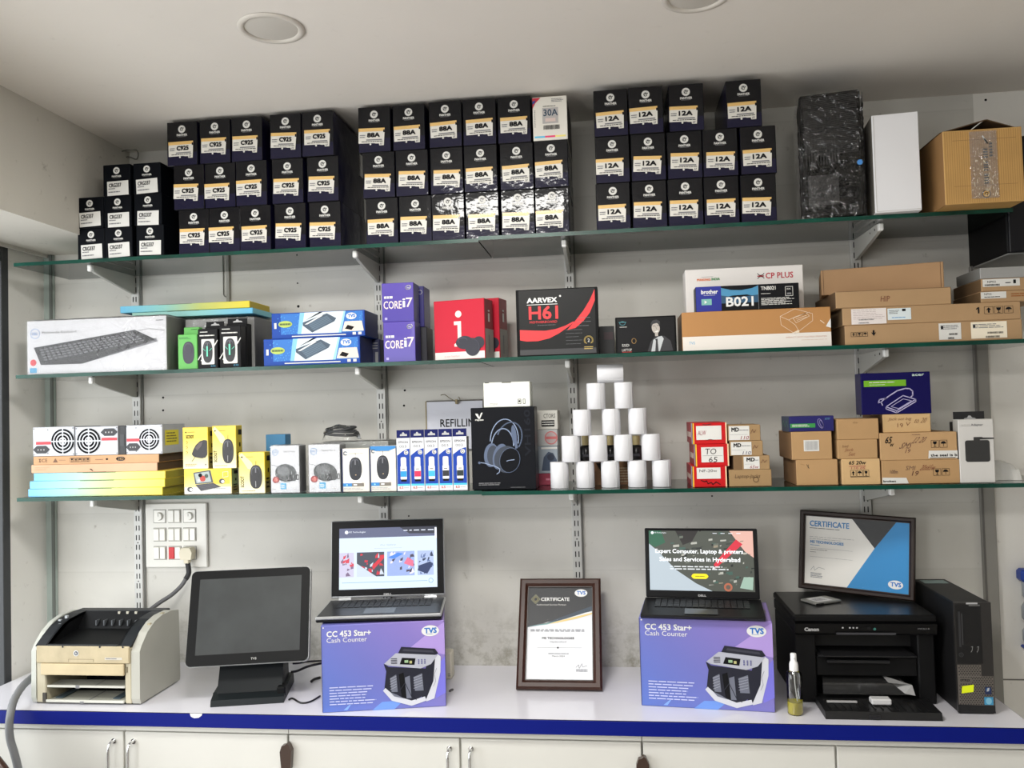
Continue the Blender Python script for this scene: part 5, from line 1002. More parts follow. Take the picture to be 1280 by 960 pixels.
def art_e(k):
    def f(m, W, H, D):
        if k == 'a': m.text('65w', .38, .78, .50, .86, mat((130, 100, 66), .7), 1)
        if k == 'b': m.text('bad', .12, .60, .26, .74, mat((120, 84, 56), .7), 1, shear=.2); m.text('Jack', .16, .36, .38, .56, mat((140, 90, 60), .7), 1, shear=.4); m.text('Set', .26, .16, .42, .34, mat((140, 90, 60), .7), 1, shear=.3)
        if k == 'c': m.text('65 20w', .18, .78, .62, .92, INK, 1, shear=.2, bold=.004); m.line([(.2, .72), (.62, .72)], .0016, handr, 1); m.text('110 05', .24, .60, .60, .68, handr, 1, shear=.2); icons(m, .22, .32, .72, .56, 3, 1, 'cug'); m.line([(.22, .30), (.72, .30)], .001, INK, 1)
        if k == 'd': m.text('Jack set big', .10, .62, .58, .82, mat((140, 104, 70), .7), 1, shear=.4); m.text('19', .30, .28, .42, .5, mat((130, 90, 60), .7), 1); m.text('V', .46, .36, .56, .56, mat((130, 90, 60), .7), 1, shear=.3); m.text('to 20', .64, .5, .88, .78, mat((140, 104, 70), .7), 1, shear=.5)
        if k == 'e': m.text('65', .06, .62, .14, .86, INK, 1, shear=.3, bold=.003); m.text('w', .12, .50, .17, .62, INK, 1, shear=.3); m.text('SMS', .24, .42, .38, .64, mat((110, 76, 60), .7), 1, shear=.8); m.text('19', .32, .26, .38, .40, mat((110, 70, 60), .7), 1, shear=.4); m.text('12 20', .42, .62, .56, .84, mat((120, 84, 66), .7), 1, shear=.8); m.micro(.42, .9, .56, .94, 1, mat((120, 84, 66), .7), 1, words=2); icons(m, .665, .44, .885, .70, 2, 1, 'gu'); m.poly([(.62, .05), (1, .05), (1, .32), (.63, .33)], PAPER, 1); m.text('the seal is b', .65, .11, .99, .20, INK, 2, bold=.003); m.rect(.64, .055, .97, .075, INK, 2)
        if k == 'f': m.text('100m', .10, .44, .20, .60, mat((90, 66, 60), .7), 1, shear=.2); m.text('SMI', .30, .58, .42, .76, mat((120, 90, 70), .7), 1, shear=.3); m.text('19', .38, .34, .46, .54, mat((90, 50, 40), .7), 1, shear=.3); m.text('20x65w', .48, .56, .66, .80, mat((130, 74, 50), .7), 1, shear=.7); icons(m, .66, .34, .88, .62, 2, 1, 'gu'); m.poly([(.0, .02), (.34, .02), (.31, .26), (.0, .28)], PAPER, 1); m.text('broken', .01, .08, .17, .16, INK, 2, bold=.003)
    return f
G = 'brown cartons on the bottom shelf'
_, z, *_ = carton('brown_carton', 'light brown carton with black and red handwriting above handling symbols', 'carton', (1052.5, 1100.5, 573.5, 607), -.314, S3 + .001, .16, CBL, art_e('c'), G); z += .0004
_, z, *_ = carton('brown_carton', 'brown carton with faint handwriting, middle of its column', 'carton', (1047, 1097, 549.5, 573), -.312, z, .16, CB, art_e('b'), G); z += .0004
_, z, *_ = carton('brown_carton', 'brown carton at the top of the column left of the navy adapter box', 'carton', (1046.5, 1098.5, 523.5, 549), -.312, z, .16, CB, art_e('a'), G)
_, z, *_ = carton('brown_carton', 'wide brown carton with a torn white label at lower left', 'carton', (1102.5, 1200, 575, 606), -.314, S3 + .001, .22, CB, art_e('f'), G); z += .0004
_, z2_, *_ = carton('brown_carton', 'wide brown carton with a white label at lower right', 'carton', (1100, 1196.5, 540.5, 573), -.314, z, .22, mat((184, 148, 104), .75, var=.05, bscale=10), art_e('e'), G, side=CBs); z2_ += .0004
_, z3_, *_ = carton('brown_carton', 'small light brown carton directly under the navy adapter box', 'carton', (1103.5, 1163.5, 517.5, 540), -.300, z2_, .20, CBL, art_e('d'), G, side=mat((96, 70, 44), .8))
def art_ac(m, W, H, D):
    m.text('acer', .74, .90, .91, .945, mat((190, 210, 200), .4), 1, bold=.003); m.rect(.04, .67, .65, .82, mat((110, 170, 30), .45), 1); m.micro(.12, .75, .50, .79, 1, PAPER, 2, words=4, ragged=.05); m.micro(.12, .705, .40, .725, 1, PAPER, 2, words=4)
    ln = mat((176, 170, 206), .45); w_ = .0028
    m.line([(.35, .18), (.60, .44), (.78, .34), (.50, .08), (.35, .18)], w_, ln, 1); m.line([(.35, .18), (.35, .13), (.50, .03), (.50, .08)], w_, ln, 1); m.line([(.50, .03), (.78, .29), (.78, .34)], w_, ln, 1); m.line([(.42, .18), (.60, .36), (.72, .31), (.53, .13), (.42, .18)], .0016, ln, 1)
    m.line([(.70, .38), (.74, .44), (.74, .54), (.70, .60), (.64, .61), (.52, .56), (.40, .44), (.33, .36)], .0034, ln, 1); m.line([(.36, .40), (.28, .30), (.24, .28), (.26, .36), (.34, .38)], w_, ln, 1); m.line([(.28, .30), (.30, .22)], w_, ln, 1)
carton('adapter_box', 'large navy box with a green stripe and adapter drawing, top of the brown cartons', 'adapter box', (1076.5, 1163.5, 465.5, 516.5), -.300, z3_ + .0006, .06, mat((16, 12, 74), .5, spec=.15), art_ac, side=mat((16, 14, 60), .4))
def art_as(m, W, H, D):
    m.text('Adapter', .36, .885, .70, .93, GREYINK, 1, bold=.003); m.text('ASUS', .07, .89, .34, .925, mat((190, 188, 184), .5), 1)
    dk = mat((48, 48, 48), .45); m.rrect(.17, .33, .87, .67, .07, dk, 1); m.poly([(.42, .66), (.42, .72), (.66, .72), (.68, .71), (1.0, .705), (1.0, .685), (.60, .68), (.60, .66)], dk, 1)
carton('adapter_box', 'tall white adapter box with a black square charger picture', 'adapter box', (1199, 1243, 524, 601.5), -.316, S3 + .001, .04, mat((206, 204, 200), .5), art_as, side=mat((170, 168, 162), .5))
def htab2(q, W, H, D):
    bk = mat((30, 30, 32), .5); q.add([(-W / 2, .003, H), (W / 2, .003, H), (W / 2, .004, H + .03), (-W / 2, .004, H + .03)], [(0, 1, 2, 3)], bk); q.add([(-W / 2, .005, H), (W / 2, .005, H), (W / 2, .005, H + .03), (-W / 2, .005, H + .03)], [(3, 2, 1, 0)], bk)
    q.face((-W / 2, .0025, H), (1, 0, 0), (0, 0, 1), W, .03); q.poly([(.3, .15), (.75, .15), (.7, .35), (.6, .4), (.55, .6), (.48, .6), (.44, .4), (.35, .35)], LGREY, 0)
carton('adapter_box', 'black hang tab box behind the tall white adapter box', 'adapter box', (1194, 1233, 527, 601), -.262, S3 + .001, .035, mat((30, 30, 32), .5), None, parts=[('hang_tab', htab2)])
# crumpled white packet
a = U(1243, 590, Y=-.20); b = U(1272, 590, Y=-.20); W = b.x - a.x + .03; h = .065
r = thing('white_packet', 'crumpled white paper packet at the right end of the bottom shelf', 'packet', (a.x + W / 2 - .03, -.24, S3 + .0005))
R = random.Random(12); V = []; N_ = 9
for j in range(N_ + 1):
    for i in range(N_ + 1):
        u = i / N_; v = j / N_; e = min(u, 1 - u, v, 1 - v) * 4; hh_ = h * min(1, e) ** .6 * (.95 - .35 * u) + (.006 * R.random() if 0 < i < N_ and 0 < j < N_ else 0)
        V.append((-W / 2 + W * u * (1 - .0 * v), .13 * v + (.01 * math.sin(6 * u)), max(0, hh_)))
F = [(j * (N_ + 1) + i, j * (N_ + 1) + i + 1, (j + 1) * (N_ + 1) + i + 1, (j + 1) * (N_ + 1) + i) for j in range(N_) for i in range(N_)]
pm = mat((226, 226, 222), .6); m = MB().add(V, F, pm); n_ = (N_ + 1); m.add([(-W / 2, 0, 0), (W / 2, 0, 0), (W / 2, .13, 0), (-W / 2, .13, 0)], [(3, 2, 1, 0)], pm); m.build('packet', r)

# thing hanging on the right wall
r = thing('hanging_bottle_pack', 'blue and grey moulded holder on the white wall at the far right edge', 'holder', (U(1291, 770, Y=-.03).x, -.002, U(1284, 812, Y=-.03).z)); gb = mat((150, 156, 164), .35, coat=.3); bb = mat((26, 60, 150), .4)
MB().box(-.035, -.045, .215, .035, 0, .255, bb, .008).build('top_bracket', r); MB().box(-.03, -.03, .0, .03, 0, .01, bb, .004).build('foot_bracket', r)
MB().lathe([(.001, .01), (.026, .012), (.034, .03), (.034, .06), (.024, .075), (.022, .085), (.034, .10), (.034, .135), (.026, .15), (.022, .16), (.030, .17), (.030, .215), (.001, .216)], gb, (0, -.036 + .0, 0), 20).build('holder_body', r)

# ------------------------------------------------------------------ switch board with plug
a = U(181.5, 665, Y=-.012); b = U(258.5, 665, Y=-.012); t = U(220, 629, Y=-.012); bt = U(220, 709.5, Y=-.012); W = b.x - a.x; H = t.z - bt.z
pl = mat((222, 220, 212), .35, coat=.2); pl2 = mat((236, 234, 226), .3, coat=.2); shd = mat((150, 148, 140), .5)
r = thing('switch_board', 'white switch board with nine modules on the wall above the touch monitor', 'switch board', (a.x + W / 2, 0, bt.z))
MB().box(-W / 2, -.012, 0, W / 2, -.0005, H, pl, .003).build('face_plate', r)
for j in range(3):
    for i in range(3):
        cx = -W / 2 + W * (.243 + .243 * i); cz = H * (.80 - .285 * j); s = W * .105
        m = MB().box(cx - s, -.0128, cz - s, cx + s, -.012, cz + s, shd).box(cx - s * .9, -.0150, cz - s * .9, cx + s * .9, -.0128, cz + s * .9, pl2, .001); kind = (('dial', 'switch', 'dial'), ('switch', 'switch', 'switch'), ('switch', 'red', 'socket'))[j][i]
        if kind in ('switch', 'red'):
            m.box(cx - s * .86, -.020, cz - s * .84, cx - s * .03, -.015, cz + s * .84, mat((206, 8, 26), .4) if kind == 'red' else pl2, .001); m.box(cx + s * .03, -.018, cz - s * .84, cx + s * .86, -.015, cz + s * .84, pl2, .001)
            m.build('rocker_switch', r)
        elif kind == 'dial':
            m.cyl((cx, -.015, cz), (cx, -.024, cz), (s * .62, s * .5), pl2, 20); m.box(cx - .001, -.0245, cz, cx + .001, -.024, cz + s * .45, shd); m.build('dimmer_dial', r)
        else:
            for dx, dz in ((0, .5), (-.45, -.3), (.45, -.3)): m.cyl((cx + s * dx, -.0150, cz + s * dz), (cx + s * dx, -.0153, cz + s * dz), s * .13, INK, 10)
            m.build('socket', r); SX, SZ = a.x + W / 2 + cx, bt.z + cz
# plug and its heavy cable
r = thing('power_plug', 'cream power plug in the switch board with a thick taped grey cable', 'power plug', (SX, -.016, SZ)); cream = mat((216, 208, 184), .4)
MB().prism([(-.020, -.020), (.020, -.020), (.024, .006), (.016, .022), (-.016, .022), (-.024, .006)], -.032, 0, cream, 'Y').box(-.009, -.030, -.034, .011, -.008, -.018, cream, .003).build('plug_body', r)
c0 = Vector((SX, -.036, SZ - .034)); pts = [(238, 703, -.035), (236, 716, -.04), (232, 724, -.05), (226, 733, -.06), (214, 744, -.08), (200, 753, -.10), (188, 762, -.12)]
q = [Vector((.0015, -.019, -.030))] + [U(x, y, Y=yy) - Vector((SX, -.016, SZ)) for x, y, yy in pts[1:]]
MB().tube(q, .0075, mat((92, 92, 94), .6), 8, 4).build('cable', r); MB().tube(q[:3], .0092, mat((36, 36, 38), .6, bump=.4, bscale=200), 8, 4).build('tape_wrap', r)

# ------------------------------------------------------------------ things on the worktop
def beige_printer():
    X0, X1 = -1.365, -1.000; W = X1 - X0; D = .235
    r = thing('laser_printer', 'old stained beige laser printer with a dark top tray on the worktop', 'printer', ((X0 + X1) / 2, -.436, ZC + .0005), math.radians(0))
    bg = mat((186, 178, 154), .5, var=.06, bscale=9); st = mat((178, 164, 132), .5, var=.14, bscale=16); sd = mat((176, 175, 165), .45, var=.03, bscale=6); dk = mat((30, 33, 37), .45, spec=.3); dk2 = mat((13, 14, 16), .5, spec=.2); w2 = W / 2
    prof = [(.004, .004), (D, .004), (D + .004, .02), (D, .238), (.19, .247), (.13, .246), (.085, .236), (.045, .214), (.012, .182), (.0, .165), (-.002, .02)]
    for s, nm in ((-1, 'side_panel'), (1, 'side_panel')):
        a = -w2 if s < 0 else w2 - .028; b = -w2 + .016 if s < 0 else w2
        MB().prism(prof, a, b, sd if s > 0 else mat((186, 188, 180), .45), smooth=False).build(nm, r)
    m = MB(); xl, xr = -w2 + .0165, w2 - .0285
    m.box(xl, .0, .004, xl + .032, D, .175, bg, .003).box(xr - .022, .0, .004, xr, D, .175, bg, .003)   # front pillars
    m.box(xl + .032, D - .03, .004, xr - .022, D, .175, dk2); m.box(xl, .0, .165, xr, .03, .176, bg, .002); m.box(xl + .032, .0, .128, xr - .022, .02, .166, st, .001)
    m.box(xl, .03, .168, xr, D, .176, dk2); m.build('chassis', r)
    m = MB().box(xl + .004, -.007, .128, xr - .002, .0, .182, st, .005); m.box(xl + .02, -.009, .092, xr - .02, -.001, .1275, mat((194, 178, 142), .5, var=.08, bscale=12), .002)
    m.face((xl, -.0071, .128), (1, 0, 0), (0, 0, 1), xr - xl, .054); m.line([(.36, .10), (.36, .26), (.62, .26), (.62, .10)], .0012, mat((120, 108, 80), .5), 0); m.ell(.44, .60, .028, mat((196, 196, 196), .3, metal=.6), 1); m.ell(.44, .60, .020, mat((70, 74, 80), .4), 2); m.text('hp', .432, .50, .448, .70, WHITE, 3); m.rect(.74, .24, .92, .38, mat((196, 190, 176), .5), 1); m.micro(.75, .26, .9, .36, 1, GREYINK, 2, words=3)
    for u in (.30, .69, .93): m.ell(u, .97, .010, dk, 1)
    m.build('front_cover', r)
    # dark output tray on top: rim, sloped well
    m = MB(); zt = .182; zb = .242
    def top(y): return .182 + (.243 - .182) * min(1, max(0, (y - .0)) / .15) ** .75
    rim = [(-.004, .180), (.0, .184), (.03, .205), (.07, .227), (.11, .239), (.16, .244), (.225, .244), (.225, .236), (.16, .235), (.10, .226), (.03, .19)]
    m.prism([(a_, max(b_, .19)) if False else (a_, b_) for a_, b_ in rim], xl, xl + .040, dk); m.prism(rim, xr - .042, xr, dk); m.prism([(.0, .175), (.0, .186), (.03, .205), (.07, .227), (.11, .239), (.2, .242), (.2, .175)], xl + .034, xl + .040, dk2); m.prism([(.0, .175), (.0, .186), (.03, .205), (.07, .227), (.11, .239), (.2, .242), (.2, .175)], xr - .042, xr - .036, dk2); m.box(xl, .19, .225, xr, D - .002, .245, dk, .003)
    m.box(xl + .04, -.004, .176, xr - .042, .006, .186, dk, .002)
    m.add([(xl + .04, .006, .178), (xr - .042, .006, .178), (xr - .042, .15, .196), (xl + .04, .15, .196)], [(0, 1, 2, 3)], dk2); m.add([(xl + .04, .15, .196), (xr - .042, .15, .196), (xr - .042, .19, .243), (xl + .04, .19, .243)], [(0, 1, 2, 3)], dk2)
    for k in range(6): m.box(xl + .10 + k * .028, .152, .205, xl + .104 + k * .028, .178, .222, mat((90, 94, 98), .4))
    for k in range(3): m.box(xl + .16 + k * .03, .184, .236, xl + .168 + k * .03, .189, .2435, mat((190, 186, 170), .4))
    for k in range(6): m.box(xl + .008 + (k % 2) * .012, .03 + .016 * k, .197 + .0078 * k, xl + .017 + (k % 2) * .012, .038 + .016 * k, .2035 + .0088 * k, mat((170, 176, 178), .4))
    m.build('output_tray', r)
    m = MB()
    for y in (.07, .10, .125, .145): m.box(w2 - .016, y, .2285 + (y - .07) * .16, w2 - .006, y + .012, .2335 + (y - .07) * .20, mat((170, 160, 132), .5))
    m.build('side_buttons', r)
    lt = mat((176, 176, 164), .4, var=.03, bscale=10)
    m = MB().box(xl + .034, .004, .052, xr - .024, .07, .055, lt, .001).box(xl + .034, .002, .0505, xr - .024, .005, .0575, mat((198, 198, 188), .4), .001); m.box(xl + .19, .01, .0552, xl + .192, .07, .0556, GREYINK).box(xl + .13, .0018, .048, xl + .145, .006, .058, GREYINK, .001); m.build('paper_tray', r)
    m = MB().box(xl + .034, .0, .006, xr - .024, .10, .010, lt, .001).box(xl + .034, -.004, .006, xr - .024, .003, .014, mat((204, 204, 194), .4), .001); m.box(xl + .05, .02, .0112, xl + .075, .10, .014, mat((70, 84, 92), .5)).box(xr - .075, .02, .0112, xr - .05, .10, .014, mat((70, 84, 92), .5)).box(xl + .15, -.005, .004, xl + .162, .002, .010, GREYINK).box(xl + .17, .01, .0113, xl + .173, .10, .0108, GREYINK); m.build('paper_tray', r)
    m = MB().box(xl + .020, -.002, .006, xl + .034, .004, .035, mat((60, 56, 50), .5), .002).box(xr - .02, -.003, .100, xr - .012, .001, .118, mat((120, 112, 90), .5), .001); m.build('latch', r)
    MB().box(-w2 + .01, .01, -.0005, w2 - .01, D - .01, .005, INK).build('underside', r)
beige_printer()

def pos_terminal():
    yaw = math.radians(13); r = thing('touch_monitor', 'black touch monitor on a dark stand, right of the beige printer', 'monitor', (-.678, -.345, ZC + .0005), yaw)
    bk = mat((11, 12, 13), .4, spec=.18); st = mat((24, 29, 31), .5, spec=.25); sl = mat((150, 152, 152), .3, metal=.6)
    # stand: broad foot rising into a wide neck
    m = MB(); m.prism([(-.075, 0), (-.07, .018), (-.03, .030), (.01, .034), (.12, .034), (.13, 0)], -.110, .110, st); m.prism([(-.040, .028), (.03, .15), (.085, .15), (.10, .030)], -.098, .098, mat((20, 24, 26), .45, spec=.2)); m.box(-.113, -.03, .012, -.108, .1, .028, bk, .001)
    m.box(.085, -.055, .012, .112, -.01, .042, bk, .004); m.build('stand', r)
    for sx in (-.095, .095): MB().cyl((sx, -.055, -.0004), (sx, -.055, .004), .008, INK, 12).build('rubber_foot', r)
    T = Matrix.Translation((0, -.070, .122)) @ Matrix.Rotation(math.radians(-19), 4, 'X'); W = .372; H = .292; w2 = W / 2
    def rr(x0, z0, x1, z1, rad, n=5):
        P = []
        for cx, cz, q in ((x1 - rad, z1 - rad, 0), (x0 + rad, z1 - rad, 1), (x0 + rad, z0 + rad, 2), (x1 - rad, z0 + rad, 3)):
            for k in range(n + 1): t = (q + k / n) * PI / 2; P.append((cx + rad * math.cos(t), cz + rad * math.sin(t)))
        return P
    m = MB(); m.T = T; m.prism(rr(-w2, 0, w2, H, .016), .006, .034, sl, 'Y'); m.prism(rr(-w2 + .002, .002, w2 - .002, H - .002, .015), .0, .0062, bk, 'Y'); m.prism(rr(-w2 + .05, .04, w2 - .05, H - .04, .02), .034, .06, st, 'Y')
    m.face((-w2, .0, 0), (1, 0, 0), (0, 0, 1), W, H); m.text('TVS', .53, .045, .575, .068, PAPER, 1); m.build('screen_housing', r)
    gl = mat((52, 55, 55), .45, spec=.35, var=.22, bscale=9, name='dusty_dark_screen'); m = MB(); m.T = T; m.face((-w2, -.0002, 0), (1, 0, 0), (0, 0, 1), W, H); m.rect(.078, .118, .925, .905, gl, 0); m.build('touch_panel', r)
    return r
pos_terminal()

# purple cash counter cartons
pc = gradmat('purple_blue_print', [(0, (88, 116, 196)), (.45, (110, 114, 188)), (.8, (132, 118, 190)), (1, (148, 126, 194))], (.62, 0, .42), .38, .2); pcs = mat((96, 88, 160), .45); blu = mat((110, 150, 226), .42); lav = mat((172, 148, 214), .42)
def art_cc(m, W, H, D):
    m.poly([(1, .98), (.87, .86), (.72, .70), (1, .60)], lav, 0) ; m.poly([(1, .58), (.90, .42), (.92, .10), (1, .16)], mat((120, 116, 214), .42), 0); m.poly([(.40, .0), (.48, .09), (.66, .10), (.58, .0)], mat((110, 150, 226), .42), 0); m.poly([(.17, .02), (.20, .02), (.23, .08), (.22, .08)], mat((130, 170, 236), .42), 0)
    m.text('CC 453 Star+', .045, .865, .40, .93, WHITE, 2, bold=.003); m.text('Cash Counter', .045, .80, .37, .855, WHITE, 2)
    logo_oval(m, .885, .885, .072, 'TVS', 2); m.micro(.85, .845, .92, .853, 1, mat((40, 110, 190), .5), 4, words=3)
    m.micro(.06, .075, .46, .30, 7, mat((206, 210, 240), .5), 2, words=6, fill=.32)
    dk = mat((28, 30, 44), .4); sv = mat((176, 178, 190), .4); g2 = mat((110, 114, 128), .4); lt = mat((206, 208, 216), .4)
    m.poly([(.62, .645), (.645, .715), (.92, .675), (.945, .62), (.90, .59), (.66, .62)], dk, 2); m.poly([(.655, .665), (.665, .69), (.90, .655), (.91, .63)], mat((60, 60, 72), .4), 3)
    m.poly([(.94, .61), (.965, .58), (.96, .40), (.905, .10), (.84, .07), (.82, .40), (.87, .50)], lt, 2); m.poly([(.86, .56), (.92, .58), (.90, .30), (.84, .10), (.80, .10), (.83, .40)], dk, 3)
    m.poly([(.505, .53), (.60, .645), (.94, .60), (.885, .50), (.80, .455), (.54, .505)], sv, 4); m.poly([(.65, .59), (.76, .575), (.75, .50), (.63, .515)], INK, 5); m.rect(.67, .53, .70, .56, mat((150, 180, 140), .5), 6); m.rect(.71, .52, .73, .55, mat((180, 176, 120), .5), 6)
    for k in range(4): m.rect(.56 + .0 * k, .525 + .018 * k, .61, .533 + .018 * k, dk, 6)
    for i in range(3):
        for j in range(3): m.ell(.785 + .025 * i, .515 + .02 * j, .006, mat((90, 90, 140), .4), 6)
    m.poly([(.50, .53), (.54, .49), (.85, .45), (.83, .16), (.72, .05), (.58, .12), (.50, .22), (.52, .44)], dk, 3)
    m.poly([(.49, .22), (.56, .10), (.72, .03), (.84, .08), (.83, .13), (.72, .09), (.58, .16), (.51, .25)], lt, 4)
    for a, b in ((.55, .60), (.74, .81)):
        m.poly([(a, .36), (b, .40), (b + .01, .20), (a + .01, .20)], g2, 5)
        for k in range(5): m.line([(a, .35 - k * .03), (b, .38 - k * .03)], .0010, sv, 6)
    m.poly([(.62, .40), (.66, .42), (.68, .12), (.64, .14)], INK, 6); m.poly([(.67, .36), (.71, .38), (.72, .12), (.68, .12)], g2, 6); m.line([(.63, .22), (.67, .30), (.72, .14), (.76, .10)], .002, dk, 7); m.poly([(.55, .20), (.60, .17), (.66, .12), (.58, .15)], g2, 6)
    m.line([(.93, .45), (.91, .38), (.92, .30), (.90, .24)], .0010, g2, 4)
    m.line([(.003, .99), (.003, .01)], .0016, mat((70, 70, 120), .5), 2); m.ell(.02, .975, .006, PAPER, 2)
def cbox(loc, yaw, W, H, lb):
    r = thing('cash_counter_box', lb, 'carton', loc, yaw, 'purple cash counter cartons'); m = MB(); body(m, W, .235, H, pc, .002, pcs); m.face((-W / 2, 0, 0), (1, 0, 0), (0, 0, 1), W, H); art_cc(m, W, H, .235); m.build('carton', r)
    t = MB(); t.add([(-W / 2 + .01, .09, H + .0006), (W / 2 - .01, .09, H + .0006), (W / 2 - .01, .14, H + .0006), (-W / 2 + .01, .14, H + .0006)], [(0, 1, 2, 3)], film('carton_tape', (.97, .93, .85), .1, .15)); t.build('packing_tape', r)
HB1 = 1.0065 - ZC; HB2 = 1.0085 - ZC
cbox((-.222, -.437, ZC + .0005), math.radians(11.5), .366, HB1, 'purple cash counter carton under the silver-edged laptop')
cbox((.726, -.389, ZC + .0005), math.radians(-6.2), .378, HB2, 'purple cash counter carton under the all-black laptop')

def E_(rgb, s=1.25): return mat(rgb, .4, emit=s)
def laptop(loc, yaw, W, D, tilt, H, rimc, deckc, lb, screen_art, old):
    r = thing('laptop', lb, 'laptop', loc, yaw, 'laptops standing on purple cartons'); w2 = W / 2; th = .024 if old else .017
    rim = mat(rimc, .3, metal=.7 if old else .2); bk = mat((15, 15, 17), .45, spec=.2); dk = mat(deckc, .35, spec=.4)
    m = MB()
    if old: m.box(-w2, 0, .004, w2, D, .014, bk, .003).box(-w2 - .001, -.002, .012, w2 + .001, D, .022, rim, .003).box(-w2 + .004, .003, .0215, w2 - .004, D - .012, .0232, dk, .001)
    else: m.prism([(0, .010), (.004, .014), (D, .017), (D, .004), (.01, .002)], -w2, w2, bk)
    m.box(-w2 + .02, .02, -.0005, w2 - .02, D - .02, .005, INK); m.build('base', r)
    m = MB(); zt = .0233 if old else .0172; key = mat((30, 31, 34), .45)
    for j in range(6):
        y = D * .46 + j * D * .075
        if not old: zz = .0148 + .003 * (y / D)
        else: zz = zt
        for i in range(15): x = -W * .40 + i * W * .0535; m.box(x, y, zz, x + W * .047, y + D * .062, zz + .0018, key, .0005)
    m.build('keyboard', r)
    m = MB(); zz = zt if old else .0158; m.add([(-.05, D * .08, zz + .0004), (.045, D * .08, zz + .0004), (.045, D * .38, zz + .0008), (-.05, D * .38, zz + .0008)], [(0, 1, 2, 3)], mat((44, 46, 52), .3, coat=.3)); m.build('touchpad', r)
    T = Matrix.Translation((0, D - .006, zt - .001)) @ Matrix.Rotation(math.radians(-tilt), 4, 'X')
    m = MB(); m.T = T; m.box(-w2 + .002, .002, .006 if old else .002, w2 - .002, .012 if old else .008, H, rim, .004); m.box(-w2 + .005, .0, .012 if old else .004, w2 - .005, .0028, H - .003, bk, .001)
    m.face((-w2 + .006, 0, 0), (1, 0, 0), (0, 0, 1), W - .012, H); m.text('DELL', .465, .045 if old else .035, .535, .068 if old else .062, LGREY, 1, bold=.002); m.ell(.5, .965, .006, INK, 1); 
    if old:
        for sx in (-.37, .37): m.cyl((sx * W - .02, .006, .002), (sx * W + .02, .006, .002), .006, rim, 12)
    m.build('lid', r)
    m = MB(); m.T = T; m.face((-w2 + .006, 0, 0), (1, 0, 0), (0, 0, 1), W - .012, H)
    screen_art(m); m.build('display', r)
    return r
def sub(m, a, b, c, d):
    o = (m.O.copy(), m.u.copy(), m.v.copy(), m.W, m.H, m.n.copy()); m.face(o[0] + o[1] * (a * o[3]) + o[2] * (b * o[4]), o[1], o[2], (c - a) * o[3], (d - b) * o[4]); return o
def restore(m, o): m.face(o[0], o[1], o[2], o[3], o[4]); m.n = o[5]
def scr1(m):
    o = sub(m, .065, .13, .945, .90); S = 1.0
    m.rect(0, 0, 1, 1, E_((208, 224, 240)), 0); m.rect(0, .84, 1, 1, E_((88, 94, 124)), 1); m.poly([(.62, 1), (1, 1), (1, .88), (.72, .89)], E_((44, 48, 64)), 2)
    m.ell(.075, .935, .018, E_((240, 244, 250)), 3); m.text('MS Technologies', .10, .915, .27, .95, E_((230, 236, 246)), 3)
    for k, (a, b) in enumerate(((.66, .70), (.72, .745), (.765, .82), (.84, .885), (.91, .97))): m.rect(a, .935, b, .95, E_((220, 226, 240)), 3)
    m.text('Our Gallery', .42, .695, .58, .725, E_((150, 160, 176)), 1); m.rect(.36, .655, .64, .66, E_((176, 186, 200)), 1)
    R = random.Random(3)
    for a, b, cols in ((0, .15, ((196, 192, 216), (120, 100, 130), (206, 60, 80))), (.18, .46, ((60, 66, 80), (196, 206, 220), (200, 40, 60))), (.49, .77, ((150, 170, 220), (226, 220, 236), (70, 60, 80))), (.80, .965, ((170, 186, 220), (36, 50, 84), (90, 110, 160)))):
        m.rect(a, .20, b, .60, E_(cols[0]), 1)
        for k in range(26):
            x = R.uniform(a + .005, b - .03); y = R.uniform(.21, .55); c = R.choice(cols); m.poly([(x, y), (min(b, x + R.uniform(.01, .05)), y + R.uniform(0, .02)), (min(b, x + R.uniform(.01, .04)), min(.6, y + R.uniform(.02, .10))), (x + .002, min(.6, y + .04))], E_(c), 2 + k * .05)
    m.poly([(.18, .20), (.38, .20), (.18, .42)], E_((196, 208, 222)), 4); m.poly([(.33, .36), (.44, .55), (.46, .55), (.46, .50), (.36, .33)], E_((206, 40, 60)), 4); m.poly([(.50, .50), (.60, .58), (.66, .56), (.56, .48)], E_((70, 130, 220)), 4); m.poly([(.66, .40), (.76, .34), (.76, .44), (.70, .50)], E_((220, 110, 140)), 4); m.poly([(.80, .28), (.90, .22), (.96, .38), (.93, .42), (.82, .36)], E_((34, 52, 96)), 4)
    m.rect(.03, .105, .90, .113, E_((130, 170, 190)), 1); m.arc(.935, .11, .022, E_((90, 150, 180)), .0014, 1); m.rect(.98, .80, 1, .98, E_((240, 242, 248)), 3); restore(m, o)
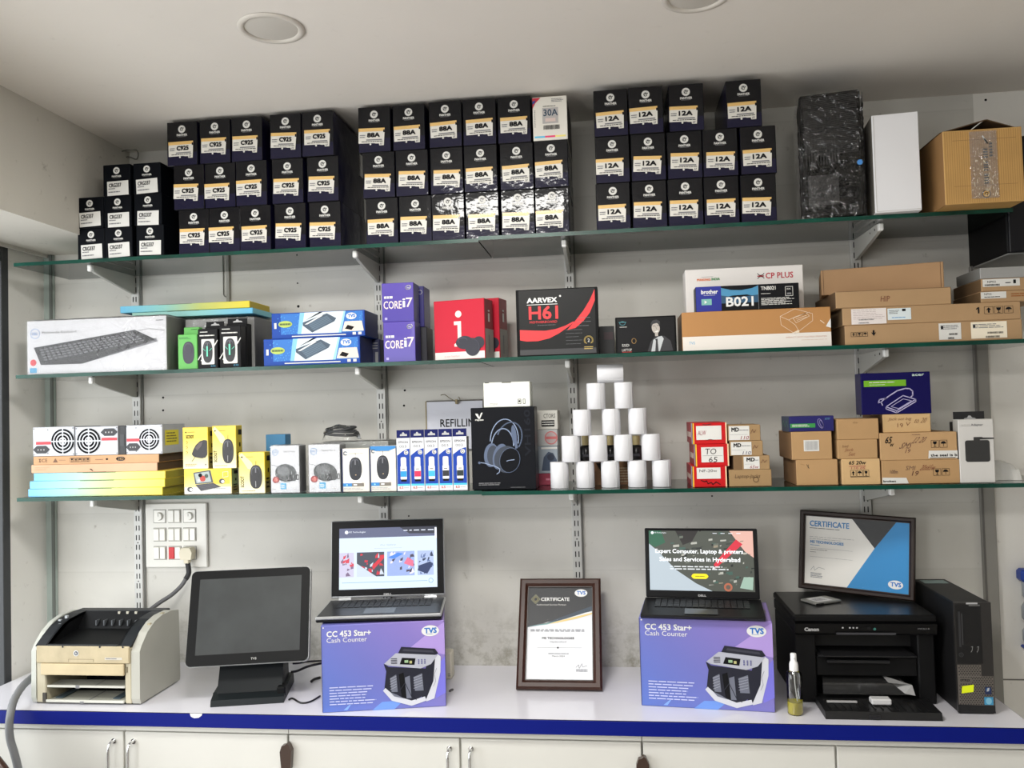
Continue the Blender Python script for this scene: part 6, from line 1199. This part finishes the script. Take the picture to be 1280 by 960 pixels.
def scr2(m):
    o = sub(m, .028, .115, .972, .965)
    m.rect(0, 0, 1, 1, E_((70, 74, 66)), 0)
    m.poly([(0, 0), (.60, 0), (.45, .12), (.26, .34), (.08, .66), (0, .78)], E_((176, 188, 196)), 1); m.poly([(0, .78), (.0, 1), (.12, 1), (.16, .80), (.06, .72)], E_((36, 92, 68)), 2)
    m.poly([(.26, 1), (.48, 1), (.42, .82), (.33, .76)], E_((30, 26, 26)), 2); m.poly([(.78, 1), (1, 1), (1, .56), (.92, .66), (.86, .80)], E_((216, 170, 156)), 2); m.poly([(.62, .44), (.64, .38), (.90, .78), (.84, .86), (.72, .64)], E_((206, 40, 60)), 3); m.poly([(.60, .36), (.62, .40), (.64, .38)], E_((220, 220, 220)), 3)
    R = random.Random(6)
    for k in range(110):
        x = R.uniform(.2, .98); y = R.uniform(.04, .95)
        if y < .9 - 1.6 * (x) and x < .6: continue
        c = R.choice(((34, 44, 38), (96, 102, 92), (140, 130, 110), (24, 30, 28), (60, 90, 80), (170, 170, 160))); w_ = R.uniform(.01, .06); h_ = R.uniform(.01, .05); m.poly([(x, y), (min(1, x + w_), y + .01), (min(1, x + w_), min(1, y + h_)), (x, min(1, y + h_ * .8))], E_(c), 1.2 + k * .01)
    m.ell(.75, .07, .04, E_((170, 96, 70)), 4); m.ell(.75, .07, .022, E_((90, 80, 70)), 5); m.poly([(.86, .06), (.98, .03), (.99, .24), (.90, .24)], E_((150, 176, 160)), 4)
    m.ell(.035, .965, .014, E_((236, 240, 246)), 5); m.text('MS Technologies', .055, .950, .17, .978, E_((230, 236, 240)), 5)
    for k in range(4): m.rect(.62 + k * .075, .955, .66 + k * .075, .965, E_((226, 230, 236)), 5)
    wt = E_((246, 248, 250), 1.4); m.text('Expert Computer, Laptop & printers', .06, .60, .90, .69, wt, 6, bold=.002); m.text('Sales and Services in Hyderabad', .10, .465, .87, .555, wt, 6, bold=.002); m.micro(.20, .34, .78, .42, 2, E_((220, 224, 226)), 6, words=10, ragged=.15); m.rrect(.405, .20, .565, .285, .03, E_((250, 226, 20)), 6); m.micro(.44, .23, .53, .255, 1, E_((110, 96, 20)), 7, words=2, ragged=0); restore(m, o)
laptop((-.236, -.434, ZC + HB1 + .001), math.radians(8), .376, .220, 8, .255, (196, 198, 200), (38, 40, 44), 'open laptop with silver edges showing a photo gallery page', scr1, True)
laptop((.718, -.415, ZC + HB2 + .001), math.radians(-6), .352, .215, 7, .218, (44, 45, 48), (30, 31, 33), 'open all-black laptop showing a circuit board picture with white headline', scr2, False)

# picture frames
def frame_(name, loc, yaw, lean, W, H, wood, fw, art, lb, roll=0, easel=True):
    r = thing(name, lb, 'picture frame', loc, yaw); T = Matrix.Rotation(math.radians(-lean), 4, 'X') @ Matrix.Rotation(roll, 4, 'Y'); w2 = W / 2
    wd = wood; dk = mat((34, 22, 18), .4)
    m = MB(); m.T = T
    pr = [(0, 0), (fw * .25, -.006), (fw * .7, -.006), (fw, .0), (fw, .014), (0, .014)]   # (across, depth)
    cor = [(-w2, 0), (w2, 0), (w2, H), (-w2, H)]; inn = [(1, 1), (-1, 1), (-1, -1), (1, -1)]; V = []; n = len(pr)
    for (cx, cz), (sx, sz) in zip(cor, inn):
        for a, d in pr: V.append((cx + sx * a, d, cz + sz * a))
    F = []
    for i in range(4):
        j = (i + 1) % 4
        for k in range(n - 1): F.append((i * n + k, j * n + k, j * n + k + 1, i * n + k + 1))
        F.append((i * n + n - 1, j * n + n - 1, j * n, i * n))
    m.add(V, F, wd); m.face((-w2, -.001, 0), (1, 0, 0), (0, 0, 1), W, H)
    e = fw / W; g = fw / H
    m.box(-w2 + fw * .96, .0005, fw * .96, w2 - fw * .96, .0012, fw * 1.12, dk).box(-w2 + fw * .96, .0005, H - fw * 1.12, w2 - fw * .96, .0012, H - fw * .96, dk).box(-w2 + fw * .96, .0005, fw, -w2 + fw * 1.1, .0012, H - fw, dk).box(w2 - fw * 1.1, .0005, fw, w2 - fw * .96, .0012, H - fw, dk)
    m.build('frame', r)
    m = MB(); m.T = T; m.box(-w2 + fw * .95, .006, fw * .95, w2 - fw * .95, .012, H - fw * .95, mat((90, 70, 52), .7)); m.face((-w2 + fw * 1.1, .0058, fw * 1.1), (1, 0, 0), (0, 0, 1), W - 2.2 * fw, H - 2.2 * fw); art(m); m.build('certificate', r)
    m = MB(); m.T = T; m.add([(-w2 + fw, .0022, fw), (w2 - fw, .0022, fw), (w2 - fw, .0022, H - fw), (-w2 + fw, .0022, H - fw)], [(0, 1, 2, 3)], film('picture_glass', (.99, .99, .99), .0, .05, fres=1.03)); m.build('glass', r)
    if easel: m = MB(); m.add([(-.03, .03, H * .55), (.03, .03, H * .55), (.035, H * .42, .001), (-.035, H * .42, .001), (-.03, .034, H * .55), (.03, .034, H * .55), (.035, H * .42 + .004, .001), (-.035, H * .42 + .004, .001)], [(0, 1, 2, 3), (4, 7, 6, 5), (0, 4, 5, 1), (2, 6, 7, 3), (1, 5, 6, 2), (0, 3, 7, 4)], mat((40, 34, 30), .6)) ; (m.build('easel_leg', r) if False else None)
    return r
def cert1(m):
    wt = mat((226, 228, 232), .5); m.rect(0, 0, 1, 1, wt, 0); dk = mat((34, 36, 40), .5)
    m.poly([(0, 1), (0, .565), (.25, .60), (.55, .66), (.80, .70), (1, .735), (1, 1)], dk, 1); m.poly([(0, .565), (.3, .605), (.5, .66), (1, .79), (1, .74), (.6, .65), (.3, .59), (0, .555)], mat((46, 62, 78), .5), 2)
    m.poly([(.10, .572), (.45, .618), (.75, .672), (1, .715), (1, .70), (.75, .648), (.45, .602)], mat((226, 196, 120), .45), 3); m.poly([(.0, .562), (.3, .597), (.5, .63), (.3, .585)], mat((110, 160, 160), .5), 3)
    gd = mat((140, 140, 110), .5); m.line([(.045, .865), (.115, .915), (.185, .865), (.115, .815), (.045, .865)], .0020, gd, 4); m.line([(.075, .865), (.115, .895), (.155, .865), (.115, .835), (.075, .865)], .0012, mat((180, 170, 110), .5), 4)
    m.text('CERTIFICATE', .20, .845, .645, .882, WHITE, 4, bold=.003); m.text('Authorized Service Partner', .13, .795, .60, .812, PAPER, 4); logo_oval(m, .83, .935, .10, 'TVS', 4)
    g = mat((110, 112, 120), .5); m.micro(.05, .505, .95, .535, 2, g, 3, words=12, ragged=.08, fill=.5); m.text('MS TECHNOLOGIES', .23, .425, .72, .447, dk, 3, bold=.002); m.text('Hyderabad', .355, .385, .60, .405, g, 3); m.line([(.16, .335), (.84, .335)], .0006, g, 3); m.ell(.475, .335, .014, dk, 3)
    m.micro(.33, .265, .64, .28, 1, g, 3, words=4, ragged=0); m.text('March 2024', .39, .238, .58, .254, dk, 3)
    m.line([(.75, .13), (.79, .16), (.80, .12), (.84, .17), (.85, .135), (.92, .15)], .0010, g, 3); m.micro(.75, .085, .93, .115, 2, g, 3, words=3, ragged=.1)
def cert2(m):
    wt = mat((222, 220, 214), .5); m.rect(0, 0, 1, 1, wt, 0); dk = mat((34, 36, 38), .5); bl = mat((14, 128, 190), .45)
    m.poly([(.46, 1), (.88, 1), (.68, .60)], dk, 1); m.poly([(.88, 1), (1, 1), (1, 0), (.42, 0), (.68, .60)], bl, 1)
    b2 = mat((40, 120, 180), .5); g = mat((120, 124, 130), .5); m.text('CERTIFICATE', .04, .85, .43, .93, b2, 2, bold=.003); m.micro(.04, .815, .34, .832, 1, dk, 2, words=4, ragged=0)
    m.micro(.04, .69, .48, .70, 1, g, 2, words=10, ragged=0); m.micro(.04, .66, .4, .67, 1, g, 2, words=10); m.text('MS TECHNOLOGIES', .05, .60, .38, .638, b2, 2, bold=.002); m.micro(.05, .565, .16, .58, 1, b2, 2, words=2); m.line([(.05, .53), (.47, .53)], .0006, g, 2); m.micro(.05, .50, .22, .512, 1, dk, 2, words=3, ragged=0); m.micro(.05, .465, .13, .475, 1, dk, 2, words=2); m.line([(.05, .40), (.47, .40)], .0006, g, 2)
    m.line([(.06, .20), (.09, .26), (.10, .20), (.14, .25), (.20, .23)], .001, g, 2); m.micro(.06, .09, .19, .17, 4, g, 2, words=3, ragged=.2); logo_oval(m, .88, .115, .070, 'TVS', 3)
wood1 = mat((54, 28, 18), .4, spec=.35, var=.15, bscale=14); wood2 = mat((40, 28, 23), .45, spec=.3, var=.12, bscale=14)
frame_('picture_frame', (.287, -.262, ZC + .0085), 0, 33, .270, .362, wood1, .027, cert1, 'upright certificate in a brown wooden frame leaning in the middle of the worktop')

# black all-in-one printer
def black_printer():
    X0, X1 = .990, 1.386; W = X1 - X0; w2 = W / 2; D = .315; H = 1.009 - ZC
    r = thing('multifunction_printer', 'black flatbed all-in-one printer with its paper tray open, right part of the worktop', 'printer', ((X0 + X1) / 2, -.335, ZC + .0005))
    bk = mat((14, 14, 15), .5, spec=.2); gl = mat((8, 8, 9), .3, spec=.3); dg = mat((30, 30, 32), .5, spec=.25); w_ = .095
    m = MB(); m.box(-w2, 0, H - .055, w2, D, H - .022, bk, .004); m.box(-w2 + .002, .012, .0, -w2 + .062, D, H - .055, bk, .004); m.box(w2 - .05, .012, .0, w2 - .002, D, H - .055, bk, .004)
    m.box(-w2 + .062, .14, .0, w2 - .05, D, H - .055, bk); m.box(-w2 + .062, .02, .076, w2 - .05, .14, .132, bk, .003); m.box(-w2 + .062, .07, .15, w2 - .05, .14, H - .055, mat((14, 14, 15), .5)); m.box(-w2 + .062, .06, .0, w2 - .05, .14, .012, bk)
    m.build('body', r)
    m = MB(); m.box(-w2 - .002, -.004, H - .0215, w2 + .002, D, H - .001, bk, .005); m.box(-w2 + .004, .004, H - .001, w2 - .004, D - .01, H, mat((18, 19, 20), .30, spec=.4), .001); m.build('scanner_lid', r)
    m = MB(); m.prism([(.0, H - .058), (-.006, H - .052), (-.010, H - .024), (.0, H - .0225)], -w2 + .001, w2 - .001, gl); m.face((-w2, -.0092, H - .058), (1, 0, 0), (0, -.15, 1), W, .036)
    m.text('Canon', .065, .38, .165, .66, LGREY, 1, bold=.003); m.text('MF3010', .86, .55, .94, .68, GREYINK, 1)
    for k, u in enumerate((.33, .38, .405, .43)): m.rect(u, .62, u + .012, .74, LGREY, 1)
    m.ell(.52, .66, .012, dg, 1); m.ell(.56, .58, .010, mat((60, 120, 110), .4), 1); m.rrect(.29, .10, .71, .28, .008, mat((60, 60, 64), .3), 1); m.build('control_panel', r)
    m = MB().box(-w2 + .066, .004, .134, w2 - .054, .13, .1395, dg, .002).box(-w2 + .078, -.010, .1395, w2 - .066, .12, .1425, mat((30, 30, 32), .35), .001).box(-w2 + .09, .0, .118, w2 - .13, .019, .128, mat((24, 24, 26), .4), .002); m.build('output_tray', r)
    # multipurpose tray folded out
    m = MB(); m.prism([(-.118, .0), (-.112, .020), (-.02, .022), (.05, .012), (.05, .004)], -w2 + .052, w2 - .035, mat((22, 22, 23), .4)); 
    for k in range(14): m.box(-w2 + .07 + k * .020, -.10, .0205, -w2 + .073 + k * .020, -.02, .0235, mat((12, 12, 13), .5))
    m.box(-.03, -.122, .002, .0, -.116, .014, dg, .002); m.build('paper_tray', r)
    lg = mat((206, 206, 206), .4); m = MB().box(-.008, -.070, .0235, .046, -.040, .040, lg, .003); m.build('paper_guide', r)
    m = MB().box(-w2 + .072, -.055, .0235, -w2 + .155, -.047, .0285, mat((170, 170, 170), .4), .001); m.build('paper_guide', r)
    fm_ = film('clear_grey_plastic', (.8, .8, .8), .02, .12, whiten=.03)
    m = MB(); m.box(-w2 + .075, .0, .030, w2 - .075, .004, .062, fm_); m.add([(-w2 + .075, .0, .062), (w2 - .09, .0, .062), (w2 - .10, .09, .070), (-w2 + .09, .09, .070)], [(0, 1, 2, 3)], fm_); m.add([(w2 - .14, -.005, .066), (w2 - .075, -.005, .060), (w2 - .072, -.02, .035), (w2 - .10, -.02, .04), (w2 - .145, .04, .074)], [(0, 1, 2, 3, 4)], mat((160, 160, 160), .3)); m.build('dust_cover', r)
black_printer()
zc_ = 1.0105
tl = Vector((1.064, -.045)); rt_ = Vector((1.382, -.180)); mid = (tl + rt_) / 2; yw = math.atan2(rt_.y - tl.y, rt_.x - tl.x)
frame_('picture_frame', (mid.x, mid.y, zc_ + .0085), yw, 7, .345, .254, wood2, .0165, cert2, 'landscape certificate with blue triangle in a dark frame on the black printer', roll=math.radians(2.2), easel=False)
r = thing('solid_state_drive', 'small silver drive with white label lying on the lid of the black printer', 'drive', (1.105, -.172, zc_), math.radians(29)); MB().box(-.05, -.035, 0, .05, .035, .007, mat((150, 150, 146), .35, metal=.6), .002).box(-.05, -.0352, .002, -.02, -.0345, .005, INK).build('case', r)
m = MB().face((-.036, -.026, .007), (1, 0, 0), (0, 1, 0), .060, .050); m.rect(0, 0, 1, 1, mat((214, 214, 214), .5), 0); m.micro(.1, .2, .9, .8, 4, GREYINK, 1); m.build('sticker', r)
# spray bottle
a = U(995, 893, Z=ZC + .001)
r = thing('spray_bottle', 'small clear spray bottle with yellow liquid and white pump in front of the black printer', 'spray bottle', (a.x, -.415, ZC + .0005)); k_ = 1.0
clr = film('clear_plastic', (.95, .96, .95), .05, .04); yl = bpy.data.materials.new('yellow_liquid'); yl.use_nodes = True; b_ = yl.node_tree.nodes['Principled BSDF']; b_.inputs['Base Color'].default_value = lin((232, 218, 70)); b_.inputs['Roughness'].default_value = .1; b_.inputs['Transmission Weight'].default_value = .2; b_.inputs['IOR'].default_value = 1.33
MB().lathe([(.001, 0), (.019, 0), (.0215, .003), (.0215, .108), (.020, .116), (.012, .122), (.010, .128)], clr, seg=28).build('bottle', r)
MB().lathe([(.001, .002), (.0185, .002), (.0203, .004), (.0203, .036), (.001, .036)], yl, seg=28, smooth=False).build('liquid', r)
MB().tube([(0, 0, .125), (.002, .002, .08), (.007, 0, .03), (.008, 0, .006)], .0016, mat((210, 212, 210), .3), 6, 3).build('dip_tube', r)
MB().lathe([(.0125, .122), (.0125, .138), (.0105, .146), (.0085, .148), (.0085, .166), (.0075, .170), (.001, .171)], mat((232, 232, 232), .35), seg=24).box(-.0025, -.014, .158, .0025, -.006, .163, mat((226, 226, 226), .35), .001).build('pump', r)

# slim desktop computer
def pc_():
    X0, X1 = 1.4135, 1.5115; W = X1 - X0; w2 = W / 2; H = .3085; D = .32
    r = thing('desktop_computer', 'slim dark desktop computer standing upright at the right end of the worktop', 'computer', ((X0 + X1) / 2, -.392, ZC + .0005))
    bk = mat((22, 22, 23), .45, spec=.3); gr = mat((104, 98, 92), .45, metal=.2); dk = mat((16, 16, 17), .4)
    m = MB().box(-w2, .004, .004, w2, D, H, bk, .003).box(-w2 + .004, .0, .0, w2 - .004, D - .01, .006, INK, .001); m.add([(-w2 + .008, D * .55, H + .0004), (w2 - .012, D * .55, H + .0004), (w2 - .012, D * .92, H + .0004), (-w2 + .008, D * .92, H + .0004)], [(0, 1, 2, 3)], bk)
    m.build('case', r)
    m = MB(); m.prism([(-w2, .003), (w2, .003), (w2, H), (-w2, H)], -.002, .006, mat((40, 38, 37), .35, coat=.2), 'Y'); m.prism([(-w2 - .0, .003), (w2, .003), (w2 - .002, .024), (-w2, .026)], -.0035, -.001, dk, 'Y')
    m.face((-w2, -.002, 0), (1, 0, 0), (0, 0, 1), W, H)
    m.rect(.03, .45, .72, .985, dk, 0); m.rect(.10, .60, .16, .92, mat((50, 50, 52), .3), 1); m.line([(.20, .62), (.20, .90)], .002, mat((70, 70, 72), .3), 1); m.ell(.14, .53, .06, mat((40, 40, 42), .3), 1); m.arc(.14, .53, .06, mat((66, 66, 68), .3), .001, 2)
    for k in (0, 1): m.line([(.42 + .16 * k, .60), (.46 + .16 * k, .605), (.44 + .16 * k, .57), (.41 + .16 * k, .555)], .0016, mat((130, 130, 130), .4), 1)
    m.rect(.33, .985, .64, 1.0, mat((170, 170, 170), .3), 1); m.rect(.40, .968, .70, .982, mat((90, 90, 90), .3), 1)
    m.build('front_bezel', r)
    q = MB().face((-w2, -.0024, 0), (1, 0, 0), (0, 0, 1), W, H); q.rect(.02, .075, .66, .44, gr, 0); q.rect(.66, .075, .98, .34, gr, 0)
    for j in range(22):
        for i in range(13):
            u = .05 + i * .07 + (.035 if j % 2 else 0); v = .085 + j * .0162
            if (v > .33 and u > .64) or u > .95 or .315 < v < .345 and False: continue
            q.rect(u, v, u + .035, v + .0085, dk, 1)
    q.rect(.02, .335, .66, .345, mat((110, 104, 98), .4), 2); q.text('OPTIPLEX', .08, .292, .34, .312, INK, 3, bold=.004); q.rect(.05, .280, .40, .325, gr, 2); q.build('vent_grille', r)
    m = MB().face((-w2, -.0034, 0), (1, 0, 0), (0, 0, 1), W, H); m.poly([(.10, .185), (.42, .20), (.44, .265), (.12, .25)], mat((226, 240, 20), .5), 2); m.build('yellow_sticker', r)
    m = MB().face((-w2, -.0034, 0), (1, 0, 0), (0, 0, 1), W, H); m.rect(.73, .18, .90, .245, mat((30, 44, 80), .4), 2); m.ell(.81, .222, .055, mat((60, 100, 150), .4), 3); m.poly([(.77, .205), (.80, .235), (.85, .24), (.83, .21)], LGREY, 4); m.build('badge_sticker', r)
    m = MB().face((-w2, -.0034, 0), (1, 0, 0), (0, 0, 1), W, H); m.rect(.70, .085, .94, .155, mat((60, 140, 180), .4), 2); m.ell(.82, .12, .08, mat((120, 180, 205), .4), 3, rb=.03); m.build('badge_sticker', r)
    m = MB(); m.add([(-w2 + .012, D * .78, H + .0008), (w2 - .014, D * .78, H + .0008), (w2 - .014, D * .93, H + .0008), (-w2 + .012, D * .93, H + .0008)], [(0, 1, 2, 3)], mat((120, 140, 138), .5)); m.build('top_label', r)
pc_()

# cables between monitor and purple box, wall adapter, grey hose
cb = mat((18, 18, 20), .4)
def cable(name, lb, pts, r_, mt, sm=4, seg=8):
    q = [U(x, y, Y=yy) if len(t) == 0 else None for x, y, yy, *t in pts]; o = MB().tube(q, r_, mt, seg, sm); c = q[0]; return tag(o.build(name, origin=c), lb, 'cable')
cable('power_cable', 'thin black cable running from the monitor stand to behind the left purple box, upper one', [(366, 829.5, -.245), (374, 829, -.23), (384, 827, -.22), (402, 826, -.19)], .003, cb)
cable('power_cable', 'thick black cable running from the monitor stand to behind the left purple box', [(364, 840, -.262), (372, 838.5, -.248), (385, 833, -.23), (402, 829, -.20)], .004, cb)
pts = [Vector((-.545, -.375, ZC + .004)), U(366, 873, Z=ZC + .003), U(376, 878.5, Z=ZC + .003), U(388, 877, Z=ZC + .003), U(400, 870, Z=ZC + .003)]
tag(MB().tube(pts, .0028, cb, 8, 4).build('power_cable', origin=pts[0]), 'thin black cable lying in a loop on the worktop beside the left purple box', 'cable')
pts = [U(389, 852, Z=ZC + .004), U(393, 849, Z=ZC + .006), U(400, 847, Z=ZC + .004)]
tag(MB().tube(pts, .0045, cb, 8, 4).build('cable_end', origin=pts[0]), 'short black connector end peeking out left of the purple box', 'cable')
a = U(560, 829, Y=-.15); t = U(560, 815, Y=-.15); r = tag(MB().box(-.03, 0, 0, .012, .05, t.z - ZC - .001, mat((222, 216, 198), .5), .004).face((-.03, 0, 0), (1, 0, 0), (0, 0, 1), .042, .03).micro(.7, .3, .95, .7, 2, GREYINK, 1).build('adapter_block', None, (a.x, -.155, ZC + .0005)), 'small cream adapter block peeking out behind the left purple box', 'adapter')
pts = [U(562, 864, Z=ZC + .004), U(566, 862, Z=ZC + .005), U(560, 866, Z=ZC + .004)]
tag(MB().tube([pts[0], (pts[0] + pts[1]) / 2 + Vector((0, 0, .002)), pts[1]], .0035, mat((90, 88, 90), .5), 8, 2).build('small_clip', origin=pts[0]), 'tiny grey clip on the worktop right of the left purple box', 'clip')
hs = mat((120, 122, 124), .5)
q = [U(46, 843, Y=-.26), U(40, 847, Y=-.32), U(28, 858, Y=-.42), U(18, 874, Y=-.50), U(13.5, 890, Y=-.535), U(11.5, 908, Y=-.545), U(13, 925, Y=-.545), U(18, 942, Y=-.545), U(22, 958, Y=-.545), U(27, 985, Y=-.545), U(40, 1080, Y=-.545)]
m = MB(); m.tube(q, lambda t: .0112 + .0009 * math.sin(t * 2 * PI * 95), hs, 12, 22); tag(m.build('corrugated_hose', origin=q[0]), 'grey corrugated hose hanging over the left end of the worktop', 'hose')

# wooden chair at the lower left corner
def chair():
    wd = mat((60, 34, 24), .3, coat=.4, var=.15, bscale=10); a = U(16, 962, Y=-.80); cx = a.x - .215
    r = thing('chair', 'dark brown round-backed chair cut off by the lower left corner', 'chair', (cx, -.80, 0)); R_ = .23; ztop = U(0, 930, Y=-.80).z + .015
    P = []
    for k in range(25): t = PI * k / 24; P.append((R_ * math.cos(t), .0, ztop - .22 + .225 * math.sin(t)))
    P = [(R_, 0, .42)] + P + [(-R_, 0, .42)]
    MB().tube(P, .016, wd, 10, 1).build('back_frame', r)
    m = MB(); m.prism([(x * .93, z) for x, y, z in P], -.006, .006, mat((44, 26, 20), .35, coat=.3), 'Y'); m.build('backrest', r)
    MB().box(-.22, -.42, .42, .22, .02, .46, wd, .015).build('seat', r)
    for sx in (-.19, .19):
        for y in (-.38, -.01): MB().tube([(sx, y, 0), (sx * .98, y, .425)], lambda t: .014 + .004 * t, wd, 10, 1).build('leg', r)
chair()

# ceiling downlights
dl = mat((216, 210, 200), .5); dl2 = mat((208, 203, 194), .5)
for i, (x, y) in enumerate(((-.359, -.857), (.716, -.835))):
    r = thing('downlight', ['switched off round ceiling downlight on the left', 'switched off round ceiling downlight cut off by the top edge'][i], 'downlight', (x, y, ZE), 0, 'round ceiling downlights'); R_ = .085
    MB().lathe([(R_, -.001), (R_ - .001, -.004), (R_ - .010, -.006), (R_ - .016, -.005), (R_ - .018, -.001)], dl, seg=48).build('trim_ring', r); MB().lathe([(R_ - .018, -.0010), (R_ - .022, -.0022), (.001, -.0026)], dl2, seg=48).build('diffuser', r)
